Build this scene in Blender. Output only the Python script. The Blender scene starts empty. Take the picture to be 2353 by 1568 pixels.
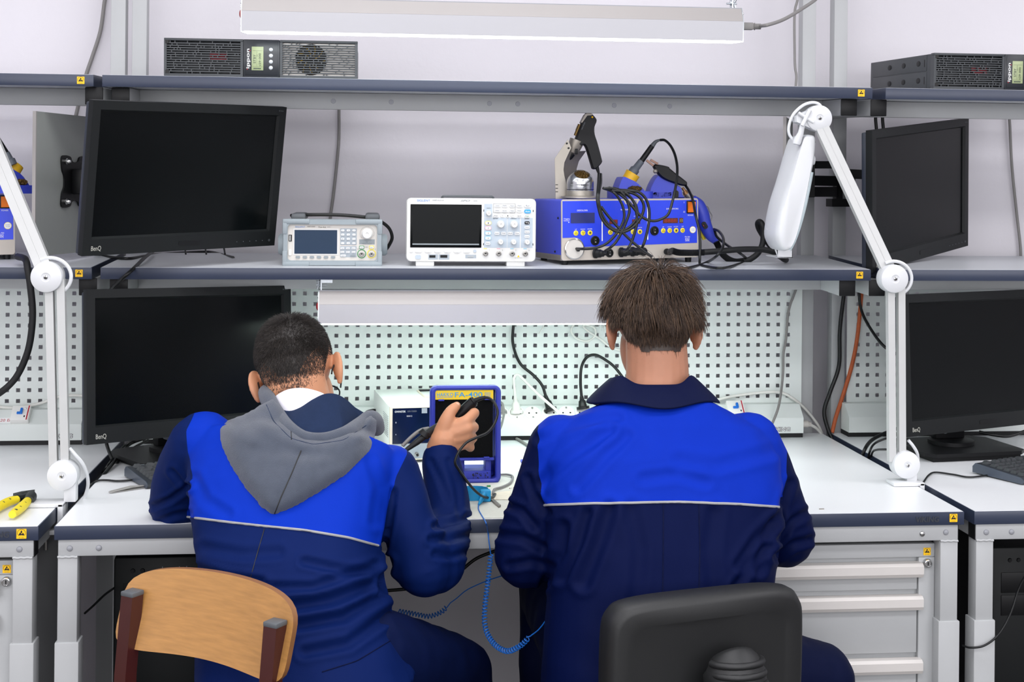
import bpy, bmesh, math, random
from mathutils import Vector, Matrix, noise
from mathutils.bvhtree import BVHTree
random.seed(7)
PI = math.pi
SC = bpy.context.scene
COL = SC.collection

# ------------------------------------------------------------------ camera
FPX, PPX, PPY = 3142.9, 1176.5, 426.8          # focal length and principal point for a 2353 x 1568 frame
CAMP = Vector((0.5949, -2.6741, 1.4152))
YAW, ROLL = 0.1021, 0.009
_r = Vector((math.cos(YAW), -math.sin(YAW), 0)); FW = Vector((math.sin(YAW), math.cos(YAW), 0)); _u = Vector((0, 0, 1))
CR = math.cos(ROLL) * _r + math.sin(ROLL) * _u
CU = -math.sin(ROLL) * _r + math.cos(ROLL) * _u
cam = bpy.data.cameras.new('camera'); camo = bpy.data.objects.new('camera', cam); COL.objects.link(camo)
cam.sensor_fit = 'HORIZONTAL'; cam.sensor_width = 36.0; cam.lens = FPX / 2353 * 36
cam.shift_x = 0.0; cam.shift_y = -(784 - PPY) / 2353
cam.clip_start = 0.05; cam.clip_end = 60
mw = Matrix((CR, CU, -FW)).transposed().to_4x4(); mw.translation = CAMP
camo.matrix_world = mw
SC.camera = camo
def V(px, py, Y):                               # a photo pixel at world depth Y
    d = FW + CR * ((px - PPX) / FPX) - CU * ((py - PPY) / FPX)
    return CAMP + d * ((Y - CAMP.y) / d.y)
def VZ(px, py, Z):                              # a photo pixel at height Z
    d = FW + CR * ((px - PPX) / FPX) - CU * ((py - PPY) / FPX)
    return CAMP + d * ((Z - CAMP.z) / d.z)

# ------------------------------------------------------------------ view, world, room lights
SC.view_settings.view_transform = 'Standard'; SC.view_settings.look = 'None'
SC.view_settings.gamma = 1.0; SC.view_settings.use_curve_mapping = False
SC.view_settings.exposure = 0.0
w = bpy.data.worlds.new('world'); SC.world = w; w.use_nodes = True
w.node_tree.nodes['Background'].inputs[0].default_value = (0.86, 0.9, 1.0, 1)
w.node_tree.nodes['Background'].inputs[1].default_value = 0.42
def area(name, loc, sx, sy, power, color, rot=(0, 0, 0)):
    l = bpy.data.lights.new(name, 'AREA'); l.shape = 'RECTANGLE'; l.size = sx; l.size_y = sy; l.energy = power; l.color = color
    o = bpy.data.objects.new(name, l); o.location = loc; o.rotation_euler = rot; COL.objects.link(o); return o
for lx in (-2.2, 0.6, 3.4):
    for ly, pw in ((-0.5, 25), (-2.2, 34), (-4.4, 30)):
        area('ceiling_light', (lx, ly, 2.97), 1.8, 0.6, pw, (0.98, 0.97, 1.0))

area('front_fill', (0.8, -5.45, 1.75), 8.4, 1.8, 188, (0.97, 0.965, 1.0), (PI / 2, 0, 0))  # unseen fill light added to brighten the back wall between the shelves

# ------------------------------------------------------------------ materials
def lin(c):
    c = c / 255.0
    return c / 12.92 if c <= 0.04045 else ((c + 0.055) / 1.055) ** 2.4
def rgb(r, g, b): return (lin(r), lin(g), lin(b), 1.0)
MATS = {}
def mat(name, c, rough=0.5, metal=0.0, spec=0.5, var=0.06, vs=40.0, bump=0.0, bs=200.0, emit=None, es=0.0, stretch=None, coat=0.0, sheen=0.0, sss=0.0, alpha=1.0):
    m = bpy.data.materials.new(name); m.use_nodes = True
    nt = m.node_tree; b = nt.nodes['Principled BSDF']; N = nt.nodes.new; L = nt.links.new
    b.inputs['Roughness'].default_value = rough; b.inputs['Metallic'].default_value = metal
    b.inputs['Specular IOR Level'].default_value = spec
    if coat: b.inputs['Coat Weight'].default_value = coat; b.inputs['Coat Roughness'].default_value = 0.08
    if sheen: b.inputs['Sheen Weight'].default_value = sheen
    if sss: b.inputs['Subsurface Weight'].default_value = sss; b.inputs['Subsurface Radius'].default_value = (0.012, 0.004, 0.002)
    if alpha < 1: b.inputs['Alpha'].default_value = alpha
    col = rgb(*c)
    tc = N('ShaderNodeTexCoord'); mp = N('ShaderNodeMapping'); L(tc.outputs['Object'], mp.inputs[0])
    if stretch: mp.inputs['Scale'].default_value = stretch
    nz = N('ShaderNodeTexNoise'); nz.inputs['Scale'].default_value = vs; nz.inputs['Detail'].default_value = 4
    L(mp.outputs[0], nz.inputs['Vector'])
    mx = N('ShaderNodeMix'); mx.data_type = 'RGBA'
    mx.inputs['A'].default_value = tuple(max(0, x * (1 - var)) for x in col[:3]) + (1,)
    mx.inputs['B'].default_value = tuple(min(1, x * (1 + var)) for x in col[:3]) + (1,)
    L(nz.outputs['Fac'], mx.inputs['Factor']); L(mx.outputs['Result'], b.inputs['Base Color'])
    if bump:
        n2 = N('ShaderNodeTexNoise'); n2.inputs['Scale'].default_value = bs; n2.inputs['Detail'].default_value = 3
        L(mp.outputs[0], n2.inputs['Vector'])
        bp = N('ShaderNodeBump'); bp.inputs['Strength'].default_value = bump; bp.inputs['Distance'].default_value = 0.002
        L(n2.outputs['Fac'], bp.inputs['Height']); L(bp.outputs[0], b.inputs['Normal'])
    if emit: b.inputs['Emission Color'].default_value = rgb(*emit); b.inputs['Emission Strength'].default_value = es
    MATS[name] = m
    return m
mat('wall', (219, 216, 221), 0.85, var=0.02, vs=3, bump=0.25, bs=60)
mat('floor', (58, 55, 53), 0.5, var=0.1, vs=8)
mat('ceiling', (235, 235, 235), 0.9, var=0.02)
mat('laminate', (232, 234, 236), 0.32, var=0.015, vs=6, bump=0.02)
mat('shelf_laminate', (196, 199, 204), 0.35, var=0.03, vs=8, bump=0.02)
mat('navy_edge', (46, 54, 74), 0.34, var=0.05, vs=30)
mat('frame_grey', (174, 176, 177), 0.45, var=0.02, vs=20, bump=0.03, bs=500)
mat('peg_grey', (218, 224, 221), 0.5, var=0.015, vs=10)
mat('black_plastic', (14, 15, 17), 0.45, spec=0.28, var=0.1, vs=60, bump=0.03, bs=700)
mat('bezel', (17, 20, 21), 0.5, spec=0.3, var=0.08, vs=60, bump=0.04, bs=900)
mat('screen', (4, 7, 8), 0.25, spec=0.16, var=0.25, vs=5)
mat('rubber', (16, 17, 19), 0.55, spec=0.35, var=0.1)
mat('black_cable', (18, 20, 21), 0.4, spec=0.4, var=0.08)
mat('grey_cable', (128, 126, 124), 0.5, var=0.05)
mat('white_cable', (222, 222, 216), 0.5, var=0.03)
mat('orange_cable', (176, 84, 40), 0.6, var=0.3, vs=60)
mat('yellow', (250, 196, 12), 0.5, var=0.03)
mat('yellow2', (228, 178, 30), 0.45, var=0.05)
mat('black_ink', (14, 14, 14), 0.6, var=0.0)
mat('white_ink', (240, 240, 240), 0.6, var=0.0)
mat('grey_ink', (120, 126, 132), 0.6, var=0.0)
mat('red_ink', (178, 34, 52), 0.6, var=0.0)
mat('blue_ink', (60, 110, 190), 0.6, var=0.0)
mat('chrome', (205, 205, 205), 0.18, metal=1.0, var=0.05)
mat('steel', (172, 170, 166), 0.35, metal=0.85, var=0.08, vs=90)
mat('dull_steel', (140, 134, 126), 0.45, metal=0.6, var=0.1)
mat('zinc', (190, 196, 200), 0.35, metal=0.9, var=0.15, vs=200)
mat('white_plastic', (236, 236, 232), 0.4, var=0.015)
mat('lamp_white', (212, 214, 216), 0.35, var=0.015)
mat('arm_alu', (190, 191, 190), 0.4, metal=0.2, var=0.03)
mat('lamp_housing', (176, 176, 180), 0.42, metal=0.15, var=0.03, vs=6)
mat('lamp_housing2', (158, 154, 152), 0.42, metal=0.1, var=0.03, vs=6)
mat('diffuser', (250, 252, 250), 0.5, var=0.0, emit=(232, 255, 244), es=14.0)
mat('diffuser2', (250, 252, 250), 0.5, var=0.0, emit=(244, 251, 252), es=7.0)
mat('red_plastic', (150, 22, 26), 0.35, var=0.05)
mat('orange_plastic', (240, 120, 10), 0.35, var=0.05)

# ------------------------------------------------------------------ helpers
def catmull(pts, sub=8, closed=False):
    P = [Vector(p) for p in pts]; n = len(P); out = []
    if n < 3 and not closed:
        return P
    segs = n if closed else n - 1
    for i in range(segs):
        if closed: p0, p1, p2, p3 = P[(i - 1) % n], P[i], P[(i + 1) % n], P[(i + 2) % n]
        else:
            p1, p2 = P[i], P[i + 1]
            p0 = P[i - 1] if i > 0 else p1 * 2 - p2
            p3 = P[i + 2] if i + 2 < n else p2 * 2 - p1
        for k in range(sub):
            t = k / sub; t2 = t * t; t3 = t2 * t
            out.append(0.5 * ((2 * p1) + (p2 - p0) * t + (2 * p0 - 5 * p1 + 4 * p2 - p3) * t2 + (3 * p1 - p0 - 3 * p2 + p3) * t3))
    if not closed: out.append(P[-1])
    return out
def _faces(bm, fs, mi):
    for f in fs: f.material_index = mi
def box(bm, a, b, bev=0.0, mi=0, M=None, seg=2):
    a = Vector(a); b = Vector(b); c = (a + b) / 2; s = b - a
    T = Matrix.Translation(c) @ Matrix.Diagonal((abs(s.x), abs(s.y), abs(s.z), 1))
    if M: T = M @ T
    r = bmesh.ops.create_cube(bm, size=1.0, matrix=T)
    vs = set(r['verts']); es = [e for e in bm.edges if e.verts[0] in vs and e.verts[1] in vs]
    fs = [f for f in bm.faces if all(v in vs for v in f.verts)]
    _faces(bm, fs, mi)
    if bev > 0:
        rr = bmesh.ops.bevel(bm, geom=es, offset=bev, segments=seg, profile=0.5, affect='EDGES', clamp_overlap=True, material=-1)
        _faces(bm, rr['faces'], mi)
def ring_loft(bm, rings, mi=0, cap0=True, cap1=True, closed=True, flip=False):
    R = [[bm.verts.new(p) for p in r] for r in rings]; n = len(R[0]); fs = []
    for i in range(len(R) - 1):
        for j in range(n if closed else n - 1):
            k = (j + 1) % n
            q = (R[i][j], R[i][k], R[i + 1][k], R[i + 1][j])
            fs.append(bm.faces.new(q[::-1] if flip else q))
    if cap0 and n > 2: fs.append(bm.faces.new(R[0] if flip else R[0][::-1]))
    if cap1 and n > 2: fs.append(bm.faces.new(R[-1][::-1] if flip else R[-1]))
    _faces(bm, fs, mi); return R
def frame_of(d):
    d = d.normalized(); a = Vector((0, 0, 1)) if abs(d.z) < 0.9 else Vector((1, 0, 0))
    x = a.cross(d).normalized(); return x, d.cross(x).normalized()
def tube(bm, pts, r, n=8, mi=0, caps=True, closed=False):
    P = [Vector(p) for p in pts]; rings = []; m = len(P); x = None
    for i, p in enumerate(P):
        if closed: d = P[(i + 1) % m] - P[i - 1]
        else: d = P[min(i + 1, m - 1)] - P[max(i - 1, 0)]
        if d.length < 1e-9: d = Vector((0, 0, 1))
        d.normalize()
        if x is None: x, y = frame_of(d)
        else:
            x = (x - d * x.dot(d))
            if x.length < 1e-6: x, y = frame_of(d)
            x.normalize(); y = d.cross(x)
        rr = r[i] if isinstance(r, (list, tuple)) else r
        rings.append([p + (x * math.cos(2 * PI * k / n) + y * math.sin(2 * PI * k / n)) * rr for k in range(n)])
    if closed: rings.append(rings[0]); caps = False
    ring_loft(bm, rings, mi, caps, caps)
def cyl(bm, p0, p1, r0, r1=None, n=24, mi=0):
    r1 = r0 if r1 is None else r1; p0 = Vector(p0); p1 = Vector(p1); x, y = frame_of(p1 - p0)
    rings = [[p + (x * math.cos(2 * PI * k / n) + y * math.sin(2 * PI * k / n)) * r for k in range(n)] for p, r in ((p0, r0), (p1, r1))]
    ring_loft(bm, rings, mi)
def lathe(bm, prof, p0, axis, n=28, mi=0, caps=True):           # profile of (radius, distance along the axis)
    p0 = Vector(p0); d = Vector(axis).normalized(); x, y = frame_of(d)
    rings = [[p0 + d * h + (x * math.cos(2 * PI * k / n) + y * math.sin(2 * PI * k / n)) * max(r, 1e-5) for k in range(n)] for r, h in prof]
    ring_loft(bm, rings, mi, caps, caps)
def prism(bm, poly, h0, h1, M=None, mi=0):                       # polygon in local x,y extruded along local z
    M = M or Matrix.Identity(4)
    ring_loft(bm, [[M @ Vector((x, y, h)) for x, y in poly] for h in (h0, h1)], mi)
def ball(bm, c, r, mi=0, seg=20, M=None):
    r = (r, r, r) if not isinstance(r, (tuple, list)) else r
    T = Matrix.Translation(Vector(c)) @ Matrix.Diagonal((r[0], r[1], r[2], 1))
    if M: T = M @ T
    q = bmesh.ops.create_uvsphere(bm, u_segments=seg, v_segments=max(6, seg // 2), radius=1.0, matrix=T)
    vs = set(q['verts']); _faces(bm, [f for f in bm.faces if f.verts[0] in vs], mi)
def rrect(w, h, r, n=5, cx=0, cy=0):
    out = []
    for sx, sy, a0 in ((1, 1, 0), (-1, 1, 90), (-1, -1, 180), (1, -1, 270)):
        for k in range(n + 1):
            a = math.radians(a0 + 90 * k / n)
            out.append((cx + sx * (w / 2 - r) + r * math.cos(a), cy + sy * (h / 2 - r) + r * math.sin(a)))
    return out
def XZ(x=0, y=0, z=0):                                           # local (a, b, c) -> (x + a, y - c, z + b): drawing on a front face
    return Matrix(((1, 0, 0, x), (0, 0, -1, y), (0, 1, 0, z), (0, 0, 0, 1)))
def new(): return bmesh.new()
def obj(name, bm, m, parent=None, smooth=40, M=None):
    me = bpy.data.meshes.new(name)
    bmesh.ops.recalc_face_normals(bm, faces=bm.faces[:])
    bm.to_mesh(me); bm.free()
    for x in (m if isinstance(m, (list, tuple)) else [m]): me.materials.append(MATS[x] if isinstance(x, str) else x)
    if smooth:
        me.polygons.foreach_set('use_smooth', [True] * len(me.polygons))
        me.set_sharp_from_angle(angle=math.radians(smooth))
    o = bpy.data.objects.new(name, me); COL.objects.link(o)
    if parent: o.parent = parent
    if M is not None: o.matrix_local = M
    return o
def tag(o, label=None, cat=None, group=None, kind=None):
    if label: o['label'] = label
    if cat: o['category'] = cat
    if group: o['group'] = group
    if kind: o['kind'] = kind
    return o
def thing(name, label, cat, M=None, group=None):
    o = bpy.data.objects.new(name, None); COL.objects.link(o); o.empty_display_size = 0.05
    if M is not None: o.matrix_world = M
    return tag(o, label, cat, group)
def one(name, bm, m, label, cat, group=None, smooth=40): return tag(obj(name, bm, m, None, smooth), label, cat, group)
def part(name, parent, m, *ops, smooth=40):                      # part('leg', root, 'steel', (box, (..), (..)), ...)
    bm = new()
    for op in ops:
        op[0](bm, *[a for a in op[1:] if not isinstance(a, dict)], **(op[-1] if isinstance(op[-1], dict) else {}))
    return obj(name, bm, m, parent, smooth)
_child = {}
def dup(root, M=None, label=None, group=None):
    kids = {}
    for o in COL.objects:
        if o.parent: kids.setdefault(o.parent.name, []).append(o)
    def cp(o, par):
        c = o.copy(); COL.objects.link(c)
        if par: c.parent = par
        for k in kids.get(o.name, []): cp(k, c)
        return c
    r = cp(root, None)
    if M is not None: r.matrix_world = M
    if label: r['label'] = label
    if group: r['group'] = group
    return r
def text(s, M, h, m, parent, width=None, depth=0.0004, name='lettering', shear=0.0, bold=0.0, align='CENTER'):
    cu = bpy.data.curves.new(name, 'FONT'); cu.body = s; cu.size = 1.0; cu.align_x = align; cu.align_y = 'CENTER'; cu.resolution_u = 3
    cu.shear = shear; cu.offset = bold; cu.extrude = 0.0
    t = bpy.data.objects.new(name, cu); me = t.to_mesh()
    xs = [v.co.x for v in me.vertices]; ys = [v.co.y for v in me.vertices]
    kx = ky = h / 0.72
    if width and xs: kx = width / max(1e-6, max(xs) - min(xs))
    cx = (max(xs) + min(xs)) / 2 if align == 'CENTER' else min(xs); cy = (max(ys) + min(ys)) / 2
    vs = [(M @ Vector(((v.co.x - cx) * kx, (v.co.y - cy) * ky, depth))) for v in me.vertices]
    fs = [tuple(p.vertices) for p in me.polygons]
    t.to_mesh_clear(); bpy.data.objects.remove(t); bpy.data.curves.remove(cu)
    me2 = bpy.data.meshes.new(name); me2.from_pydata(vs, [], fs); me2.materials.append(MATS[m])
    o = bpy.data.objects.new(name, me2); COL.objects.link(o)
    if parent: o.parent = parent
    return o
def baked(o):                                                    # apply the modifiers into a plain mesh
    dg = bpy.context.evaluated_depsgraph_get()
    me = bpy.data.meshes.new_from_object(o.evaluated_get(dg))
    o.modifiers.clear(); old = o.data; o.data = me; bpy.data.meshes.remove(old); return o
# ------------------------------------------------------------------ the setting
mat('wall_far', (150, 148, 150), 0.9, var=0.1, vs=2)
def struct(name, a, b, m):
    bm = new(); box(bm, a, b); return tag(obj(name, bm, m), kind='structure')
struct('floor', (-4, -5.5, -0.1), (6, 1.1, 0), 'floor')
struct('wall_back', (-4, 1.10, 0), (6, 1.2, 3.0), 'wall')
struct('ceiling', (-4, -5.5, 3.0), (6, 1.1, 3.1), 'ceiling')
struct('wall_front', (-4, -5.6, 0), (6, -5.5, 3.0), 'wall_far')
struct('wall_left', (-4.1, -5.5, 0), (-4, 1.1, 3.0), 'wall')
struct('wall_right', (6, -5.5, 0), (6.1, 1.1, 3.0), 'wall')

# ------------------------------------------------------------------ workbenches
TZ = 0.76
TILT = 0.0337
def esd(parent, M, s):                                           # yellow square sticker with the black hand-in-triangle mark
    bm = new(); prism(bm, rrect(s, s, s * 0.04, 2), 0, 0.0004, M); st = obj('esd_sticker', bm, 'yellow', parent); st['label'] = 'yellow antistatic warning sticker'
    bm = new(); T = M @ Matrix.Translation((0, s * 0.06, 0.0004))
    n = 20; k = s
    def arc(a0, a1, r0, r1):
        a = [math.radians(a0 + (a1 - a0) * i / n) for i in range(n + 1)]
        prism(bm, [(r1 * math.cos(t), r1 * math.sin(t)) for t in a] + [(r0 * math.cos(t), r0 * math.sin(t)) for t in a[::-1]], 0, 0.0003, T)
    arc(-25, 205, 0.395 * k, 0.425 * k)
    prism(bm, [(-0.33 * k, -0.22 * k), (-0.12 * k, 0.1 * k), (-0.02 * k, -0.04 * k), (0.06 * k, -0.2 * k)], 0, 0.0003, T)
    prism(bm, [(0.0, 0.31 * k), (-0.1 * k, 0.14 * k), (0.0, -0.02 * k), (0.1 * k, 0.12 * k)], 0, 0.0003, T)
    prism(bm, [(0.1 * k, -0.22 * k), (0.0, -0.1 * k), (0.17 * k, 0.04 * k), (0.33 * k, -0.22 * k)], 0, 0.0003, T)
    obj('hand_mark', bm, 'black_ink', st, 0)
    text('E S D', M @ Matrix.Translation((0, -s * 0.37, 0.0002)), s * 0.1, 'black_ink', st, s * 0.45)
    return st
def shelf_M(x, y, z):                                            # local x right, y back along the board, z up from the board top
    return Matrix.Translation((x, y, z)) @ Matrix.Rotation(TILT, 4, 'X')
def peg_panel(bm, x0, x1, z0, z1, hx0, hz0, nx, nz, pitch, hs, y, th=0.0015):
    xs = [x0]; zs = [z0]
    for i in range(nx): xs += [hx0 + i * pitch - hs / 2, hx0 + i * pitch + hs / 2]
    for j in range(nz): zs += [hz0 + j * pitch - hs / 2, hz0 + j * pitch + hs / 2]
    xs.append(x1); zs.append(z1)
    F = [[bm.verts.new((x, y, z)) for z in zs] for x in xs]; B = [[bm.verts.new((x, y + th, z)) for z in zs] for x in xs]
    for i in range(len(xs) - 1):
        for j in range(len(zs) - 1):
            if i % 2 == 1 and j % 2 == 1:
                a, b, c, d = F[i][j], F[i + 1][j], F[i + 1][j + 1], F[i][j + 1]
                A, B_, C, D = B[i][j], B[i + 1][j], B[i + 1][j + 1], B[i][j + 1]
                for q in ((a, A, B_, b), (b, B_, C, c), (c, C, D, d), (d, D, A, a)): bm.faces.new(q)
            else:
                bm.faces.new((F[i][j], F[i + 1][j], F[i + 1][j + 1], F[i][j + 1]))
                bm.faces.new((B[i][j], B[i][j + 1], B[i + 1][j + 1], B[i + 1][j]))
def bench(label, x0, sx, pl, pr_, al, ar, peg, rail_x1, screws, logo, pegz):
    t = thing('workbench', label, 'workbench', Matrix.Translation((x0, 0, 0)))
    # table
    part('tabletop', t, 'laminate', (box, (0.002, 0.002, TZ - 0.0265), (1.798, 0.885, TZ)))
    e = new()
    box(e, (0, 0, TZ - 0.027), (1.8, 0.0025, TZ - 0.0006), 0.0008); box(e, (0, 0.0025, TZ - 0.027), (0.0025, 0.885, TZ - 0.0006)); box(e, (1.7975, 0.0025, TZ - 0.027), (1.8, 0.885, TZ - 0.0006))
    obj('edge_band', e, 'navy_edge', t)
    part('apron', t, 'frame_grey', (box, (0.006, 0.006, TZ - 0.06), (1.79, 0.04, TZ - 0.028), 0.002))
    for xx in (0.0045, 1.7895): part('end_cap', t, 'black_plastic', (box, (xx, 0.008, TZ - 0.06), (xx + 0.002, 0.038, TZ - 0.029)))
    for lx in (0.006, 1.752):
        for ly, nm in ((0.004, 'leg'), (0.83, 'rear_leg')):
            part(nm, t, 'frame_grey', (box, (lx, ly, 0.50), (lx + 0.037, ly + 0.037, TZ - 0.06), 0.002))
            part('leg_sleeve', t, 'frame_grey', (box, (lx - 0.004, ly - 0.003, 0.03), (lx + 0.041, ly + 0.041, 0.537), 0.002))
        bm = new(); tube(bm, [(lx + 0.0, 0.0035, TZ - 0.0605 + 0.001 * math.sin(k * 1.3)) if False else (lx + k * 0.0037, 0.004, TZ - 0.0605 + 0.0006 * math.sin(k * 1.9)) for k in range(11)], 0.0025, 8); obj('weld_bead', bm, 'frame_grey', t)
        part('side_rail', t, 'frame_grey', (box, (lx + 0.004, 0.04, TZ - 0.06), (lx + 0.034, 0.86, TZ - 0.028)))
        part('foot_bar', t, 'frame_grey', (box, (lx, -0.0, 0.0), (lx + 0.037, 0.87, 0.03), 0.003))
    part('rear_rail', t, 'frame_grey', (box, (0.04, 0.835, TZ - 0.06), (1.76, 0.865, TZ - 0.028)))
    for (xx, zz, m) in screws: 
        bm = new(); lathe(bm, [(0.0058, 0), (0.0056, 0.0012), (0.004, 0.0026), (0.0, 0.003)], (xx, 0.006, zz), (0, -1, 0), 16); obj('screw', bm, m, t)
    # posts
    for px in (pl, pr_):
        part('post', t, 'frame_grey', (box, (px, 0.9, 0.05), (px + 0.037, 0.938, 2.3), 0.002))
    # two cantilever shelves
    for si, zf in enumerate((1.222, 1.658)):
        M = shelf_M(sx, 0.497, zf)
        bd = part('shelf', t, 'shelf_laminate', (box, (0.002, 0.002, -0.0265), (1.798, 0.40, 0)), smooth=30); bd.matrix_local = M
        e = new()
        box(e, (0, 0, -0.027), (1.8, 0.0025, -0.0006), 0.0008); box(e, (0, 0.0025, -0.027), (0.0025, 0.4, -0.0006)); box(e, (1.7975, 0.0025, -0.027), (1.8, 0.4, -0.0006))
        obj('edge_band', e, 'navy_edge', bd)
        esd(bd, XZ(1.772, -0.0004, -0.0135), 0.0165)
        for ax in (al[si], ar[si]):
            a = part('shelf_arm', t, 'frame_grey', (box, (ax, 0.034, -0.0675), (ax + 0.04, 0.44, -0.0275), 0.002)); a.matrix_local = shelf_M(0, 0.497, zf)
            part('arm_cap', a, 'black_plastic', (box, (ax - 0.0002, 0.031, -0.0677), (ax + 0.0402, 0.035, -0.0273), 0.003))
        part('shelf_beam', t, 'frame_grey', (box, (al[si] + 0.04, 0.17, -0.0675), (ar[si], 0.20, -0.0275), 0.0015)).matrix_local = shelf_M(0, 0.497, zf)
        if si == 1:
            for k in range(6):
                xx = (0.5, 0.64, 0.88, 0.95, 1.19, 1.33)[k]
                bm = new(); lathe(bm, [(0.006, 0), (0.0055, 0.0012), (0, 0.0014)], (xx, 0.17, -0.0475), (0, -1, 0), 16); obj('screw', bm, 'grey_plug', t, M=shelf_M(0, 0.497, zf))
    # perforated back panel
    bm = new(); peg_panel(bm, pl + 0.037, pr_, pegz[0], pegz[1], peg[0], peg[1], peg[2], 11, peg[3], 0.0098, 0.884); obj('pegboard', bm, 'peg_grey', t, 0)
    # socket rail
    bm = new(); xr0, xr1 = 0.03, rail_x1
    prof = [(0.883, TZ + 0.012), (0.82, TZ + 0.012), (0.82, TZ + 0.052), (0.855, TZ + 0.083), (0.883, TZ + 0.083)]
    ring_loft(bm, [[Vector((x, y, z)) for y, z in prof] for x in (xr0, xr1)]); rl = obj('socket_rail', bm, 'peg_grey', t, 20)
    part('rail_gap_shade', t, 'rubber', (box, (xr0, 0.825, TZ), (xr1, 0.883, TZ + 0.012)))  # dark strip filling the gap under the rail, standing in for its shade
    if logo is not None:
        M = XZ(logo, 0.8196, TZ + 0.0225)
        text('ViKING', M, 0.0105, 'black_ink', rl, 0.056, 0.0003, 'logo', 0.1, 0.055)
        text('ViKING', M, 0.0105, 'white_ink', rl, 0.0535, 0.0008, 'logo_face', 0.1, 0.0)
    return t, rl
mat('grey_plug', (150, 152, 158), 0.4, var=0.05)
SLOPE = math.atan2(0.031, 0.035)
def on_slope(x, u=0.5):                                          # frame lying on the sloped face of a socket rail; u 0 front .. 1 back
    return Matrix.Translation((x, 0.82 + 0.035 * u, TZ + 0.052 + 0.031 * u)) @ Matrix.Rotation(SLOPE, 4, 'X')
def breaker(parent, x):
    b = new(); M = on_slope(x, 0.47); box(b, (-0.026, -0.02, 0), (0.018, 0.024, 0.017), 0.001, 0, M)
    o = obj('circuit_breaker', b, 'white_plastic', parent); o['label'] = 'white circuit breaker with blue toggle'
    b = new(); box(b, (0.0125, -0.02, 0.0168), (0.0155, 0.024, 0.0175), 0, 0, M); obj('stripe', b, 'red_ink', o)
    b = new(); box(b, (-0.012, -0.003, 0.016), (0.001, 0.003, 0.021), 0.001, 0, M); box(b, (-0.004, -0.0035, 0.018), (0.002, 0.012, 0.0245), 0.001, 0, M); obj('toggle', b, 'toggle_blue', o)
    b = new(); ball(b, (0.006, 0.014, 0.0175), 0.003, 0, 12, M); obj('test_button', b, 'white_ink', o)
    b = new(); box(b, (0.006, -0.012, 0.0168), (0.009, -0.007, 0.0175), 0, 0, M); obj('window', b, 'black_ink', o)
    b = new(); box(b, (-0.062, -0.016, 0), (-0.026, -0.001, 0.0006), 0, 0, M); l = obj('voltage_label', b, 'white_ink', parent)
    text('220 В', M @ Matrix.Translation((-0.044, -0.0085, 0.0005)), 0.0085, 'red_ink', l, 0.03)
mat('toggle_blue', (20, 110, 205), 0.4)
S0 = [(0.028, TZ - 0.0445, 'grey_plug'), (0.082, TZ - 0.0445, 'grey_plug')]
cb, crail = bench('middle white workbench with two navy edged shelves where both people sit', 0.0, -0.014, -0.018, 1.742, (0.001, 0.001), (1.72, 1.72),
      (0.0449, 0.8605, 62, 0.0272), 1.728, S0 + [(1.714, TZ - 0.0455, 'chrome'), (1.764, TZ - 0.043, 'grey_plug')], 1.665, (0.83, 1.19))
lb, lrail = bench('left workbench with pliers on top and a breaker on its socket rail', -1.829, -0.004, 0.0, 1.758, (0.01, 0.01), (1.761, 1.771),
      (0.0449, 0.8605, 62, 0.0272), 1.71, [(1.72, TZ - 0.0445, 'grey_plug'), (1.764, TZ - 0.0445, 'grey_plug')], 1.662, (0.83, 1.19))
rb, rrail = bench('right workbench carrying the keyboard and a screen on a square stand', 1.8215, -0.003, 0.008, 1.75, (-0.0275, -0.0275), (1.74, 1.74),
      (0.0755, 0.8605, 61, 0.0272), 1.728, [(0.028, TZ - 0.0445, 'grey_plug'), (0.082, TZ - 0.0445, 'grey_plug')], None, (0.83, 1.19))
for r_, x in ((crail, 1.552), (lrail, 1.565), ): breaker(r_, x)
text('ViKING', XZ(1.722, -0.0002, TZ - 0.0145), 0.011, 'grey_logo', cb, 0.05, 0.0006, 'logo', 0.1, 0.05) if 'grey_logo' in MATS else None
mat('grey_logo', (44, 48, 58), 0.6, var=0.0)
text('ViKING', XZ(1.722, -0.0002, TZ - 0.0145), 0.011, 'grey_logo', cb, 0.05, 0.0008, 'logo', 0.1, 0.04)
esd(cb, XZ(1.777, -0.0004, TZ - 0.0125), 0.0165)
text('ViKING', XZ(1.722, -0.0002, TZ - 0.0145), 0.011, 'grey_logo', lb, 0.05, 0.0008, 'logo', 0.1, 0.04)
esd(lb, XZ(1.769, -0.0004, TZ - 0.0135), 0.0185)
# sockets on the middle rail
mat('socket_white', (240, 240, 236), 0.35, var=0.01)
def socket(rl, x):
    M = on_slope(x, 0.48); b = new()
    ring = [(0.021, 0), (0.021, 0.003), (0.0195, 0.004), (0.0175, 0.004), (0.0172, 0.0012), (0.0, 0.001)]
    lathe(b, ring, M @ Vector((0, 0, 0)), M.to_3x3() @ Vector((0, 0, 1)), 24); s = obj('socket', b, 'socket_white', rl)
    b = new()
    for sx in (-0.0095, 0.0095): 
        c = M @ Vector((sx, 0, 0.0012)); cyl(b, c, c + M.to_3x3() @ Vector((0, 0, 0.0004)), 0.0024, n=10)
    obj('socket_hole', b, 'black_ink', s)
    b = new(); box(b, (-0.002, 0.013, 0.001), (0.002, 0.018, 0.004), 0, 0, M); box(b, (-0.002, -0.018, 0.001), (0.002, -0.013, 0.004), 0, 0, M); obj('earth_clip', b, 'steel', s)
for x in (1150, 1187, 1224, 1264, 1302, 1340): socket(crail, V(x, 946, 0.838).x)
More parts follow.
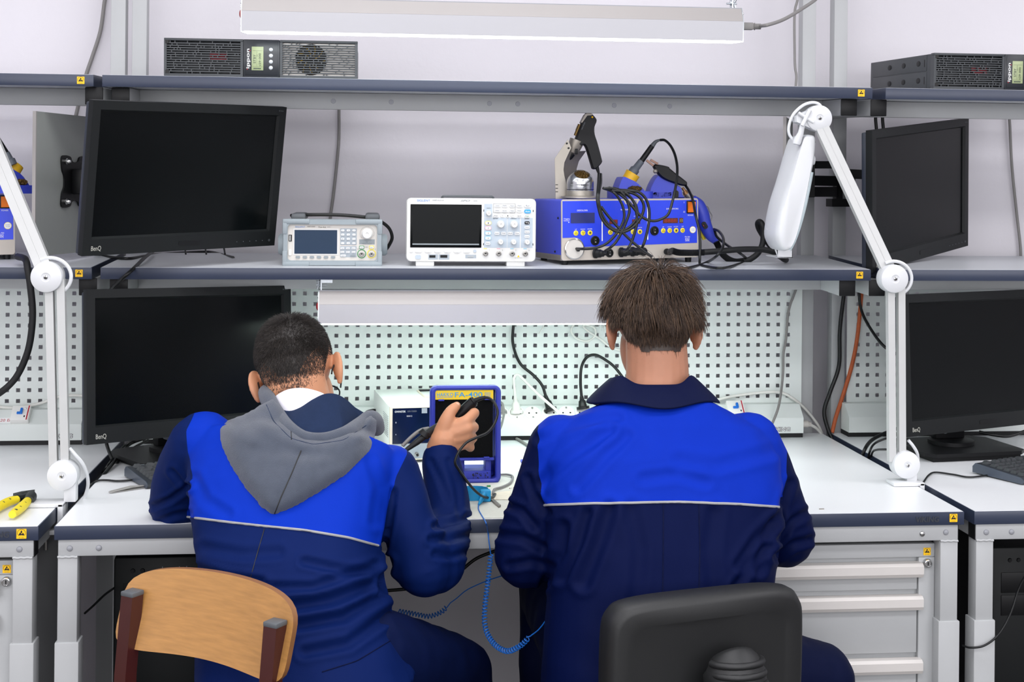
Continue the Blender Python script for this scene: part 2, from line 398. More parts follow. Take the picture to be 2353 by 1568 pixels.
# ------------------------------------------------------------------ LED work lights
def work_light(label, x0, x1, y, z, dmat, strap_top, side_strap, cord, tilt=0.0):
    t = thing('work_light', label, 'lamp', Matrix.Translation((x0, y, z)) @ Matrix.Rotation(tilt, 4, 'X'), None); L_ = x1 - x0
    lo = [(0.0, 0.0), (0.0, 0.044), (0.080, 0.044), (0.080, 0.0)]
    hi = [(0.0, 0.0442), (0.020, 0.0735), (0.060, 0.0735), (0.080, 0.0442)]
    bm = new(); ring_loft(bm, [[Vector((x, a, b)) for a, b in lo] for x in (0.002, L_ - 0.002)]); h = obj('housing', bm, 'lamp_housing', t, 20)
    bm = new(); ring_loft(bm, [[Vector((x, a, b)) for a, b in hi] for x in (0.002, L_ - 0.002)]); obj('top_cover', bm, 'lamp_housing2', t, 20)
    part('top_strip', t, 'grey_plug', (box, (0.002, 0.02, 0.0735), (L_ - 0.002, 0.06, 0.0755)))
    part('diffuser', t, dmat, (box, (0.006, 0.002, -0.0035), (L_ - 0.006, 0.078, 0.0), 0.001))
    for x in (0, L_ - 0.002):
        bm = new(); prism(bm, [(0, -0.003), (0.08, -0.003), (0.08, 0.0445), (0.06, 0.0755), (0.02, 0.0755), (0, 0.0445)], 0, 0.002, Matrix(((0, 0, 1, x), (1, 0, 0, 0), (0, 1, 0, 0), (0, 0, 0, 1))))
        c = obj('end_plate', bm, 'zinc', t)
        s = -1 if x == 0 else 1
        for zz in (0.012, 0.062, 0.052): 
            bm = new(); lathe(bm, [(0.003, 0), (0.0028, 0.0012), (0, 0.002)], (x + (0 if s < 0 else 0.002), 0.012, zz), (s, 0, 0), 10); obj('screw', bm, 'chrome', c)
        if s < 0:
            bm = new(); ball(bm, (x, 0.02, 0.038), (0.005, 0.008, 0.01)); obj('switch', bm, 'red_plastic', t)
    for x, s in side_strap:
        bm = new(); box(bm, (x - 0.0015, 0.03, 0.06), (x + 0.0015, 0.05, strap_top)); b = obj('hanger', bm, 'zinc', t)
        bm = new(); box(bm, (x, 0.029, strap_top - 0.012), (x + s * 0.026, 0.031, strap_top), 0.0); obj('bracket', bm, 'zinc', b)
        for zz in (0.086, strap_top - 0.01):
            bm = new(); cyl(bm, (x - 0.012, 0.04, zz), (x + 0.012, 0.04, zz), 0.0022, n=10); cyl(bm, (x - 0.004, 0.04, zz), (x - 0.001, 0.04, zz), 0.005, n=6)
            for a in (-1, 1): tube(bm, [(x - s * 0.006, 0.04, zz + a * 0.002), (x - s * 0.009, 0.04, zz + a * 0.009)], [0.0025, 0.0032], 8)
            obj('wing_nut', bm, 'zinc', b)
    return t
work_light('long bright work light hung under the middle shelf in front of the pegboard', 0.474, 1.345, 0.50, 1.0935, 'diffuser', 0.104, ((0.006, 1),), None)
work_light('long grey work light hanging above the upper shelf', 0.3065, 1.431, 0.36, 1.7485, 'diffuser2', 0.55, ((0.02, 1), (1.105, -1)), None, 0.07)

# ------------------------------------------------------------------ rack power units
mat('ups_black', (54, 58, 62), 0.42, var=0.08, bump=0.03, bs=800)
mat('ups_panel', (30, 34, 40), 0.3, var=0.05)
mat('lcd_green', (158, 170, 128), 0.3, var=0.03)
mat('lcd_ink', (62, 74, 60), 0.5, var=0.0)
mat('silver_button', (170, 174, 178), 0.3, metal=0.4, var=0.05)
def ups(label, M, seed, depth=0.43):
    t = thing('power_supply_unit', label, 'power unit', M, None); rnd = random.Random(seed); W, H = 0.438, 0.0865
    bm = new(); box(bm, (0.003, 0.022, 0.0), (W - 0.003, depth, H - 0.001), 0.0015); body = obj('body', bm, 'ups_black', t)
    for k in range(2):
        z0 = 0.003 + k * 0.042
        bm = new(); box(bm, (0.0018, 0.05, z0), (0.0032, depth - 0.02, z0 + 0.039), 0.0006); sp = obj('side_panel', bm, 'ups_black', t)
        for j in range(3):
            bm = new(); ball(bm, (0.0016, 0.10 + j * 0.095, z0 + 0.02), (0.0012, 0.014, 0.007), 0, 16); obj('dimple', bm, 'black_plastic', sp)
        bm = new(); box(bm, (0.001, 0.06, z0 + 0.01), (0.0019, 0.063, z0 + 0.028)); obj('slot', bm, 'black_ink', sp)
    def grille(x0, x1, name):
        bm = new(); n = 14; b = 0.006
        box(bm, (x0, 0, 0), (x1, 0.02, b), 0.001); box(bm, (x0, 0, H - b), (x1, 0.02, H), 0.001)
        box(bm, (x0, 0, b), (x0 + b, 0.02, H - b)); box(bm, (x1 - b, 0, b), (x1, 0.02, H - b))
        p = (H - 2 * b) / n
        for i in range(n):
            z = b + i * p
            if i: box(bm, (x0 + b, 0.0015, z - p * 0.22), (x1 - b, 0.012, z + p * 0.22))
            x = x0 + b + rnd.uniform(0.0, 0.02)
            while x < x1 - b - 0.004:
                box(bm, (x, 0.002, z), (x + 0.002, 0.012, z + p)); x += rnd.choice((0.007, 0.011, 0.018, 0.028, 0.04))
        return obj(name, bm, 'ups_black', t, 30)
    g1 = grille(0, 0.1775, 'left_grille'); g2 = grille(0.2605, W, 'right_grille')
    for z in (0.006, H - 0.013):
        bm = new(); box(bm, (0.003, -0.0004, z), (0.011, 0.002, z + 0.008)); obj('screw_cover', bm, 'black_ink', g1)
    bm = new(); box(bm, (0.101, 0.015, 0.038), (0.14, 0.017, 0.056)); obj('ribbon', bm, 'red_ink', g1)
    bm = new(); box(bm, (0.265, 0.018, 0.006), (W - 0.006, 0.0205, H - 0.006)); st = obj('inner_plate', bm, 'steel', g2)
    bm = new(); lathe(bm, [(0.036, 0), (0.036, 0.003), (0.0, 0.0032)], (0.331, 0.0182, H / 2), (0, -1, 0), 30); fan = obj('fan', bm, 'black_plastic', g2)
    bm = new(); 
    for k in range(9):
        a = k * 2 * PI / 9; tube(bm, [(0.331 + r * math.cos(a + r * 20), 0.0148, H / 2 + r * math.sin(a + r * 20)) for r in (0.01, 0.018, 0.026, 0.034)], [0.001, 0.001, 0.001, 0.0008], 5)
    obj('fan_blade', bm, 'yellow2', fan)
    bm = new(); box(bm, (0.178, 0.0, 0.0), (0.26, 0.02, H), 0.0015); cp = obj('control_panel', bm, 'ups_panel', t)
    bm = new(); box(bm, (0.1825, -0.001, 0.005), (0.2555, 0.001, H - 0.004), 0.0006); obj('overlay', bm, 'ups_panel', cp)
    bm = new(); box(bm, (0.197, -0.0016, 0.016), (0.2235, 0.0, 0.070), 0.0004); lc = obj('display', bm, 'lcd_green', cp)
    RU = Matrix.Rotation(PI / 2, 4, 'Z')
    text('STBY', XZ(0.2035, -0.0018, 0.042) @ RU, 0.006, 'lcd_ink', lc, 0.02)
    text('v29 000', XZ(0.2155, -0.0018, 0.040) @ RU, 0.0048, 'lcd_ink', lc, 0.03)
    text('OUT', XZ(0.2095, -0.0018, 0.050) @ RU, 0.002, 'lcd_ink', lc, 0.005)
    bm = new()
    for k in range(5): box(bm, (0.2015 + k * 0.0034, -0.0019, 0.0185), (0.2042 + k * 0.0034, -0.0015, 0.0215))
    box(bm, (0.2085, -0.0019, 0.026), (0.2088, -0.0015, 0.060)); box(bm, (0.199, -0.0019, 0.024), (0.222, -0.0015, 0.0243)); box(bm, (0.199, -0.0019, 0.0605), (0.222, -0.0015, 0.0608))
    obj('bar_gauge', bm, 'lcd_ink', lc, 0)
    text('ippon', XZ(0.1896, -0.0014, 0.0425) @ RU, 0.0075, 'white_ink', cp, 0.045, name='logo', bold=0.012)
    for z in (0.0178, 0.0605):
        bm = new(); ball(bm, (0.1872 if z < 0.03 else 0.1932, -0.0012, z), 0.0013, 0, 8); obj('logo_dot', bm, 'red_ink', cp)
    for k in range(4):
        bm = new(); lathe(bm, [(0.0048, 0), (0.0045, 0.0015), (0.003, 0.002), (0, 0.0018)], (0.2405, -0.0008, 0.022 + k * 0.0138), (0, -1, 0), 18); obj('button', bm, 'silver_button', cp)
    return t
def on_top(x, y, zf, sx): return shelf_M(x, 0.497, zf) @ Matrix.Translation((0, y, 0))
ups('black rack power unit standing on the middle upper shelf', on_top(0.1215, 0.008, 1.6582, 0), 3)
ups('black rack power unit at the right end of the picture on the right upper shelf', on_top(V(2147, 206, 0.50).x, 0.008, 1.6582, 0), 5)

# ------------------------------------------------------------------ monitors
def pose(c, yaw, tilt, roll=0): return Matrix.Translation(c) @ Matrix.Rotation(yaw, 4, 'Z') @ Matrix.Rotation(tilt, 4, 'X') @ Matrix.Rotation(roll, 4, 'Y')
def monitor(label, M, w, h, stand=None, group=None):
    t = thing('monitor', label, 'monitor', M, group); b = 0.0195; bb = 0.036
    bm = new()
    out = [(-w / 2, -h / 2), (w / 2, -h / 2), (w / 2, h / 2), (-w / 2, h / 2)]; inn = [(-w / 2 + b, -h / 2 + bb), (w / 2 - b, -h / 2 + bb), (w / 2 - b, h / 2 - b), (-w / 2 + b, h / 2 - b)]
    inn2 = [(x + (0.004 if x < 0 else -0.004), z + (0.004 if z < 0 else -0.004)) for x, z in inn]
    rings = [[(x, 0.017, z) for x, z in out], [(x, 0.0008, z) for x, z in out], [(x * 0.999, 0.0, z * 0.999) for x, z in out], [(x, 0.0, z) for x, z in inn], [(x, 0.007, z) for x, z in inn2]]
    ring_loft(bm, rings, 0, False, False); fr = obj('bezel', bm, 'bezel', t, 25)
    part('screen', t, 'screen', (box, (inn[0][0], 0.0068, inn[0][1]), (inn[2][0], 0.009, inn[2][1])))
    bm = new(); box(bm, (-w / 2 + 0.001, 0.0175, -h / 2 + 0.001), (w / 2 - 0.001, 0.030, h / 2 - 0.006), 0.003)
    box(bm, (-w * 0.36, 0.03, -h * 0.36), (w * 0.36, 0.052, h * 0.12), 0.012); obj('back_shell', bm, 'back_navy', t)
    text('BenQ', XZ(-w / 2 + 0.032, -0.0002, -h / 2 + 0.015), 0.0105, 'logo_silver', t, 0.024, name='logo', bold=0.008)
    text('BL Series', XZ(w / 2 - 0.016, -0.0002, h / 2 - 0.009), 0.0028, 'grey_ink', t, 0.013)
    bm = new(); prism(bm, rrect(0.058, 0.011, 0.0035, 3, 0.012, -h / 2 + 0.017), -0.0002, 0.0006, XZ()); obj('sensor_bar', bm, 'black_plastic', t)
    for k in range(5):
        bm = new(); cyl(bm, (w / 2 - 0.112 + k * 0.0185, 0.0, -h / 2 + 0.014), (w / 2 - 0.112 + k * 0.0185, -0.0004, -h / 2 + 0.014), 0.0009, n=8); obj('key_mark', bm, 'grey_ink', t)
    bm = new(); tube(bm, [(w / 2 - 0.018 + 0.0022 * math.cos(a), -0.0002, -h / 2 + 0.014 + 0.0022 * math.sin(a)) for a in [2 * PI * k / 12 for k in range(12)]], 0.0003, 4, closed=True); obj('power_mark', bm, 'grey_ink', t)
    return t
mat('back_navy', (38, 44, 56), 0.42, var=0.06, vs=60)
mat('logo_silver', (190, 190, 180), 0.4, metal=0.3, var=0.02)
def stand_for(t, M, base_c, base_yaw, w=0.27, d=0.215):
    Mi = M.inverted()
    T = Mi @ Matrix.Translation((base_c[0], base_c[1], TZ)) @ Matrix.Rotation(base_yaw, 4, 'Z')
    bm = new(); box(bm, (-w / 2 + 0.016, -d / 2 + 0.01, 0.0), (w / 2 - 0.016, d / 2 - 0.01, 0.012), 0.0, 0, T)
    prism(bm, [(-w / 2 + 0.02, -d / 2), (w / 2 - 0.02, -d / 2), (w / 2, -d / 2 + 0.02), (w / 2, d / 2 - 0.03), (w / 2 - 0.03, d / 2), (-w / 2 + 0.03, d / 2), (-w / 2, d / 2 - 0.03), (-w / 2, -d / 2 + 0.02)], 0.012, 0.0205, T)
    b = obj('stand_base', bm, 'black_plastic', t, 30)
    bm = new(); lathe(bm, [(0.056, 0), (0.056, 0.009), (0.053, 0.011), (0, 0.011)], T @ Vector((0, 0.02, 0.0205)), T.to_3x3() @ Vector((0, 0, 1)), 36); obj('swivel', bm, 'black_plastic', b)
    c = T @ Vector((0, 0.02, 0.03))
    T2 = Mi @ Matrix.Translation((base_c[0], base_c[1], TZ)) @ Matrix.Rotation(base_yaw, 4, 'Z')
    bm = new(); box(bm, (-0.04, 0.02, 0.031), (0.04, 0.05, 0.16), 0.004, 0, T2); box(bm, (-0.03, 0.0, 0.13), (0.03, 0.03, 0.26), 0.003, 0, T2)
    obj('stand_neck', bm, 'black_plastic', t)
    bm = new(); cyl(bm, T2 @ Vector((-0.02, 0.021, 0.055)), T2 @ Vector((-0.02, 0.012, 0.055)), 0.009); obj('cable_clip', bm, 'grey_ink', b)
ULM = pose(CAMP + (Vector((0.153, 0.731, 1.4275)) - CAMP) * 0.92, 0.739, 0.151, -0.019)
monitor('dark monitor leaning forward above the middle shelf beside the grey metal panel', ULM, 0.5125, 0.334)
LLM = pose(CAMP + (Vector((0.162, 0.778, 0.974)) - CAMP) * 0.925, 0.607, -0.083, 0.024)
m2 = monitor('dark monitor on the desk behind the boy in the grey hood', LLM, 0.515, 0.336); stand_for(m2, LLM, (0.142, 0.630), 0.607)
URM = pose((2.067, 0.866, 1.409) , 0.721, 0.041, -0.098)
URM = pose(CAMP + (Vector((2.067, 0.866, 1.409)) - CAMP) * 0.95, 0.721, 0.041, -0.098)
monitor('dark monitor turned away above the right bench next to the magnifier lamp', URM, 0.529, 0.345)
LRM = pose(V(2258, 828, 0.55), 0.40, -0.05, 0.0)
m4 = monitor('dark monitor on a black square stand on the right bench', LRM, 0.52, 0.336); stand_for(m4, LRM, (2.045, 0.60), 0.14)

# ------------------------------------------------------------------ grey panels and the monitor arms
mat('panel_grey', (150, 154, 150), 0.42, metal=0.2, var=0.03)
def mount_panel(label, p, yaw, L_=0.36, H=0.328):
    M = Matrix.Translation(p) @ Matrix.Rotation(yaw, 4, 'Z'); t = thing('mounting_panel', label, 'panel', M)
    part('sheet', t, 'panel_grey', (box, (0, 0, 0), (L_, 0.004, H)))
    part('front_edge', t, 'lamp_housing2', (box, (-0.004, -0.002, 0), (0, 0.006, H)))
    for x in (0.03, L_ - 0.05): part('foot', t, 'rubber', (box, (x, -0.004, -0.022), (x + 0.02, 0.012, 0.0)))
    return t
def vesa(parent, M, w=0.115, h=0.115):                           # wavy mount plate in local x (along), z up, towards -y
    poly = []
    pts = [(-.5, -.5), (-.2, -.5), (-.1, -.40), (.1, -.40), (.2, -.5), (.5, -.5), (.5, -.25), (.42, -.1), (.42, .1), (.5, .25), (.5, .5), (.2, .5), (.1, .40), (-.1, .40), (-.2, .5), (-.5, .5), (-.5, .25), (-.42, .1), (-.42, -.1), (-.5, -.25)]
    cs = catmull([(x * w, z * h, 0) for x, z in pts], 4, True)
    bm = new(); prism(bm, [(v.x, v.y) for v in cs], 0, 0.004, M); pl = obj('mount_plate', bm, 'black_plastic', parent)
    for x in (-.4, .4):
        for z in (-.4, .4):
            bm = new(); c = M @ Vector((x * w, z * h, 0.004)); d = M.to_3x3() @ Vector((0, 0, 1))
            lathe(bm, [(0.007, 0), (0.007, 0.005), (0.0055, 0.0055), (0.005, 0.011), (0.003, 0.014), (0, 0.0145)], c, d, 14); obj('cap_nut', bm, 'chrome', pl)
    bm = new(); box(bm, (-0.02, -0.03, 0.004), (0.02, 0.03, 0.03), 0.004, 0, M); obj('hinge', bm, 'black_plastic', pl)
    return pl
PYAW = 1.30
p1 = V(80, 588, 0.50); pp = mount_panel('grey metal panel behind the tilted monitor at the left', (p1.x, 0.50, 1.2455), PYAW)
t = thing('screen_mount', 'black arm bolted to the grey panel by a wavy plate with silver nuts', 'arm', pose((p1.x, 0.50, 1.2455), PYAW, 0))
vesa(t, XZ(0.178, 0, 0.170), 0.125, 0.118)
Ti = t.matrix_world.inverted()
bm = new(); tube(bm, [(0.178, -0.03, 0.17), (0.178, -0.07, 0.17), Ti @ Vector((0.02, 0.72, 1.425)), Ti @ (ULM @ Vector((0, 0.13, 0))), Ti @ (ULM @ Vector((0, 0.05, 0)))], 0.013, 10); obj('arm_link', bm, 'black_plastic', t, 60)
p2 = V(1803, 560, 0.62); mount_panel('grey metal panel seen edge on behind the white magnifier head', (p2.x, 0.62, 1.262), 1.2, 0.26, 0.33)
t = thing('screen_mount', 'black folding arm clamped to the post behind the white magnifier lamp', 'arm', Matrix.Translation((0, 0, 0)))
def bar(px0, py0, Y0, px1, py1, Y1, hpx, th, nm, m='black_plastic'):
    a, b = V(px0, py0, Y0), V(px1, py1, Y1); s = hpx / 910
    d = (b - a); d.z = 0; nrm = Vector((-d.y, d.x, 0)).normalized() * th / 2; up = Vector((0, 0, s / 2))
    bm = new(); ring_loft(bm, [[p - nrm - up, p + nrm - up, p + nrm + up, p - nrm + up] for p in (a, b)]); return obj(nm, bm, m, t)
bar(1905, 466, 0.87, 1950, 466, 0.87, 19, 0.05, 'clamp'); bar(1918, 445, 0.87, 1932, 445, 0.87, 60, 0.03, 'pivot')
bar(1853, 441, 0.80, 1928, 441, 0.87, 24, 0.018, 'arm_link'); bar(1858, 415, 0.80, 1960, 417, 0.84, 24, 0.02, 'arm_link')
bar(1868, 379, 0.82, 1915, 379, 0.86, 18, 0.02, 'arm_link'); bar(1945, 399, 0.84, 2000, 402, 0.72, 22, 0.02, 'arm_link'); bar(1853, 415, 0.80, 1868, 415, 0.80, 80, 0.03, 'elbow')

# ------------------------------------------------------------------ jointed magnifier lamps
def flat_bar(bm, a, b, wid, dep, mi=0):
    a = Vector(a); b = Vector(b); d = (b - a).normalized(); y = Vector((0, 1, 0)); y = (y - d * y.dot(d)).normalized(); x = y.cross(d)
    ring_loft(bm, [[p - x * wid / 2 - y * dep / 2, p + x * wid / 2 - y * dep / 2, p + x * wid / 2 + y * dep / 2, p - x * wid / 2 + y * dep / 2] for p in (a, b)], mi)
def joint(t, c, r, nm='joint'):
    bm = new(); lathe(bm, [(r * 0.93, 0.03), (r, 0.026), (r, 0.0), (r * 0.97, -0.004), (r * 0.8, -0.0065), (r * 0.3, -0.0078), (r * 0.24, -0.0068), (0, -0.0068)], c, (0, 1, 0), 40)
    j = obj(nm, bm, 'lamp_white', t, 30)
    bm = new(); lathe(bm, [(0.0046, 0), (0.0042, 0.0016), (0.0025, 0.0028), (0, 0.003)], Vector(c) + Vector((0, -0.0068, 0)), (0, -1, 0), 14); s = obj('screw', bm, 'chrome', j)
    bm = new(); cc = Vector(c) + Vector((0, -0.0095, 0)); box(bm, cc + Vector((-0.003, -0.0004, -0.0006)), cc + Vector((0.003, 0.0004, 0.0006))); box(bm, cc + Vector((-0.0006, -0.0004, -0.003)), cc + Vector((0.0006, 0.0004, 0.003))); obj('cross_slot', bm, 'black_ink', s)
    return j
def arc_cable(t, pts, r=0.0036):
    bm = new(); tube(bm, catmull(pts, 8), r, 8); return obj('cable', bm, 'lamp_white', t)
def mag_lamp(label, jl, jm, Yl, Ym, edge_x, end, Yend, bars):
    L0, M0 = V(*jl, Yl), V(*jm, Ym); t = thing('magnifier_lamp', label, 'lamp', Matrix.Translation((L0.x, L0.y, TZ)))
    inv = Matrix.Translation((-L0.x, -L0.y, -TZ)); q = lambda p: inv @ Vector(p)
    l, m = q(L0), q(M0); ex = edge_x - L0.x
    # clamp over the desk edge
    bm = new(); box(bm, (ex - 0.058, -0.02, 0.0005), (ex + 0.013, 0.028, 0.0085), 0.002); box(bm, (ex + 0.0015, -0.02, -0.05), (ex + 0.013, 0.028, 0.008), 0.002); box(bm, (ex - 0.04, -0.015, -0.056), (ex + 0.012, 0.024, -0.046), 0.002)
    box(bm, (l.x + 0.002, 0.002, 0.006), (l.x + 0.026, 0.026, l.z + 0.004), 0.002)
    cl = obj('clamp', bm, 'lamp_white', t)
    bm = new(); cyl(bm, (ex - 0.025, 0.004, -0.09), (ex - 0.025, 0.004, -0.045), 0.004, n=10); cyl(bm, (ex - 0.025, 0.004, -0.032), (ex - 0.025, 0.004, -0.028), 0.009, n=14); obj('clamp_screw', bm, 'steel', cl)
    j1 = joint(t, l, 0.0305); j2 = joint(t, m, 0.0315)
    (b0, b1) = bars
    for dx0, dx1 in ((b0[0], b1[0]), (b0[1], b1[1])):
        bm = new(); flat_bar(bm, q(V(jm[0] + dx0, jm[1] + 6, Ym)) + Vector((0, 0.014, 0)), q(V(jl[0] + dx1, jl[1] - 6, Yl)) + Vector((0, 0.014, 0)), 0.0158, 0.016); obj('lower_bar', bm, 'arm_alu', t)
    E_ = q(V(*end, Yend)); d = (E_ - m).normalized(); s = Vector((d.z, 0, -d.x)) * 0.0082
    for k in (-1, 1):
        bm = new(); flat_bar(bm, m + s * k + Vector((0, 0.013, 0)), E_ + s * k + Vector((0, 0.013, 0)), 0.0158, 0.016); obj('upper_bar', bm, 'arm_alu', t)
    for c, a0, a1, r in ((m, 118, -62, 0.0415), ):
        bm = new(); tube(bm, [c + Vector((r * math.cos(math.radians(a0 + (a1 - a0) * k / 20)) * (1.0) + 0.004, 0.014, r * 0.92 * math.sin(math.radians(a0 + (a1 - a0) * k / 20)))) for k in range(21)], 0.0038, 8); obj('cable', bm, 'lamp_white', t)
    bm = new(); tube(bm, catmull([l + Vector(p) for p in ((0.010, 0.016, 0.052), (0.022, 0.016, 0.038), (0.035, 0.024, 0.018), (0.041, 0.04, -0.01), (0.039, 0.055, -0.036), (0.031, 0.06, -0.06), (0.014, 0.06, -0.10))], 6), 0.0036, 8); obj('cable', bm, 'lamp_white', t)
    return t, q, E_
t, q, E_ = mag_lamp('white jointed lamp arm clamped to the left bench, its head outside the picture', (143.5, 1093), (106.8, 637), 0.168, 0.168, -0.029, (-60, 235), 0.25, ((3, 30), (-23, 4)))
bm = new(); ball(bm, E_ + Vector((-0.05, 0, -0.0)), (0.04, 0.09, 0.10)); obj('lamp_head', bm, 'lamp_white', t); joint(t, E_, 0.03)
t, q, E_ = mag_lamp('white jointed magnifier lamp clamped to the middle bench with its long white head hanging down', (2083, 1069), (2055, 641), 0.25, 0.25, 1.80, (1882, 272), 0.42, ((-4, 20), (-29, -6)))
j = joint(t, E_, 0.031)
HB = 0.44
def hp(x, y): return q(V(1760 + x / 3.92, 220 + y / 3.92, HB))
R_ = [(395, 352), (437, 380), (430, 540), (402, 690), (345, 940), (290, 1150), (240, 1300), (185, 1392), (130, 1385), (82, 1300), (80, 1200), (120, 990), (190, 780), (250, 590), (318, 400), (345, 355)]
cs = catmull([hp(x, y) for x, y in R_], 3, True); cen = sum((Vector(c) for c in cs), Vector()) / len(cs)
rings = []
for f, dy in ((0.80, 0.0), (0.93, 0.006), (1.0, 0.02), (1.0, 0.06), (1.0, 0.1), (0.93, 0.116), (0.8, 0.122)):
    rings.append([Vector((cen.x + (p.x - cen.x) * f, p.y + dy - 0.02, cen.z + (p.z - cen.z) * (1 - (1 - f) * 0.25))) for p in cs])
bm = new(); ring_loft(bm, rings); hd = obj('lamp_head', bm, 'lamp_white', t, 50)
bm = new(); tube(bm, catmull([hp(x, y) + Vector((0.002, 0.03, 0)) for x, y in ((392, 690), (345, 930), (292, 1140), (242, 1290), (195, 1385))], 6), 0.0045, 8); obj('lens_rim', bm, 'glass_edge', hd) if 'glass_edge' in MATS else bm.free()
mat('glass_edge', (176, 190, 194), 0.15, var=0.02)
bm = new(); tube(bm, catmull([hp(x, y) + Vector((0.001, -0.012, 0)) for x, y in ((392, 690), (345, 930), (292, 1140), (242, 1290), (195, 1385))], 6), 0.005, 8); obj('lens_rim', bm, 'glass_edge', hd)
bm = new(); c = hp(292, 550); ball(bm, c + Vector((0, -0.014, 0)), (0.005, 0.006, 0.010)); obj('switch', bm, 'black_plastic', hd)
bm = new(); c = hp(435, 580); cyl(bm, c + Vector((-0.006, 0.02, 0)), c + Vector((0.006, 0.02, 0)), 0.011); obj('knob', bm, 'lamp_white', hd)
for x, y in ((428, 420), (392, 632), (380, 700), (240, 1275)):
    bm = new(); ball(bm, hp(x, y) + Vector((0, -0.012, 0)), 0.002, 0, 8); obj('screw', bm, 'steel', hd)
# yoke, neck and cross handle between the top joint and the head
bm = new(); poly = [hp(x, y) for x, y in ((250, 190), (300, 160), (430, 105), (500, 108), (520, 290), (470, 318), (420, 316), (255, 240))]
ring_loft(bm, [[p + Vector((0, dy, 0)) for p in poly] for dy in (-0.02, 0.012)]); obj('yoke', bm, 'lamp_white', t)
bm = new(); tube(bm, [hp(305, 270) + Vector((0, -0.02, 0)), hp(295, 340) + Vector((0, -0.015, 0)), hp(268, 415) + Vector((0, -0.01, 0)), hp(262, 440) + Vector((0, -0.01, 0))], [0.006, 0.0068, 0.0105, 0.009], 14); obj('neck', bm, 'lamp_white', t)
bm = new(); tube(bm, [hp(262, 160) + Vector((0, -0.026, 0)), hp(395, 245) + Vector((0, -0.026, 0))], 0.0042, 10); tube(bm, [hp(362, 135) + Vector((0, -0.028, 0)), hp(292, 275) + Vector((0, -0.028, 0))], 0.0048, 10); obj('cross_handle', bm, 'lamp_white', t)
arc_cable(t, [hp(x, y) + Vector((0, 0.0, 0)) for x, y in ((505, 108), (470, 72), (410, 62), (330, 90), (250, 165), (210, 260), (208, 340), (240, 395))])
# white rest that carries the head on the shelf
def lamp_rest(M):
    pass
t = thing('lamp_rest', 'small white bent metal rest under the tip of the magnifier head', 'bracket', Matrix.Translation(V(1803, 600, 0.50)))
O = t.matrix_world.translation
def rp(x, y, Y=0.50): return V(1760 + x / 3.92, 220 + y / 3.92, Y) - O
bm = new()
for quad in (((0, 1190), (25, 1245), (108, 1458), (78, 1290)), ((108, 1385), (240, 1385), (240, 1462), (108, 1458))):
    a = [rp(*p) for p in quad]; ring_loft(bm, [[p + Vector((0, d, 0)) for p in a] for d in (0, 0.0025)])
obj('sheet', bm, 'lamp_white', t)
zz = 1.2225 + (0.5 - 0.497) * TILT - O.z
bm = new(); box(bm, rp(108, 1462) * 1 + Vector((0, 0, 0)), rp(240, 1462) + Vector((0, 0.10, 0.002))); box(bm, rp(235, 1385), rp(240, 1462) + Vector((0, 0.10, 0))); obj('base_plate', bm, 'lamp_white', t)
# ------------------------------------------------------------------ bench instruments on the middle shelf
mat('inst_white', (206, 202, 195), 0.42, var=0.015, bump=0.02, bs=900)
mat('inst_white2', (214, 214, 211), 0.4, var=0.01)
mat('inst_blue_grey', (142, 152, 157), 0.5, var=0.03)
mat('keypad_grey', (158, 167, 174), 0.5, var=0.02)
mat('key_white', (214, 216, 216), 0.4, var=0.01)
mat('key_grey', (138, 146, 150), 0.45, var=0.02)
mat('osc_screen', (8, 11, 12), 0.3, spec=0.12, var=0.1, vs=9)
mat('gen_screen', (36, 54, 76), 0.3, spec=0.15, var=0.08, vs=12)
mat('tint_blue', (176, 188, 198), 0.45, var=0.01)
mat('cyan_key', (20, 152, 222), 0.35, var=0.02)
mat('brand_blue', (70, 132, 200), 0.5, var=0.0)
mat('ring_green', (40, 132, 70), 0.4, var=0.03); mat('ring_yellow', (232, 214, 60), 0.4, var=0.03); mat('ring_pink', (226, 150, 170), 0.4, var=0.03); mat('ring_cyan', (110, 190, 220), 0.4, var=0.03)
SHZ = lambda y: 1.222 + (y - 0.497) * math.tan(TILT)
def fmap(zx0, zbase, k): return lambda zx, zy: ((zx - zx0) * k, (zbase - zy) * k)
def fbox(bm, f, a, b, y0, y1, bev=0.0):
    (x0, z0), (x1, z1) = f(*a), f(*b); box(bm, (min(x0, x1), y0, min(z0, z1)), (max(x0, x1), y1, max(z0, z1)), bev)
def fpart(nm, par, m, f, a, b, y0, y1, bev=0.0):
    bm = new(); fbox(bm, f, a, b, y0, y1, bev); return obj(nm, bm, m, par)
def knob(par, f, zx, zy, r, h, m='inst_white2', y=0.0, nm='knob'):
    bm = new(); x, z = f(zx, zy); lathe(bm, [(r * 1.12, 0), (r * 1.1, h * 0.25), (r, h * 0.3), (r * 0.96, h * 0.92), (r * 0.85, h), (r * 0.3, h), (r * 0.2, h * 0.9), (0, h * 0.9)], (x, y, z), (0, -1, 0), 26); return obj(nm, bm, m, par)
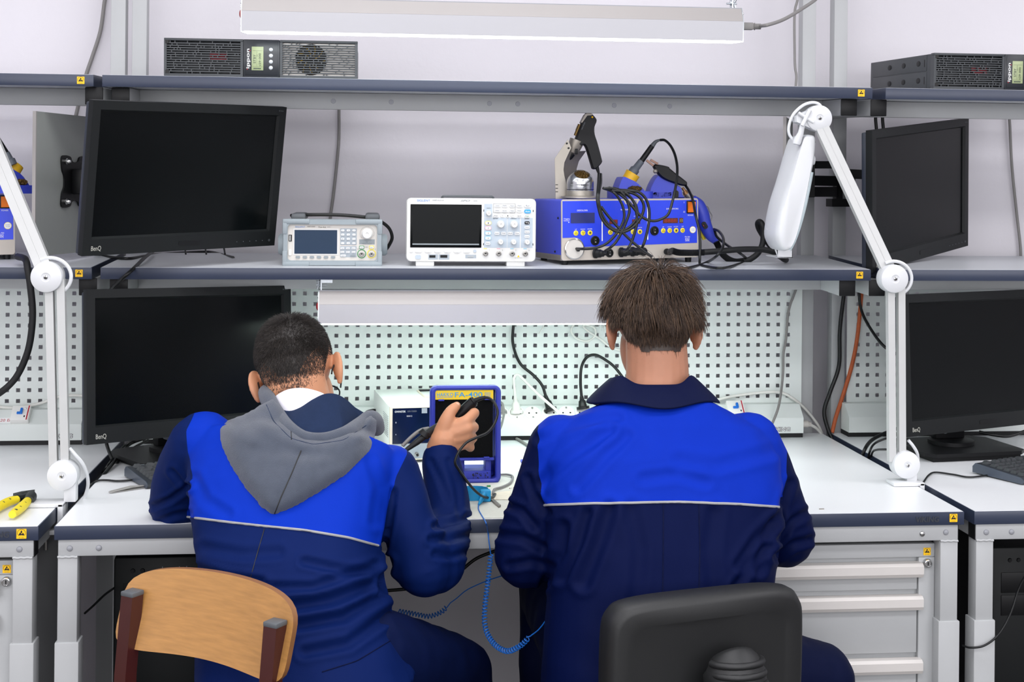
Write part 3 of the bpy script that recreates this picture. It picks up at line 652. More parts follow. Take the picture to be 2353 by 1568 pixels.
def bnc(par, f, zx, zy, ringm=None, k=1.0, y=0.0):
    x, z = f(zx, zy); bm = new()
    lathe(bm, [(0.0068 * k, 0), (0.0068 * k, 0.002), (0.0052 * k, 0.0022), (0.0052 * k, 0.011), (0.0046 * k, 0.0112), (0.0042 * k, 0.004), (0, 0.004)], (x, y, z), (0, -1, 0), 22); c = obj('connector', bm, 'steel', par)
    bm = new(); cyl(bm, (x, y - 0.003, z), (x, y - 0.0085, z), 0.0019 * k, n=12); obj('pin', bm, 'black_ink', c)
    bm = new(); cyl(bm, (x - 0.0065 * k, y - 0.007, z), (x + 0.0065 * k, y - 0.007, z), 0.001, n=8); obj('lug', bm, 'steel', c)
    if ringm:
        bm = new(); lathe(bm, [(0.0105 * k, 0), (0.0105 * k, 0.001), (0.0088 * k, 0.0012), (0.0088 * k, 0)], (x, y, z), (0, -1, 0), 26, caps=False); obj('channel_ring', bm, ringm, c)
    return c
def key(par, f, zx, zy, w, h, k, m='key_white', s=None, y=0.0, nm='button', tm='grey_ink', d=0.0025):
    bm = new(); x, z = f(zx, zy); prism(bm, rrect(w * k, h * k, min(w, h) * k * 0.35, 3, x, z), 0, d, XZ(0, y, 0)); b = obj(nm, bm, m, par)
    if s: text(s, XZ(x, y - d - 0.0001, z), h * k * 0.42, tm, b, min(w * k * 0.72, len(s) * h * k * 0.3))
    return b
# --- signal generator
gx = V(636, 600, 0.56)
G = thing('signal_generator', 'small pale signal generator with grey corner bumpers and a big white dial', 'instrument', Matrix.Translation((gx.x + 0.014, 0.56, SHZ(0.56))))
k = 0.000281; f = fmap(127, 770, k); gw = (945 - 127) * k; gh = (770 - 385) * k
bm = new(); box(bm, (0.008, 0.004, 0.008), (gw - 0.008, 0.25, gh - 0.006), 0.004); obj('case', bm, 'inst_white', G)
for zz in (0,):
    bm = new(); o_ = rrect(gw, gh, 0.014, 5, gw / 2, gh / 2); i_ = rrect(gw - 0.022, gh - 0.024, 0.008, 5, gw / 2, gh / 2)
    ring_loft(bm, [[(x, 0.03, z) for x, z in i_], [(x, 0.03, z) for x, z in o_], [(x, -0.006, z) for x, z in o_], [(x * 0.99 + gw * 0.005, -0.011, z * 0.985 + gh * 0.0075) for x, z in o_], [(x, -0.011, z) for x, z in i_], [(x, 0.03, z) for x, z in i_]], 0, False, False); br = obj('bumper', bm, 'inst_blue_grey', G, 35)
    for sx, sz in ((0, 0), (1, 0), (0, 1), (1, 1)):
        bm = new(); x0 = 0.0 if not sx else gw - 0.062; box(bm, (x0, -0.0135, -0.001 if not sz else gh - 0.011), (x0 + 0.062, 0.0, 0.010 if not sz else gh + 0.001), 0.003)
        xa = -0.001 if not sx else gw - 0.0105; z0 = -0.001 if not sz else gh - 0.035; box(bm, (xa, -0.013, z0), (xa + 0.0115, 0.0, z0 + 0.036), 0.003); obj('corner_pad', bm, 'inst_blue_grey', br)
bm = new(); prism(bm, rrect(gw - 0.022, gh - 0.024, 0.006, 4, gw / 2, gh / 2), -0.004, 0.0, XZ(0, -0.004, 0)); fc = obj('front_panel', bm, 'inst_white', G); Y0 = -0.004
fpart('screen_frame', fc, 'inst_white2', f, (212, 462), (585, 682), Y0 - 0.001, 0); sc_ = fpart('screen', G, 'gen_screen', f, (222, 474), (574, 672), Y0 - 0.0016, 0)
fpart('keypad_ground', fc, 'keypad_grey', f, (599, 460), (736, 598), Y0 - 0.0004, 0); fpart('keypad_ground', fc, 'keypad_grey', f, (599, 608), (736, 700), Y0 - 0.0004, 0); fpart('arrow_ground', fc, 'key_grey', f, (757, 550), (886, 592), Y0 - 0.0004, 0)
for r in range(4):
    for c in range(3): key(G, f, (620, 666, 713)[c], 476 + r * 35.5, 27, 17, k, s='789456123.0±'[r * 3 + c], y=Y0)
for r in range(2):
    for c in range(3): key(G, f, (618, 664, 711)[c], 625 + r * 31, 32, 17, k, 'key_white', ('Mod', 'Sweep', 'Burst', 'Param', 'Utility', 'Store')[r * 3 + c], Y0)
key(G, f, 625, 686, 44, 17, k, 'key_white', 'Waveforms', Y0); key(G, f, 705, 686, 44, 17, k, 'inst_blue_grey', 'Ch1/Ch2', Y0)
for c in range(6): key(G, f, 251 + c * 58, 700, 36, 20, k, 'key_grey', None, Y0)
for x, s in ((796, '<'), (845, '>')): key(G, f, x, 573, 32, 20, k, 'key_grey', s, Y0, tm='black_ink')
kn = knob(G, f, 822, 503, 0.0118, 0.015, y=Y0, nm='dial')
bm = new()
for a in range(-200, 30, 12):
    x, z = f(822, 503); t_ = math.radians(a + 5); p = Vector((x - math.cos(t_) * 0.0165, Y0 - 0.0002, z - math.sin(t_) * 0.0165)); box(bm, p - Vector((0.0008, 0.0002, 0.0005)), p + Vector((0.0008, 0.0002, 0.0005)))
obj('dial_scale', bm, 'grey_ink', fc)
fpart('usb_port', G, 'black_plastic', f, (175, 514), (200, 570), Y0 - 0.0012, 0); fpart('usb_tongue', fc, 'inst_white2', f, (182, 520), (189, 564), Y0 - 0.0018, 0)
key(G, f, 187, 661, 24, 52, k, 'inst_white2', None, Y0, 'power_button')
for x, m, s in ((778, 'ring_green', '1'), (860, 'ring_yellow', '2')):
    bnc(G, f, x, 671, m, 1.0, Y0); bm = new(); X, Z = f(x, 617); prism(bm, rrect(42 * k, 28 * k, 6 * k, 3, X, Z), 0, 0.001, XZ(0, Y0, 0)); obj('output_frame', bm, m, fc); key(G, f, x, 617, 34, 19, k, 'key_white', 'Output', Y0 - 0.0008)
for s, x, z, h, m, w_ in (('SIGLENT', 268, 449, 14, 'brand_blue', 82), ('АКИП-3418/1', 358, 446, 9, 'black_ink', 66), ('True Arb', 448, 450, 12, 'black_ink', 62), ('1', 748, 632, 10, 'black_ink', 4), ('2', 890, 632, 10, 'black_ink', 5), ('40 MHz', 505, 449, 8, 'grey_ink', 26), ('50Ω', 818, 615, 9, 'grey_ink', 22)):
    X, Z = f(x, z); text(s, XZ(X, Y0 - 0.0002, Z), h * k, m, fc, w_ * k, shear=0.25 if 'True' in s else 0)
for s in (-1, 1):                                                # swivelling handle with its hubs
    x = 0 if s < 0 else gw
    bm = new(); lathe(bm, [(0.026, 0), (0.026, 0.008), (0.022, 0.0135), (0.0, 0.0135)], (x, 0.05, f(0, 603)[1]), (s, 0, 0), 26); hb = obj('handle_hub', bm, 'inst_blue_grey', G)
    bm = new(); box(bm, (x + s * 0.0005, 0.04, 0.01), (x + s * 0.011, 0.11, 0.048), 0.004); obj('rear_pad', bm, 'dark_grey', G) if 'dark_grey' in MATS else bm.free()
mat('dark_grey', (84, 88, 92), 0.5, var=0.05)
for s, x in ((-1, 0.014), (1, 0.190)): 
    bm = new(); box(bm, (x, 0.06, gh - 0.004), (x + 0.035, 0.20, gh + 0.0125), 0.006); obj('handle_end', bm, 'dark_grey', G)
bm = new(); tube(bm, catmull([(0.012, 0.11, gh + 0.006), (0.05, 0.08, gh + 0.0085), (0.12, 0.07, gh + 0.009), (0.18, 0.07, gh + 0.005), (0.215, 0.085, gh - 0.001), (0.245, 0.10, gh - 0.02), (0.2555, 0.11, gh - 0.045), (0.248, 0.12, 0.042), (0.238, 0.13, 0.028)], 8), 0.0042, 8); tag(obj('power_cable', bm, 'black_cable', G))
# --- oscilloscope
ox = V(933, 600, 0.545)
O_ = thing('oscilloscope', 'white oscilloscope with a wide dark screen and rows of knobs', 'instrument', Matrix.Translation((ox.x, 0.545, SHZ(0.545))))
k = 0.0002845; f = fmap(1205, 760, k); ow = (2283 - 1205) * k; oz0, oz1 = f(0, 720)[1], f(0, 195)[1]
bm = new(); o_ = rrect(ow, oz1 - oz0, 0.011, 5, ow / 2, (oz0 + oz1) / 2)
sh = lambda s: [((x - ow / 2) * s + ow / 2, (z - (oz0 + oz1) / 2) * s + (oz0 + oz1) / 2) for x, z in o_]
ring_loft(bm, [[(x, y, z) for x, z in sh(s)] for y, s in ((0.13, 0.93), (0.128, 0.95), (0.045, 0.97), (0.02, 1.0), (0.003, 1.0), (0.0, 0.988))]); cs_ = obj('case', bm, 'inst_white2', O_, 35)
fpart('screen_frame', O_, 'osc_screen', f, (1238, 247), (1827, 604), -0.0016, 0.001, 0.0008); fpart('screen', O_, 'osc_screen', f, (1256, 262), (1808, 572), -0.0022, 0); fpart('screen_lip', O_, 'key_grey', f, (1256, 571), (1808, 583), -0.0024, 0, 0.0004)
for a, b in (((1848, 240), (1916, 350)), ((1848, 354), (2040, 604)), ((2044, 354), (2148, 604)), ((2156, 354), (2255, 604))): fpart('control_ground', cs_, 'tint_blue', f, a, b, -0.0003, 0.002)
bm = new(); 
for a, b in (((1924, 236), (2108, 238)), ((1924, 312), (2108, 314)), ((1924, 236), (1926, 314)), ((2106, 236), (2108, 314))): fbox(bm, f, a, b, -0.0004, 0.001)
obj('group_frame', bm, 'grey_ink', cs_, 0)
knob(O_, f, 1885, 318, 0.0058, 0.01)
for c, x in enumerate((1957, 2018, 2081, 2141)):
    for r, z in enumerate((254, 296)): key(O_, f, x, z, 44, 27, k, 'key_white', (('Cursors', 'Display', 'Measure', 'Acquire'), ('Utility', 'Save', 'Default', 'History'))[r][c], 0)
key(O_, f, 2210, 252, 54, 32, k, 'key_white', 'Run', 0); key(O_, f, 2210, 300, 54, 32, k, 'cyan_key', 'Auto', 0, tm='white_ink'); key(O_, f, 2206, 340, 42, 24, k, 'key_white', 'Single', 0, tm='ring_green')
for x, s in ((1946, 'Print'), (1999, '<'), (2044, '■'), (2087, '>'), (2141, 'Search')): key(O_, f, x, 338, 40 if len(s) > 1 else 26, 24, k, 'key_white', s, 0, tm='black_ink')
for r, m in enumerate(('ring_yellow', 'ring_pink', 'ring_cyan', 'ring_cyan')):
    bm = new(); x, z = f(1882, 399 + r * 42); prism(bm, rrect(54 * k, 34 * k, 16 * k, 5, x, z), 0, 0.001, XZ()); rg = obj('channel_ring', bm, m, O_); key(O_, f, 1882, 399 + r * 42, 46, 26, k, 'key_white', '1234'[r], 0, tm='black_ink')
key(O_, f, 1880, 568, 40, 26, k, 'key_white', 'Math', 0)
for x, z, r in ((1986, 409, 0.0080), (2098, 409, 0.0080), (1986, 556, 0.0058), (2095, 556, 0.0058), (2208, 556, 0.0058)): knob(O_, f, x, z, r, 0.013)
for x, s in ((1956, 'Invert'), (2011, 'Coupl'), (2068, 'Roll'), (2124, 'Zoom'), ): key(O_, f, x, 484, 42, 26, k, 'key_white', s, 0)
key(O_, f, 2207, 395, 42, 26, k, 'black_plastic', 'Trig', 0, tm='white_ink')
for z, s in ((434, 'Setup'), (471, 'Normal'), (509, 'Level')): key(O_, f, 2207, z, 42, 24, k, 'key_white', s, 0)
for c in range(6): key(O_, f, 1307 + c * 79.5, 632, 52, 26, k, 'key_white', None, 0)
for x, m in ((1247, 'key_white'), (1773, 'tint_blue')): key(O_, f, x, 632, 24, 24, k, m, None, 0)
for i, (x, m) in enumerate(((1862, 'ring_yellow'), (1972, 'ring_pink'), (2084, 'ring_cyan'), (2194, 'ring_cyan'))):
    bnc(O_, f, x, 651, None, 1.0); fpart('channel_mark', cs_, m, f, (x - 16, 609), (x + 12, 614), -0.0003, 0.001)
    X, Z = f(x + 31, 624); text('1234'[i], XZ(X, -0.0002, Z), 9 * k, 'black_ink', cs_)
key(O_, f, 1304, 683, 46, 34, k, 'tint_blue', None, 0, 'power_button')
for a, b in (((1388, 661), (1468, 704)), ((1474, 661), (1562, 704)), ((1695, 663), (1785, 692))): fpart('port_recess', O_, 'keypad_grey', f, a, b, -0.0005, 0.002)
fpart('usb_port', O_, 'black_plastic', f, (1397, 668), (1447, 688), -0.0012, 0.002); fpart('video_port', O_, 'black_plastic', f, (1487, 666), (1545, 688), -0.0012, 0.002)
for x in (1725, 1752): fpart('probe_pad', O_, 'steel', f, (x - 10, 676), (x + 10, 681), -0.002, 0)
bm = new(); X, Z = f(2137, 674); prism(bm, [(X - 0.003, Z - 0.0022), (X + 0.003, Z - 0.0022), (X, Z + 0.003)], 0, 0.0004, XZ()); obj('warning_mark', bm, 'yellow', cs_)
for s, x, z, h, m, w_ in (('SIGLENT', 1345, 216, 18, 'brand_blue', 108), ('АКИП-4131/1А', 1465, 213, 12, 'grey_ink', 94), ('SPO', 1690, 215, 15, 'grey_ink', 78), ('100 MHz', 1775, 216, 9, 'grey_ink', 34), ('ВЕРТИК', 1943, 361, 9, 'black_ink', 40), ('ГОРИЗОНТ', 2095, 361, 9, 'black_ink', 52), ('ЗАПУСК', 2205, 361, 9, 'black_ink', 40), ('Intensity', 1886, 276, 8, 'black_ink', 34), ('300 Vpk CAT I', 2138, 689, 6, 'black_ink', 66)):
    X, Z = f(x, z); text(s, XZ(X, -0.0004, Z), h * k, m, cs_, w_ * k, shear=0.3 if s == 'SPO' else 0)
for x in (1285, 2040):
    bm = new(); (x0, z0), (x1, z1) = f(x, 760), f(x + 153, 716); box(bm, (x0, 0.004, 0), (x1, 0.05, z1), 0.002); obj('foot', bm, 'inst_white2', O_)
for x in (1845, 2258):
    for z in (296, 575): fpart('clip_slot', cs_, 'black_plastic', f, (x - 3, z - 9), (x + 3, z + 9), -0.0003, 0.001)
bm = new(); tube(bm, catmull([(0.085, 0.06, oz1 - 0.003), (0.088, 0.055, oz1 + 0.003), (0.1, 0.05, oz1 + 0.004), (0.19, 0.05, oz1 + 0.004), (0.207, 0.055, oz1 + 0.003), (0.21, 0.06, oz1 - 0.003)], 5), 0.0028, 8); obj('handle', bm, 'dark_grey', O_)

# --- soldering and rework station
mat('station_blue', (58, 72, 196), 0.45, var=0.04, vs=15, bump=0.03, bs=700)
mat('panel_blue', (38, 66, 222), 0.35, var=0.04, vs=10)
mat('panel_beige', (186, 178, 168), 0.45, var=0.03)
mat('lcd_navy', (42, 50, 110), 0.25, var=0.05)
mat('led_brown', (92, 42, 30), 0.3, var=0.05)
mat('led_red', (168, 50, 30), 0.4, var=0.0)
mat('led_olive', (150, 140, 60), 0.4, var=0.0)
mat('button_yellow', (246, 222, 56), 0.4, var=0.02)
SW, SH = 0.37, 0.147
SM = Matrix.Translation((1.227, 0.624, 1.312)) @ Matrix.Rotation(0.265, 4, 'Z') @ Matrix.Rotation(-0.013, 4, 'Y') @ Matrix.Translation((-SW / 2, 0, -SH / 2))
def sf(zx, zy): return ((zx - 250) / 1880 * SW, SH * (1 - (zy - 180) / 820))
def station(label, M):
    t = thing('soldering_station', label, 'soldering station', M); P = lambda *a: fpart(*a)
    bm = new(); prism(bm, rrect(SW, SH, 0.006, 4, SW / 2, SH / 2), -0.175, -0.004, XZ()); c = obj('case', bm, 'station_blue', t)
    bm = new(); box(bm, (-0.0006, 0.005, -0.0004), (SW + 0.0006, 0.174, 0.0135), 0.001); obj('lower_skirt', bm, 'dull_steel', t)
    bm = new(); prism(bm, rrect(SW, SH, 0.006, 4, SW / 2, SH / 2), -0.004, 0, XZ()); fr = obj('front_frame', bm, 'panel_beige', t)
    pl = [sf(262, 203), sf(2112, 203), sf(2112, 800), sf(545, 822)] + [(sf(410, 845)[0] + 0.0275 * math.cos(math.radians(a)), sf(410, 845)[1] + 0.0275 * math.sin(math.radians(a))) for a in range(8, 100, 10)] + [sf(262, 695)]
    bm = new(); prism(bm, pl, 0, 0.0006, XZ()); ov = obj('front_overlay', bm, 'panel_blue', t, 0); y = -0.0006
    for x in (330, 2040):
        for yy in (0.02, 0.15):
            bm = new(); X = sf(x, 0)[0]; cyl(bm, (X, yy, 0.001), (X, yy, -0.0125), 0.0085, 0.0075, 18); obj('foot', bm, 'rubber', t)
    for z, yy in ((0.102, 0.02), (0.02, 0.04), (0.018, 0.165)):
        bm = new(); ball(bm, (-0.0004, yy, z), 0.0028, 0, 10); obj('screw', bm, 'black_plastic', c)
    lc = P('display', t, 'lcd_navy', sf, (370, 362), (688, 500), y - 0.0008, 0)
    for a, b, s, n in ((890, 1000, '888', 0), (1200, 1310, '888', 0), (1628, 1838, '8888', 0), (1860, 1912, '8', 1)):
        d = P('led_display', t, 'led_brown', sf, (a, 450 if a > 1500 else 460), (b, 520), y - 0.0008, 0); X, Z = sf((a + b) / 2, 485)
        text(s, XZ(X, y - 0.0009, Z), 0.0082, 'led_olive' if n else 'led_red', d, (b - a) * 0.82 / 1880 * SW)
    def ybtn(x, z, kind, r=0.0062):
        X, Z = sf(x, z); bm = new(); lathe(bm, [(r, 0), (r, 0.0006), (r * 0.9, 0.0009), (0, 0.0009)], (X, y, Z), (0, -1, 0), 24); b = obj('button', bm, 'button_yellow', t); bm = new(); yy = y - 0.0012
        T = XZ(X, yy, Z)
        if kind in 'ud':
            s = 1 if kind == 'u' else -1; q = [(-0.0034, -0.0022 * s), (0.0034, -0.0022 * s), (0, 0.0036 * s)]
            tube(bm, [T @ Vector((a, b_, 0)) for a, b_ in q], 0.0005, 5, closed=True)
        elif kind == 'e':
            for a in range(4): tube(bm, [T @ Vector((0.0036 * math.cos(a * PI / 4), 0.0036 * math.sin(a * PI / 4), 0)), T @ Vector((-0.0036 * math.cos(a * PI / 4), -0.0036 * math.sin(a * PI / 4), 0))], 0.00045, 5)
        elif kind == 'a':
            for a in range(4): ball(bm, T @ Vector((0.0025 * math.cos(a * PI / 2 + 0.4), 0.0025 * math.sin(a * PI / 2 + 0.4), 0)), (0.0013, 0.0004, 0.0009), 0, 8)
        if kind != 's': obj('key_mark', bm, 'black_ink', b)
        else: bm.free()
        return b
    for x0, ks in ((437, 'ude'), (902, 'ud'), (1212, 'ue'), (1632, 'udea')):
        for i, kd in enumerate(ks): ybtn(x0 + i * (95 if x0 < 1500 else 91), 633 if x0 < 800 else (630 if x0 < 1500 else 622), kd)
    X, Z = sf(2050, 617); bm = new(); lathe(bm, [(0.0085, 0), (0.0085, 0.0006), (0.0082, 0.0008), (0, 0.0008)], (X, y, Z), (0, -1, 0), 26); b = obj('start_button', bm, 'button_yellow', t); bm = new(); cyl(bm, (X, y - 0.0007, Z), (X, y - 0.0011, Z), 0.0076, n=26); b2 = obj('cap', bm, 'white_ink', b)
    text('START', XZ(X, y - 0.0012, Z + 0.0019), 0.0022, 'grey_ink', b2, 0.011); text('STOP', XZ(X, y - 0.0012, Z - 0.0021), 0.0022, 'grey_ink', b2, 0.009)
    for x, z in ((693, 740), (1508, 622), (887, 912), (1355, 905)):
        X, Z = sf(x, z); r = 0.0115 if z < 800 else 0.0105; bm = new(); lathe(bm, [(r, 0), (r, 0.002), (r * 0.9, 0.003), (r * 0.72, 0.003), (r * 0.7, 0.0012), (0, 0.0012)], (X, y, Z), (0, -1, 0), 26); s_ = obj('rocker_switch', bm, 'black_plastic', t)
        bm = new(); box(bm, (X - r * 0.45, y - 0.004, Z - r * 0.6), (X + r * 0.45, y, Z + r * 0.6), 0.001); obj('rocker', bm, 'black_plastic', s_)
        text('I', XZ(X + 0.0005, y - 0.0041, Z + r * 0.3), 0.003, 'white_ink', s_); text('O', XZ(X, y - 0.0041, Z - r * 0.3), 0.003, 'white_ink', s_)
    X, Z = sf(410, 845); bm = new(); lathe(bm, [(0.0255, 0), (0.0255, 0.005), (0.0235, 0.006), (0.0232, 0.004), (0.0, 0.004)], (X, y, Z), (0, -1, 0), 40); fl = obj('filter_holder', bm, 'chrome', t); bm = new(); cyl(bm, (X, y - 0.0035, Z), (X, y - 0.0048, Z), 0.0231, n=40); obj('filter_face', bm, 'inst_white', fl)
    bm = new(); X2, Z2 = sf(448, 855); cyl(bm, (X2, y - 0.004, Z2), (X2, y - 0.012, Z2), 0.0042, n=14); obj('hose_nipple', bm, 'rubber', fl)
    for x, z, sx in ((690, 912, 0.02), (1040, 905, 0.02), (1195, 900, 0.016)):
        X, Z = sf(x, z); bm = new(); lathe(bm, [(0.012, 0), (0.012, 0.005), (0.010, 0.006), (0.0098, 0.016), (0.0082, 0.017), (0.0075, 0.024), (0.0045, 0.026), (0.004, 0.034), (0, 0.034)], (X, y, Z), Vector((0.75, -1, 0.0)), 22); obj('plug_socket', bm, 'rubber', t)
    P('power_frame', t, 'black_plastic', sf, (1962, 212), (2090, 388), y - 0.002, 0, 0.0008)
    bm = new(); (x0, z0), (x1, z1) = sf(1975, 372), sf(2078, 230); ring_loft(bm, [[(x, yy, z) for yy, z in ((y, z0), (y - 0.0035, z0), (y - 0.0065, z1), (y, z1))] for x in (x0, x1)]); obj('power_rocker', bm, 'orange_plastic', t)
    for x, a, b in ((791, 295, 747), (1415, 293, 742)): P('divider', ov, 'white_ink', sf, (x - 7, a), (x + 7, b), y - 0.0003, 0)
    for s, x, z, h, w_ in (('DESOLDER', 525, 330, 21, 142), ('SOLDER', 1095, 326, 21, 105), ('SMD REWORK', 1762, 322, 21, 174), ('POWER', 2018, 415, 20, 78), ('UP', 437, 583, 14, 24), ('DOWN', 530, 583, 14, 58), ('ENTER', 625, 581, 14, 62), ('UP', 902, 578, 14, 24), ('ENTER', 1000, 576, 14, 62), ('ENTER', 1308, 574, 14, 58), ('UP', 1630, 571, 14, 24), ('DOWN', 1722, 571, 14, 56), ('ENTER', 1812, 569, 14, 60), ('AIR', 1905, 567, 14, 32), ('Clogging', 314, 442, 16, 78), ('Indicator', 314, 464, 16, 78), ('▶', 345, 487, 14, 16), ('B.PORT', 1255, 418, 13, 60), ('FR-702', 1973, 713, 18, 72), ('ESD', 1972, 742, 24, 60), ('SAFE', 1972, 766, 20, 60), ('I', 1926, 235, 24, 4), ('O', 1928, 367, 24, 24)):
        X, Z = sf(x, z); text(s, XZ(X, y - 0.0002, Z), h * SH / 820, 'white_ink', ov, w_ / 1880 * SW)
    (xa, z) = sf(1075, 190); (xb, _z) = sf(1305, 190); z2 = sf(0, 252)[1]; bm = new(); prism(bm, [(xa, z), (xa + 0.007, z2), (xb - 0.007, z2), (xb, z)], 0, 0.001, XZ()); lp = obj('logo_plate', bm, 'panel_beige', t); text('HAKKO', XZ((xa + xb) / 2, -0.0011, (z + z2) / 2), 0.007, 'panel_blue', lp, 0.029, bold=0.008)
    return t
station('blue and beige soldering station between the oscilloscope and the magnifier head', SM)
LM = Matrix.Translation((-1.655, 0.012, 0.0)) @ SM
station('blue soldering station cut by the left edge of the picture', LM)

# --- things standing on or hanging from the station
def wthing(name, label, cat, p): return thing(name, label, cat, Matrix.Translation(p))
def loc(t): 
    o = t.matrix_world.translation.copy(); return lambda px, py, Y: V(px, py, Y) - o
STZ = 1.312 + SH / 2 + 0.0005
# metal stand of the desoldering gun; photo crop scale 7.125, origin (1260, 250)
def g(zx, zy): return (1260 + zx / 7.125, 250 + zy / 7.125)
mat('stand_metal', (158, 152, 142), 0.38, metal=0.55, var=0.06)
t = wthing('gun_stand', 'grey bent metal stand holding the black desoldering gun', 'stand', (1.09, 0.70, STZ)); q = loc(t)
front = [(105, 815), (320, 500), (375, 640), (345, 700), (262, 880), (248, 1000), (262, 1100), (300, 1250), (300, 1475), (120, 1500)]
bm = new(); ring_loft(bm, [[q(*g(*p), 0.685) + Vector((0, d, 0)) for p in front] for d in (0, 0.003)]); fp = obj('side_plate', bm, 'stand_metal', t, 20)
back = [(345, 700), (620, 690), (540, 780), (490, 880), (465, 980), (440, 1100), (440, 1480), (300, 1480), (300, 1250), (262, 1100), (248, 1000), (262, 880)]
bm = new(); A = [q(*g(*p), 0.690) for p in ((345, 700), (262, 880), (248, 1000), (262, 1100), (300, 1250), (300, 1480))]; B = [q(*g(*p), 0.735) for p in ((620, 690), (500, 860), (465, 980), (455, 1100), (455, 1250), (455, 1480))]
bm2 = []
for a, b in zip(A, B): pass
ring_loft(bm, [[a, b, b + Vector((0, 0.002, 0)), a + Vector((0, 0.002, 0))] for a, b in zip(A, B)]); obj('back_plate', bm, 'stand_metal', t, 20)
for p in ((303, 568), (332, 645)):
    bm = new(); c = q(*g(*p), 0.684); cyl(bm, c, c + Vector((0, -0.002, 0)), 0.0024, n=12); obj('bolt', bm, 'black_plastic', fp)
for z in (1245, 1303, 1360): 
    bm = new(); a, b = q(*g(118, z - 6), 0.6845), q(*g(158, z + 6), 0.6845); box(bm, a - Vector((0, 0.0004, 0)), b + Vector((0, 0.0004, 0))); obj('slot', bm, 'black_ink', fp)
a, b = q(*g(400, 470), 0.705), q(*g(510, 800), 0.72); ax = (q(*g(440, 740), 0.71) - q(*g(520, 540), 0.71)).normalized()
c0 = q(*g(470, 520), 0.708)
bm = new(); lathe(bm, [(0.0175, 0.0), (0.019, 0.0), (0.0165, 0.02), (0.0125, 0.033), (0.0115, 0.033), (0.0155, 0.02), (0.0175, 0.0)], c0, ax, 30, caps=False); cu_ = obj('cup', bm, 'stand_metal', t)
bm = new(); c = q(*g(462, 700), 0.692); box(bm, c - Vector((0.004, 0.001, 0.007)), c + Vector((0.003, 0.001, 0.007)), 0.001); obj('latch', bm, 'black_plastic', cu_)
bm = new(); c = q(*g(385, 745), 0.705); lathe(bm, [(0.008, 0), (0.006, 0.012), (0.001, 0.02)], q(*g(390, 740), 0.706), (q(*g(320, 860), 0.706) - q(*g(390, 740), 0.706)), 14); obj('nozzle_tip', bm, 'black_plastic', t)
# gun
t = wthing('desoldering_gun', 'black pistol shaped desoldering gun resting nose down in its metal stand', 'tool', V(1365, 300, 0.71)); q = loc(t)
outl = [(620, 60), (665, 62), (720, 95), (788, 190), (752, 300), (755, 420), (800, 560), (870, 830), (872, 880), (840, 925), (770, 990), (715, 985), (695, 940), (620, 690), (575, 600), (520, 615), (450, 580), (425, 520), (450, 440), (520, 250), (585, 110)]
cs = [q(*g(v.x, v.y), 0.708) for v in catmull([(x, y, 0) for x, y in outl], 3, True)]; cen = sum(cs, Vector()) / len(cs)
def pillow(cs, th, e=0.004, prof=((0.0, 0.93), (0.15, 0.975), (0.4, 1.0), (0.6, 1.0), (0.85, 0.975), (1.0, 0.93))):
    out = []; n = len(cs)
    for tt, s in prof:
        off = (1 - s) * 0.05
        ring = []
        for i, p in enumerate(cs):
            d = cs[(i + 1) % n] - cs[i - 1]; nn = Vector((-d.z, 0, d.x)); nn = nn.normalized() if nn.length > 1e-9 else nn
            if nn.dot(p - cs[0]) < -99: nn = -nn
            ring.append((p, nn, off))
        out.append((tt, ring))
    area_ = sum(cs[i].x * cs[(i + 1) % n].z - cs[(i + 1) % n].x * cs[i].z for i in range(n)); sg = 1 if area_ > 0 else -1
    return [[p + nn * sg * o + Vector((0, (tt - 0.5) * th, 0)) for p, nn, o in ring] for tt, ring in out]
bm = new(); ring_loft(bm, pillow(cs, 0.034)); gb = obj('grip_body', bm, 'rubber', t, 50)
bm = new(); cs2 = [q(*g(x, y), 0.7) for x, y in ((590, 100), (640, 58), (720, 95), (700, 110), (625, 115), (540, 235), (525, 225))]; ring_loft(bm, [[p + Vector((0, d, 0)) for p in cs2] for d in (-0.013, 0.02)]); obj('rear_cap', bm, 'dull_steel', t)
bm = new(); c = q(*g(720, 137), 0.689); ball(bm, c, 0.0026, 0, 12); obj('button', bm, 'yellow', gb)
a, b = q(*g(515, 260), 0.706), q(*g(440, 440), 0.706); bm = new(); tube(bm, [a, b], 0.0045, 12)
for i in range(9): 
    p = a.lerp(b, i / 15); d = (b - a).normalized(); tube(bm, [p, p + d * 0.0009], 0.0056, 12)
obj('spring_rod', bm, 'brass', t) if 'brass' in MATS else bm.free()
mat('brass', (120, 94, 48), 0.4, metal=0.6, var=0.5, vs=300)
bm = new(); tube(bm, [a, b], 0.0042, 12)
for i in range(9):
    p = a.lerp(b, i / 15); d = (b - a).normalized(); tube(bm, [p, p + d * 0.0009], 0.0056, 12)
obj('spring_rod', bm, 'brass', t)
al_ = (q(*g(600, 220), 0.69) - q(*g(545, 345), 0.69)); T = Matrix.Translation(q(*g(572, 282), 0.6885)) @ Matrix(((1, 0, 0, 0), (0, 0, -1, 0), (0, 1, 0, 0), (0, 0, 0, 1))) @ Matrix.Rotation(math.atan2(al_.z, al_.x), 4, 'Z')
text('HAKKO FM-2024', T, 0.0028, 'grey_ink', gb, 0.02)
bm = new(); tube(bm, [q(*g(785, 930), 0.70), q(*g(805, 990), 0.698), q(*g(825, 1060), 0.69)], [0.0055, 0.0045, 0.003], 10); obj('strain_relief', bm, 'rubber', t)
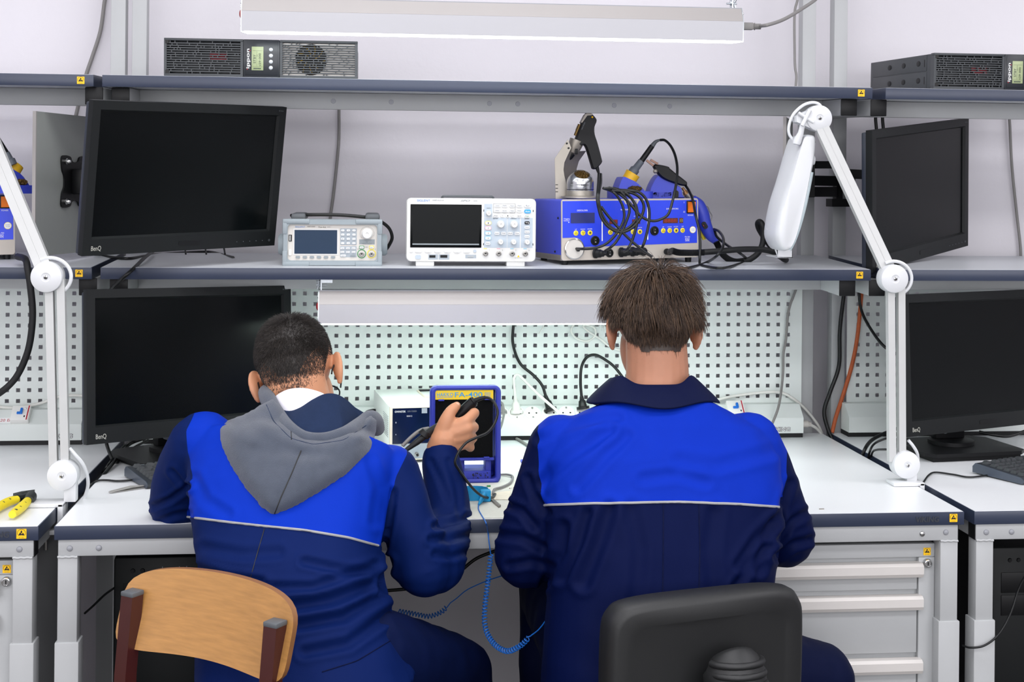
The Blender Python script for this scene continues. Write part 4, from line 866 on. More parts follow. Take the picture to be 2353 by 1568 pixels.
# tip cleaner
mat('clean_alu', (196, 198, 202), 0.22, metal=0.9, var=0.05, vs=10)
cc = V(1334, 440, 0.655); t = wthing('tip_cleaner', 'silver ball shaped tip cleaner filled with brass curls', 'tip cleaner', (cc.x, 0.66, STZ))
bm = new(); lathe(bm, [(0.046, 0), (0.046, 0.004), (0.036, 0.0055), (0.034, 0.006), (0.034, 0.017), (0.0335, 0.018), (0, 0.018)], (0, 0, 0), (0, 0, 1), 40); obj('base_ring', bm, 'stand_metal', t)
bm = new(); lathe(bm, [(0.0325, 0.017), (0.0335, 0.022), (0.0335, 0.036), (0.030, 0.040)], (0, 0, 0), (0, 0, 1), 40, caps=False)
TA = Vector((0.05, -0.56, 0.83)).normalized(); TCN = Vector((0, 0, 0.036)); th_ = [math.radians(a) for a in range(112, 37, -6)] + [math.radians(37)]
lathe(bm, [(0.0338 * math.sin(a), 0.0338 * math.cos(a)) for a in th_] + [(0.0192, 0.0275), (0.0185, 0.026), (0.018, 0.014)], TCN, TA, 40, caps=False)
bw = obj('bowl', bm, 'clean_alu', t)
bm = new(); lathe(bm, [(0.0336, 0.0205), (0.0338, 0.0212), (0.0336, 0.022)], (0, 0, 0), (0.0, 0, 1), 40, caps=False); obj('seam', bm, 'black_ink', bw)
text('HAKKO', Matrix.Translation((0.006, -0.0338, 0.0315)) @ Matrix.Rotation(PI / 2 - 0.2, 4, 'X') @ Matrix.Rotation(0.1, 4, 'Y'), 0.0048, 'black_ink', bw, 0.018, 0.002, bold=0.008); text('FT-700', Matrix.Translation((0.006, -0.0336, 0.0265)) @ Matrix.Rotation(PI / 2, 4, 'X'), 0.0024, 'grey_ink', bw, 0.009, 0.002)
def curls(name, par, c, rx, ry, rz, n, r, seed, m='brass', tilt=0.0):
    rnd = random.Random(seed); bm = new()
    for i in range(n):
        a = rnd.uniform(0, 2 * PI); d = math.sqrt(rnd.random()); p = Vector((rx * d * math.cos(a), ry * d * math.sin(a), 0)); p.z = -p.y * tilt * -1 + rnd.uniform(-rz, rz)
        ax = Vector((rnd.uniform(-1, 1), rnd.uniform(-1, 1), rnd.uniform(-1, 1))).normalized(); x, y = frame_of(ax); R = rnd.uniform(0.0025, 0.0045)
        tube(bm, [Vector(c) + p + x * R * math.cos(s * 0.8) + y * R * math.sin(s * 0.8) + ax * s * 0.0003 for s in range(7)], r, 4)
    o = obj(name, bm, m, par); o['kind'] = 'stuff'; return o
curls('brass_wool', bw, TCN + TA * 0.0225, 0.0155, 0.013, 0.003, 190, 0.0005, 2, tilt=0.68)
# iron holder
def iron_holder(label, M):
    t = thing('iron_holder', label, 'iron holder', M)
    bm = new(); o = [(-0.052, 0.0), (0.052, 0.0), (0.052, 0.04), (0.047, 0.055), (-0.047, 0.055), (-0.052, 0.04)]
    bm = new(); prism(bm, rrect(0.105, 0.085, 0.02, 5, 0, 0.02), 0, 0.018); bs_ = obj('tray', bm, 'station_blue', t)
    sec = lambda w, y0, y1, z: [(-w, y0, z), (w, y0, z), (w, y1, z), (-w, y1, z)]
    bm = new(); prof = [(-0.038, 0.018), (-0.036, 0.03), (-0.030, 0.046), (-0.026, 0.053), (-0.022, 0.054), (0.004, 0.043), (0.014, 0.036), (0.028, 0.022), (0.031, 0.018)]
    ring_loft(bm, [[(x, y + (0.004 if i in (0, 3) else 0), z) for x, z in prof] for i, y in enumerate((-0.012, -0.006, 0.038, 0.046))]); obj('body', bm, 'station_blue', t, 40)
    ax = Vector((0.5, -0.12, 0.86)).normalized(); c = Vector((-0.012, 0.012, 0.035))
    bm = new(); lathe(bm, [(0.0165, 0), (0.0175, 0.008), (0.019, 0.032), (0.0185, 0.033), (0.0165, 0.0325), (0.0145, 0.012), (0.0, 0.012)], c, ax, 30); obj('cone', bm, 'yellow2', t)
    bm = new(); ball(bm, (0.004, -0.0115, 0.0245), (0.019, 0.003, 0.0068), 0, 20); mo = obj('opening', bm, 'black_ink', t); curls('brass_wool', mo, (0.004, -0.0145, 0.0245), 0.015, 0.001, 0.004, 60, 0.0005, 5)
    return t, c, ax
ih = V(1449, 455, 0.72)
t, hc, hax = iron_holder('blue iron holder with a yellow cone in the middle of the station top', Matrix.Translation((ih.x, 0.70, STZ)) @ Matrix.Rotation(0.1, 4, 'Z'))
lh, _c, _a = iron_holder('blue iron holder with a yellow cone at the left edge of the picture', Matrix.Translation((V(28, 452, 0.62).x, 0.66, STZ)) @ Matrix.Rotation(0.9, 4, 'Z') @ Matrix.Diagonal((0.95, 0.95, 1.1, 1)))
def iron(label, pts, Y):
    t = wthing('soldering_iron', label, 'tool', V(*pts[0], Y)); q = loc(t); P = [q(*p, Y) for p in pts]
    bm = new(); d = (P[1] - P[0]); tube(bm, [P[0] - d * 0.4, P[0], P[0].lerp(P[1], 0.18), P[0].lerp(P[1], 0.3), P[1]], [0.012, 0.0125, 0.0125, 0.0092, 0.0085], 20); obj('sleeve', bm, 'iron_grey', t)
    bm = new(); tube(bm, [P[1], P[2]], [0.0072, 0.0066], 18); obj('grip', bm, 'black_plastic', t)
    bm = new(); tube(bm, catmull([P[2], P[2].lerp(P[3], 0.5) + Vector((-0.001, 0, 0.003)), P[3]], 6), [0.0062 - 0.0003 * i for i in range(13)], 14); obj('strain_relief', bm, 'dark_grey', t)
    return t
mat('iron_grey', (92, 98, 106), 0.5, var=0.05)
def h8(zx, zy): return (1390 + zx / 8.114, 300 + zy / 8.114)
iron('grey and black soldering iron standing in the yellow cone of the middle station', [h8(535, 760), h8(680, 570), h8(880, 290), h8(1030, 175)], 0.71)
iron('grey soldering iron in the yellow cone at the left picture edge', [(24, 372), (14, 352), (-18, 300), (-40, 280)], 0.64)
# tweezer holder and hot tweezers
t = wthing('tweezer_holder', 'blue rounded holder under the black hot tweezers', 'iron holder', (V(1527, 455, 0.76).x, 0.755, STZ)); q = loc(t)
outl = [h8(775, 1250), h8(780, 1100), h8(850, 930), h8(920, 830), h8(970, 805), h8(1050, 850), h8(1300, 980), h8(1390, 1050), h8(1420, 1180), h8(1420, 1250)]
bm = new(); P = [q(*p, 0.755) for p in outl]; P = [Vector((p.x, p.y, max(0.0, p.z - (0.002 if i not in (0, len(P) - 1) else 9)))) for i, p in enumerate(P)]
ring_loft(bm, pillow([Vector((v.x, v.y, max(v.z, 0))) for v in catmull(P, 3, True)], 0.06)); obj('body', bm, 'station_blue', t, 50)
bm = new(); c = q(*h8(1320, 1190), 0.722); prism(bm, rrect(0.014, 0.02, 0.006, 4), 0, 0.002, XZ(c.x, c.y, c.z)); obj('side_clip', bm, 'black_plastic', t)
bm = new(); prism(bm, rrect(0.12, 0.06, 0.01, 3, -0.04, 0.0), 0, 0.0155); obj('tray', bm, 'station_blue', t)
t = wthing('hot_tweezers', 'black hot tweezers lying on the blue rounded holder', 'tool', V(*h8(1200, 800), 0.73)); q = loc(t)
outl = [h8(890, 660), h8(930, 630), h8(1060, 645), h8(1190, 680), h8(1200, 715), h8(1320, 800), h8(1500, 940), h8(1525, 975), h8(1515, 1030), h8(1420, 1030), h8(1320, 1000), h8(1130, 930), h8(1010, 850), h8(910, 720)]
bm = new(); ring_loft(bm, pillow([q(v.x, v.y, 0.725) for v in catmull([(x, y, 0) for x, y in outl], 3, True)], 0.026)); bd = obj('grip_body', bm, 'black_plastic', t, 50)
for a, b in (((890, 645), (775, 555)), ((975, 620), (850, 545))):
    bm = new(); flat_bar(bm, q(*h8(*a), 0.722), q(*h8(*b), 0.722), 0.005, 0.008); obj('tip_arm', bm, 'copper', t) if 'copper' in MATS else bm.free()
mat('copper', (112, 88, 78), 0.35, metal=0.8, var=0.2)
for a, b in (((900, 655), (775, 555)), ((985, 625), (850, 548))):
    bm = new(); flat_bar(bm, q(*h8(*a), 0.722), q(*h8(*b), 0.722), 0.0055, 0.008); obj('tip_arm', bm, 'copper', t)
bm = new(); c = q(*h8(940, 760), 0.715); ball(bm, c, (0.006, 0.006, 0.006)); obj('roller', bm, 'stand_metal', t)
T = Matrix.Translation(q(*h8(1150, 770), 0.7125)) @ Matrix(((1, 0, 0, 0), (0, 0, -1, 0), (0, 1, 0, 0), (0, 0, 0, 1))) @ Matrix.Rotation(-0.6, 4, 'Z'); text('HAKKO', T, 0.0045, 'grey_ink', bd, 0.022)
# hot air gun
def a3(zx, zy): return (1520 + zx / 7.84, 430 + zy / 7.84)
t = wthing('hot_air_gun', 'blue hot air gun hanging by the right side of the soldering station', 'tool', V(*a3(800, 700), 0.72)); q = loc(t)
path = [(560, 190), (660, 310), (730, 480), (790, 690), (880, 870), (985, 985)]; rad = [0.008, 0.0155, 0.018, 0.0165, 0.0135, 0.009]
cp_ = catmull([q(*a3(*p), 0.74) for p in path], 6); rr = []
for i in range(len(cp_)):
    u = i / (len(cp_) - 1) * (len(rad) - 1); j = min(int(u), len(rad) - 2); rr.append(rad[j] + (rad[j + 1] - rad[j]) * (u - j))
bm = new(); tube(bm, cp_, rr, 22); hg = obj('handle', bm, 'station_blue', t, 50)
bm = new(); tube(bm, [q(*a3(375, 10), 0.745), q(*a3(430, 85), 0.745)], [0.0034, 0.0042], 12); tube(bm, [q(*a3(425, 80), 0.745), q(*a3(445, 115), 0.745)], [0.0085, 0.0085], 16); obj('nozzle', bm, 'copper_tan', t) if 'copper_tan' in MATS else bm.free()
mat('copper_tan', (168, 126, 84), 0.4, metal=0.6, var=0.2)
bm = new(); tube(bm, [q(*a3(375, 10), 0.745), q(*a3(428, 85), 0.745)], [0.0034, 0.0042], 12); tube(bm, [q(*a3(418, 75), 0.745), q(*a3(450, 125), 0.745)], [0.006, 0.0085], 16); nz_ = obj('nozzle', bm, 'copper_tan', t)
bm = new(); tube(bm, [q(*a3(450, 125), 0.745), q(*a3(545, 210), 0.745)], [0.0086, 0.0095], 18); obj('barrel', bm, 'dull_steel', t)
bm = new(); c = q(*a3(780, 690), 0.7215); T = Matrix.Translation(c) @ Matrix(((1, 0, 0, 0), (0, 0, -1, 0), (0, 1, 0, 0), (0, 0, 0, 1))) @ Matrix.Rotation(0.55, 4, 'Z'); prism(bm, rrect(0.0115, 0.019, 0.005, 4), -0.003, 0.0012, T); sp = obj('switch_plate', bm, 'black_plastic', t); bm = new(); prism(bm, rrect(0.004, 0.011, 0.001, 2, 0.001, 0), 0, 0.003, T); obj('slider', bm, 'rubber', sp); bm = new(); prism(bm, rrect(0.0015, 0.004, 0.0005, 2, -0.003, 0.001), 0, 0.0016, T); obj('red_mark', bm, 'red_ink', sp)
bm = new(); tube(bm, catmull([q(*a3(*p), 0.735) for p in ((790, 420), (775, 370), (800, 345), (840, 370), (860, 430), (905, 510), (895, 560), (880, 620), (850, 560), (845, 500), (800, 430))], 4), 0.0014, 6); obj('hook', bm, 'steel', t)
bm = new(); tube(bm, [q(*a3(700, 775), 0.755), q(*a3(740, 870), 0.755), q(*a3(770, 945), 0.755)], [0.004, 0.0058, 0.0045], 12); obj('yellow_clip', bm, 'button_yellow', t)
def ribbed(pts, r, Y, name, t, q, pitch=0.0022, sub=10):
    c = catmull([q(*p, Y) if len(p) == 2 else q(*p) for p in pts], sub); L_ = 0; out = []; rad = []
    for i in range(len(c) - 1):
        n = max(2, int((c[i + 1] - c[i]).length / (pitch / 2)))
        for j in range(n): out.append(c[i].lerp(c[i + 1], j / n))
    for i in range(len(out)): rad.append(r * (1.0 if i % 2 else 0.84))
    bm = new(); tube(bm, out, rad, 14); return obj(name, bm, 'rubber', t, 0)
ribbed([a3(985, 985), a3(1020, 1060), a3(1075, 1180), a3(1190, 1290), a3(1330, 1345), a3(1490, 1330)], 0.0085, 0.70, 'ribbed_hose', t, q)
bm = new(); hose = [(*a3(1490, 1330), 0.69), (*a3(1600, 1300), 0.685), (*a3(1740, 1190), 0.68), (*a3(1820, 1020), 0.68), (*a3(1835, 820), 0.68), (*a3(1815, 680), 0.68), (*a3(1770, 625), 0.69), (*a3(1735, 660), 0.70), (*a3(1760, 760), 0.71), (*a3(1870, 940), 0.71), (*a3(1990, 1100), 0.70), (*a3(2120, 1240), 0.68), (*a3(2240, 1310), 0.66), (*a3(2190, 1290), 0.63), (*a3(2090, 1200), 0.61), (*a3(1900, 1140), 0.60), (*a3(1700, 1122), 0.59), (*a3(1400, 1125), 0.585), (*a3(1100, 1150), 0.58), (*a3(760, 1175), 0.58)]
tube(bm, catmull([q(*p) for p in hose], 8), 0.0074, 14); obj('hose', bm, 'rubber', t, 60)
ribbed([a3(770, 1178), a3(600, 1185), a3(430, 1185), a3(300, 1180), a3(200, 1150)], 0.0082, 0.58, 'ribbed_hose', t, q)
bm = new(); tube(bm, [q(*a3(200, 1150), 0.58), q(*a3(160, 1165), 0.61), q(*a3(150, 1170), 0.655)], 0.008, 14); lathe(bm, [(0.008, 0), (0.008, 0.004), (0, 0.004)], q(*a3(95, 1165), 0.64), (0, -1, 0), 16); obj('hose_elbow', bm, 'rubber', t)
# ------------------------------------------------------------------ things on the desks
mat('bright_steel', (176, 174, 170), 0.35, metal=0.25, var=0.12, vs=60)
mat('gw_white', (232, 236, 232), 0.45, var=0.01)
mat('gw_cream', (226, 216, 196), 0.45, var=0.02)
mat('gw_window', (10, 24, 52), 0.15, spec=0.6, var=0.15, vs=20)
mat('fa_blue', (44, 56, 164), 0.45, var=0.06, vs=25, bump=0.05, bs=500)
mat('foam_black', (16, 17, 18), 0.95, spec=0.1, var=0.6, vs=900, bump=0.8, bs=900)
mat('label_yellow', (232, 198, 34), 0.5, var=0.06, vs=40)
mat('label_blue', (52, 150, 206), 0.5, var=0.0)
mat('strap_blue', (24, 150, 204), 0.5, var=0.1, vs=60)
mat('cord_blue', (22, 104, 196), 0.45, var=0.05)
mat('mat_grey', (206, 206, 196), 0.75, var=0.08, vs=140, bump=0.1, bs=500)
mat('key_dark', (52, 55, 58), 0.38, var=0.08)
mat('kb_body', (44, 48, 53), 0.42, var=0.06)
mat('kb_side', (64, 72, 84), 0.4, var=0.05)
# bench power supply
M = Matrix.Translation((0.641, 0.556, TZ)) @ Matrix.Rotation(0.13, 4, 'Z')
t = thing('power_supply', 'white bench power supply with a dark blue window behind the smoke absorber', 'power supply', M)
bm = new(); box(bm, (0.0, 0.003, 0.006), (0.21, 0.278, 0.132), 0.002); cs_ = obj('case', bm, 'gw_white', t)
bm = new(); box(bm, (0.0, -0.008, 0.006), (0.21, 0.004, 0.133), 0.002); fr = obj('front_frame', bm, 'gw_cream', t)
fpl = lambda nm, par, m, a, b, y0=-0.0095, y1=-0.006, bev=0.0: part(nm, par, m, (box, (a[0], y0, a[1]), (b[0], y1, b[1]), bev))
wn = fpl('window', t, 'gw_window', (0.006, 0.046), (0.204, 0.129)); fpl('lower_panel', t, 'keypad_grey', (0.006, 0.01), (0.204, 0.045))
text('GWINSTEK', XZ(0.024, -0.0096, 0.1215), 0.0045, 'white_ink', wn, 0.026, bold=0.008); text('GPD-73303D', XZ(0.052, -0.0096, 0.1215), 0.0038, 'grey_ink', wn, 0.022); text('КАН 2', XZ(0.046, -0.0096, 0.1105), 0.0035, 'white_ink', wn, 0.0125); text('В', XZ(0.014, -0.0096, 0.096), 0.003, 'white_ink', wn); text('А', XZ(0.014, -0.0096, 0.068), 0.003, 'white_ink', wn)
fpl('sticker', wn, 'keypad_grey', (0.075, 0.116), (0.088, 0.128), -0.0099, -0.009)
f = lambda x, z: (x, z)
for x in (0.064, 0.095): bnc(t, f, x, 0.020, None, 0.8, -0.009)
for x in (0.03, 0.045): key(t, f, x, 0.036, 0.006, 0.005, 1.0, 'key_white', None, -0.0093)
for i in range(11):
    bm = new(); tube(bm, [(-0.0004, 0.02, 0.105 - i * 0.0048), (-0.0004, 0.10, 0.105 - i * 0.0048)], 0.0006, 4); obj('vent_slit', bm, 'grey_ink', cs_)
for x in (0.10, 0.19):
    pass
bm = new(); tube(bm, [(0.105, 0.12, 0.1325), (0.105, 0.23, 0.1325), (0.155, 0.23, 0.1325), (0.155, 0.12, 0.1325)], 0.003, 6, closed=True); obj('handle', bm, 'gw_cream', t)
bm = new(); box(bm, (0.108, 0.222, 0.1322), (0.152, 0.236, 0.136), 0.001); obj('handle_grip', bm, 'black_plastic', t)
for x in (0.01, 0.18):
    for y in (0.02, 0.25): bm = new(); cyl(bm, (x + 0.01, y, 0), (x + 0.01, y, 0.007), 0.007, n=14); obj('foot', bm, 'rubber', t)
# smoke absorber
FO = VZ(998, 1112, TZ); k = 0.0001938
t = thing('smoke_absorber', 'blue upright smoke absorber with black foam and a yellow name label', 'fume absorber', Matrix.Translation((FO.x - 0.010, 0.315, TZ)) @ Matrix.Rotation(0.02, 4, 'Z') @ Matrix.Rotation(-0.05, 4, 'X'))
A = lambda zx, zy: ((zx - 205) * k, (1250 - zy) * k)
fw_, fh_ = 0.156, 0.2135
bm = new(); out = rrect(fw_, fh_, 0.014, 5, fw_ / 2, fh_ / 2); inn = rrect(fw_ - 0.022, fh_ - 0.018, 0.006, 5, fw_ / 2, fh_ / 2 + 0.001)
sc_ = lambda P, s, dx=0: [((x - fw_ / 2) * s + fw_ / 2, (z - fh_ / 2) * s + fh_ / 2) for x, z in P]
ring_loft(bm, [[(x, 0.035, z) for x, z in inn], [(x, 0.003, z) for x, z in inn], [(x, 0.0, z) for x, z in sc_(inn, 1.04)], [(x, 0.0, z) for x, z in sc_(out, 0.965)], [(x, 0.004, z) for x, z in out], [(x, 0.03, z) for x, z in out], [(x, 0.05, z) for x, z in sc_(out, 0.96)], [(x, 0.085, z) for x, z in sc_(out, 0.9)], [(x, 0.085, z) for x, z in sc_(inn, 0.80)], [(x, 0.035, z) for x, z in sc_(inn, 0.98)]], 0, False, False); fr = obj('frame', bm, 'fa_blue', t, 45)
def fap(nm, par, m, a, b, y0, y1, bev=0.0):
    (x0, z0), (x1, z1) = A(*a), A(*b); return part(nm, par, m, (box, (x0, y0, z1), (x1, y1, z0), bev))
fap('filter', t, 'foam_black', (258, 300), (920, 965), 0.008, 0.02)
lb_ = fap('name_label', t, 'label_yellow', (258, 198), (922, 300), 0.004, 0.01)
for s, x, z, h, w_ in (('HAKKO', 372, 243, 40, 186), ('FA-400', 640, 246, 56, 316), ('ESD', 858, 236, 26, 66), ('SAFE', 858, 262, 18, 62), ('SMOKE ABSORBER', 370, 272, 14, 176)):
    X, Z = A(x, z); text(s, XZ(X, 0.0038, Z), h * k, 'label_blue', lb_, w_ * k, bold=0.008 if h > 30 else 0)
fap('cross_rail', t, 'fa_blue', (258, 960), (935, 992), 0.003, 0.03, 0.002)
for a, b in (((295, 295), (362, 316)), ((820, 290), (886, 308)), ((815, 950), (880, 968)), ((500, 965), (725, 990))): fap('filter_clip', t, 'fa_blue', a, b, 0.001, 0.012, 0.001)
fap('lower_tray', t, 'fa_blue', (330, 1112), (900, 1235), 0.006, 0.05, 0.002)
for a, b in (((530, 990), (600, 1235)), ((840, 990), (905, 1235))): fap('strut', t, 'fa_blue', a, b, 0.012, 0.06, 0.001)
bm = new(); rnd = random.Random(4)
for i in range(34):
    X, Z = A(rnd.uniform(690, 880), rnd.uniform(1125, 1220)); ball(bm, (X, 0.0055, Z), (rnd.uniform(0.0005, 0.0022), 0.0003, rnd.uniform(0.0005, 0.0016)), 0, 6)
so = obj('soot_spots', bm, 'black_ink', t); so['kind'] = 'stuff'
# desk mat, strap and bits between the two people
MX0, MX1 = 0.66, 1.25
one('desk_mat', (lambda b: (box(b, (MX0, 0.004, TZ), (MX1, 0.455, TZ + 0.0018)), b)[1])(new()), 'mat_grey', 'worn pale grey work mat on the desk between the two people', 'mat')
def Z_(zx, zy, z=TZ + 0.004): return VZ(1040 + zx / 7.84, 1020 + zy / 7.84, z)
S0 = Z_(430, 1070, TZ); t = wthing('wrist_strap', 'bright blue antistatic wrist strap lying on the mat', 'wrist strap', (S0.x, S0.y, TZ + 0.002))
bm = new(); 
rs = [];
for i in range(33):
    a = -0.5 + i / 32 * (2 * PI - 0.1); rs.append(Vector((-0.006 + 0.033 * math.cos(a), 0.034 + 0.024 * math.sin(a), 0.0)))
ring_loft(bm, [[p, p + Vector((0, 0, 0.021)), p * 0.97 + Vector((0, 0.001, 0.021)), p * 0.97 + Vector((0, 0.001, 0))] for p in rs]); obj('band', bm, 'strap_blue', t, 60)
bm = new(); box(bm, (0.008, -0.002, 0), (0.030, 0.016, 0.024), 0.003); bk = obj('buckle', bm, 'strap_blue', t)
bm = new(); tube(bm, [(0.016, -0.004, 0.018), (0.007, -0.02, 0.006), (0.002, -0.031, 0.002)], [0.005, 0.0042, 0.002], 10); obj('snap_plug', bm, 'strap_blue', t)
sp = S0
cordA = [Vector((S0.x + 0.002, S0.y - 0.03, TZ + 0.004)), VZ(1100, 1172, TZ + 0.003), VZ(1110, 1190, TZ + 0.003), VZ(1117, 1203, TZ + 0.003), V(1121, 1222, -0.004), V(1124, 1248, -0.008)]
def coil(pts, r, turns_pitch, wr, lead0=(), lead1=()):
    c = catmull(pts, 24); out = list(lead0); L_ = 0; ang = 0; x = None
    for i in range(len(c) - 1):
        d = (c[i + 1] - c[i]); seg = d.length; dn = d.normalized()
        if x is None: x, y = frame_of(dn)
        else: x = (x - dn * x.dot(dn)).normalized(); y = dn.cross(x)
        n = max(1, int(seg / (turns_pitch / 9)))
        for j in range(n):
            out.append(c[i] + d * (j / n) + x * r * math.cos(ang) + y * r * math.sin(ang)); ang += 2 * PI * (seg / n) / turns_pitch
    out += list(lead1); bm = new(); tube(bm, out, wr, 6); return bm
bm = coil([V(1128, 1275, -0.01), V(1122, 1330, -0.015), V(1114, 1400, -0.03), V(1116, 1445, -0.05), V(1135, 1480, -0.08), V(1165, 1497, -0.11), V(1195, 1485, -0.13), V(1215, 1466, -0.14)], 0.0046, 0.0062, 0.0012, catmull(cordA, 6), catmull([V(1218, 1463, -0.14), V(1240, 1445, -0.15), V(1258, 1418, -0.16), V(1265, 1390, -0.16)], 5))
tag(obj('coiled_cord', bm, 'cord_blue'), 'blue coiled cord hanging from the wrist strap over the desk edge', 'cord')
bm = coil([V(1026, 1396, 0.2), V(1012, 1408, 0.2), V(985, 1417, 0.2), V(955, 1412, 0.2), V(915, 1405, 0.2)], 0.0046, 0.0064, 0.0012, catmull([V(1190, 1310, 0.12), V(1165, 1320, 0.13), V(1120, 1335, 0.15), V(1075, 1355, 0.17), V(1050, 1375, 0.19), V(1035, 1386, 0.2)], 5))
tag(obj('coiled_cord', bm, 'cord_blue'), 'blue coiled cord stretched below the desk behind the boy in the grey hood', 'cord')
t = wthing('resistor', 'tiny green electronic part lying under the smoke absorber', 'component', Z_(650, 765, TZ + 0.0035)); bm = new(); cyl(bm, (-0.004, 0, 0), (0.004, 0.001, 0), 0.0019, n=12); obj('body', bm, 'ring_green', t); bm = new(); tube(bm, [(-0.004, 0, 0), (-0.012, 0.002, 0.0005), (-0.02, 0.001, 0)], 0.0004, 5); obj('wire', bm, 'steel', t)
bm = new(); rnd = random.Random(9)
for i in range(14): p = Z_(rnd.uniform(1010, 1190), rnd.uniform(790, 850), TZ + 0.0022); ball(bm, p, rnd.uniform(0.0005, 0.0016), 0, 6)
tag(obj('solder_crumbs', bm, 'led_brown'), 'dark crumbs scattered on the mat near the right person', 'crumbs', kind='stuff')
bm = new(); P = [Z_(*p, TZ + 0.003) for p in ((640, 985), (700, 985), (870, 1130), (830, 1150))]; ring_loft(bm, [[p + Vector((0, 0, d)) for p in P] for d in (0, 0.003)]); tag(obj('flat_stick', bm, 'dull_steel'), 'flat brown metal strip on the mat under the cord', 'strip')
t = wthing('paper_sheet', 'stained white paper sheet on the mat beside the right sleeve', 'paper', Z_(800, 950, TZ + 0.0024)); o = t.matrix_world.translation; bm = new(); P = [Z_(*p, TZ + 0.0024) - o for p in ((640, 895), (1060, 850), (1000, 1010), (700, 1010))]; ring_loft(bm, [[p + Vector((0, 0, d)) for p in P] for d in (0, 0.0006)]); obj('sheet', bm, 'paper_stain', t) if 'paper_stain' in MATS else bm.free()
mat('paper_stain', (226, 218, 200), 0.8, var=0.12, vs=60)
bm = new(); P = [Z_(*p, TZ + 0.0024) - o for p in ((640, 895), (1060, 850), (1000, 1010), (700, 1010))]; ring_loft(bm, [[p + Vector((0, 0, d)) for p in P] for d in (0, 0.0006)]); obj('sheet', bm, 'paper_stain', t)
B0 = VZ(1206, 1096, TZ + 0.002); t = wthing('parts_tray', 'blue corner of a small tray behind the right sleeve', 'tray', (B0.x, B0.y, TZ + 0.002))
bm = new(); box(bm, (0.0, 0.0, 0), (0.09, 0.06, 0.022), 0.002); box(bm, (-0.004, -0.002, 0.02), (0.094, 0.064, 0.027), 0.002); obj('body', bm, 'station_blue', t)
bm = new(); p = VZ(1888, 1170, TZ + 0.001); box(bm, p - Vector((0.005, 0.0012, 0.001)), p + Vector((0.005, 0.0012, 0.0006))); tag(obj('metal_chip', bm, 'dull_steel'), 'tiny dark chip lying alone on the right part of the middle desk', 'chip')
# tweezers and pliers
t = wthing('tweezers', 'steel tweezers lying on the desk left of the boy in the grey hood', 'tweezers', VZ(250, 1131, TZ)); o = t.matrix_world.translation
a, b = VZ(252, 1131, TZ + 0.003) - o, VZ(352, 1116, TZ + 0.003) - o
for k_, sp in ((0, 0.0), (1, 0.0065)):
    d = (b - a).normalized(); n_ = Vector((-d.y, d.x, 0)); P = [a - n_ * 0.0055, a.lerp(b, 0.05) - n_ * 0.0065, a.lerp(b, 0.5) - n_ * 0.006, b - n_ * 0.001, b + n_ * 0.001, a.lerp(b, 0.5) + n_ * 0.006, a.lerp(b, 0.05) + n_ * 0.0065, a + n_ * 0.0055]
    up = [Vector((0, 0, sp * f_)) for f_ in (0.1, 0.3, 1, 0.4, 0.4, 1, 0.3, 0.1)]
    bm = new(); ring_loft(bm, [[p + u_ + Vector((0, 0, h_)) for p, u_ in zip(P, up)] for h_ in (-0.002, -0.001)]); obj('blade', bm, 'bright_steel', t)
mat('plier_yellow', (226, 206, 40), 0.5, var=0.06); mat('plier_black', (34, 38, 38), 0.45, var=0.1)
t = wthing('side_cutters', 'side cutters with yellow and black handles on the left desk', 'pliers', VZ(55, 1145, TZ)); o = t.matrix_world.translation; W = lambda x, y, z=0.012: VZ(x, y, TZ + z) - o
for nm, pts in (('handle', ((-30, 1186), (0, 1164), (22, 1153), (40, 1148))), ('handle', ((28, 1183), (40, 1174), (56, 1160), (66, 1148)))):
    bm = new(); c = catmull([W(*p) for p in pts], 6); tube(bm, c, [0.0075 + 0.002 * math.sin(PI * i / (len(c) - 1)) for i in range(len(c))], 14); hh = obj(nm, bm, 'plier_yellow', t)
    bm = new(); 
    for i in range(3, len(c) - 4, 4): ball(bm, c[i] + Vector((0.003, -0.004, 0.007)), (0.004, 0.002, 0.0016), 0, 8)
    obj('grip_mark', bm, 'plier_black', hh)
bm = new(); tube(bm, [W(28, 1151), W(42, 1144), W(60, 1141)], [0.008, 0.009, 0.011], 14); tube(bm, [W(66, 1152), W(70, 1145), W(72, 1141)], [0.010, 0.012, 0.011], 14); obj('jaw_sleeve', bm, 'plier_black', t)
bm = new(); a = [W(30, 1141, 0.014), W(50, 1136, 0.016), W(80, 1132, 0.012), W(78, 1142, 0.012), W(45, 1146, 0.014)]; ring_loft(bm, [[p + Vector((0, 0, d)) for p in a] for d in (0, 0.006)]); obj('jaws', bm, 'plier_black', t)
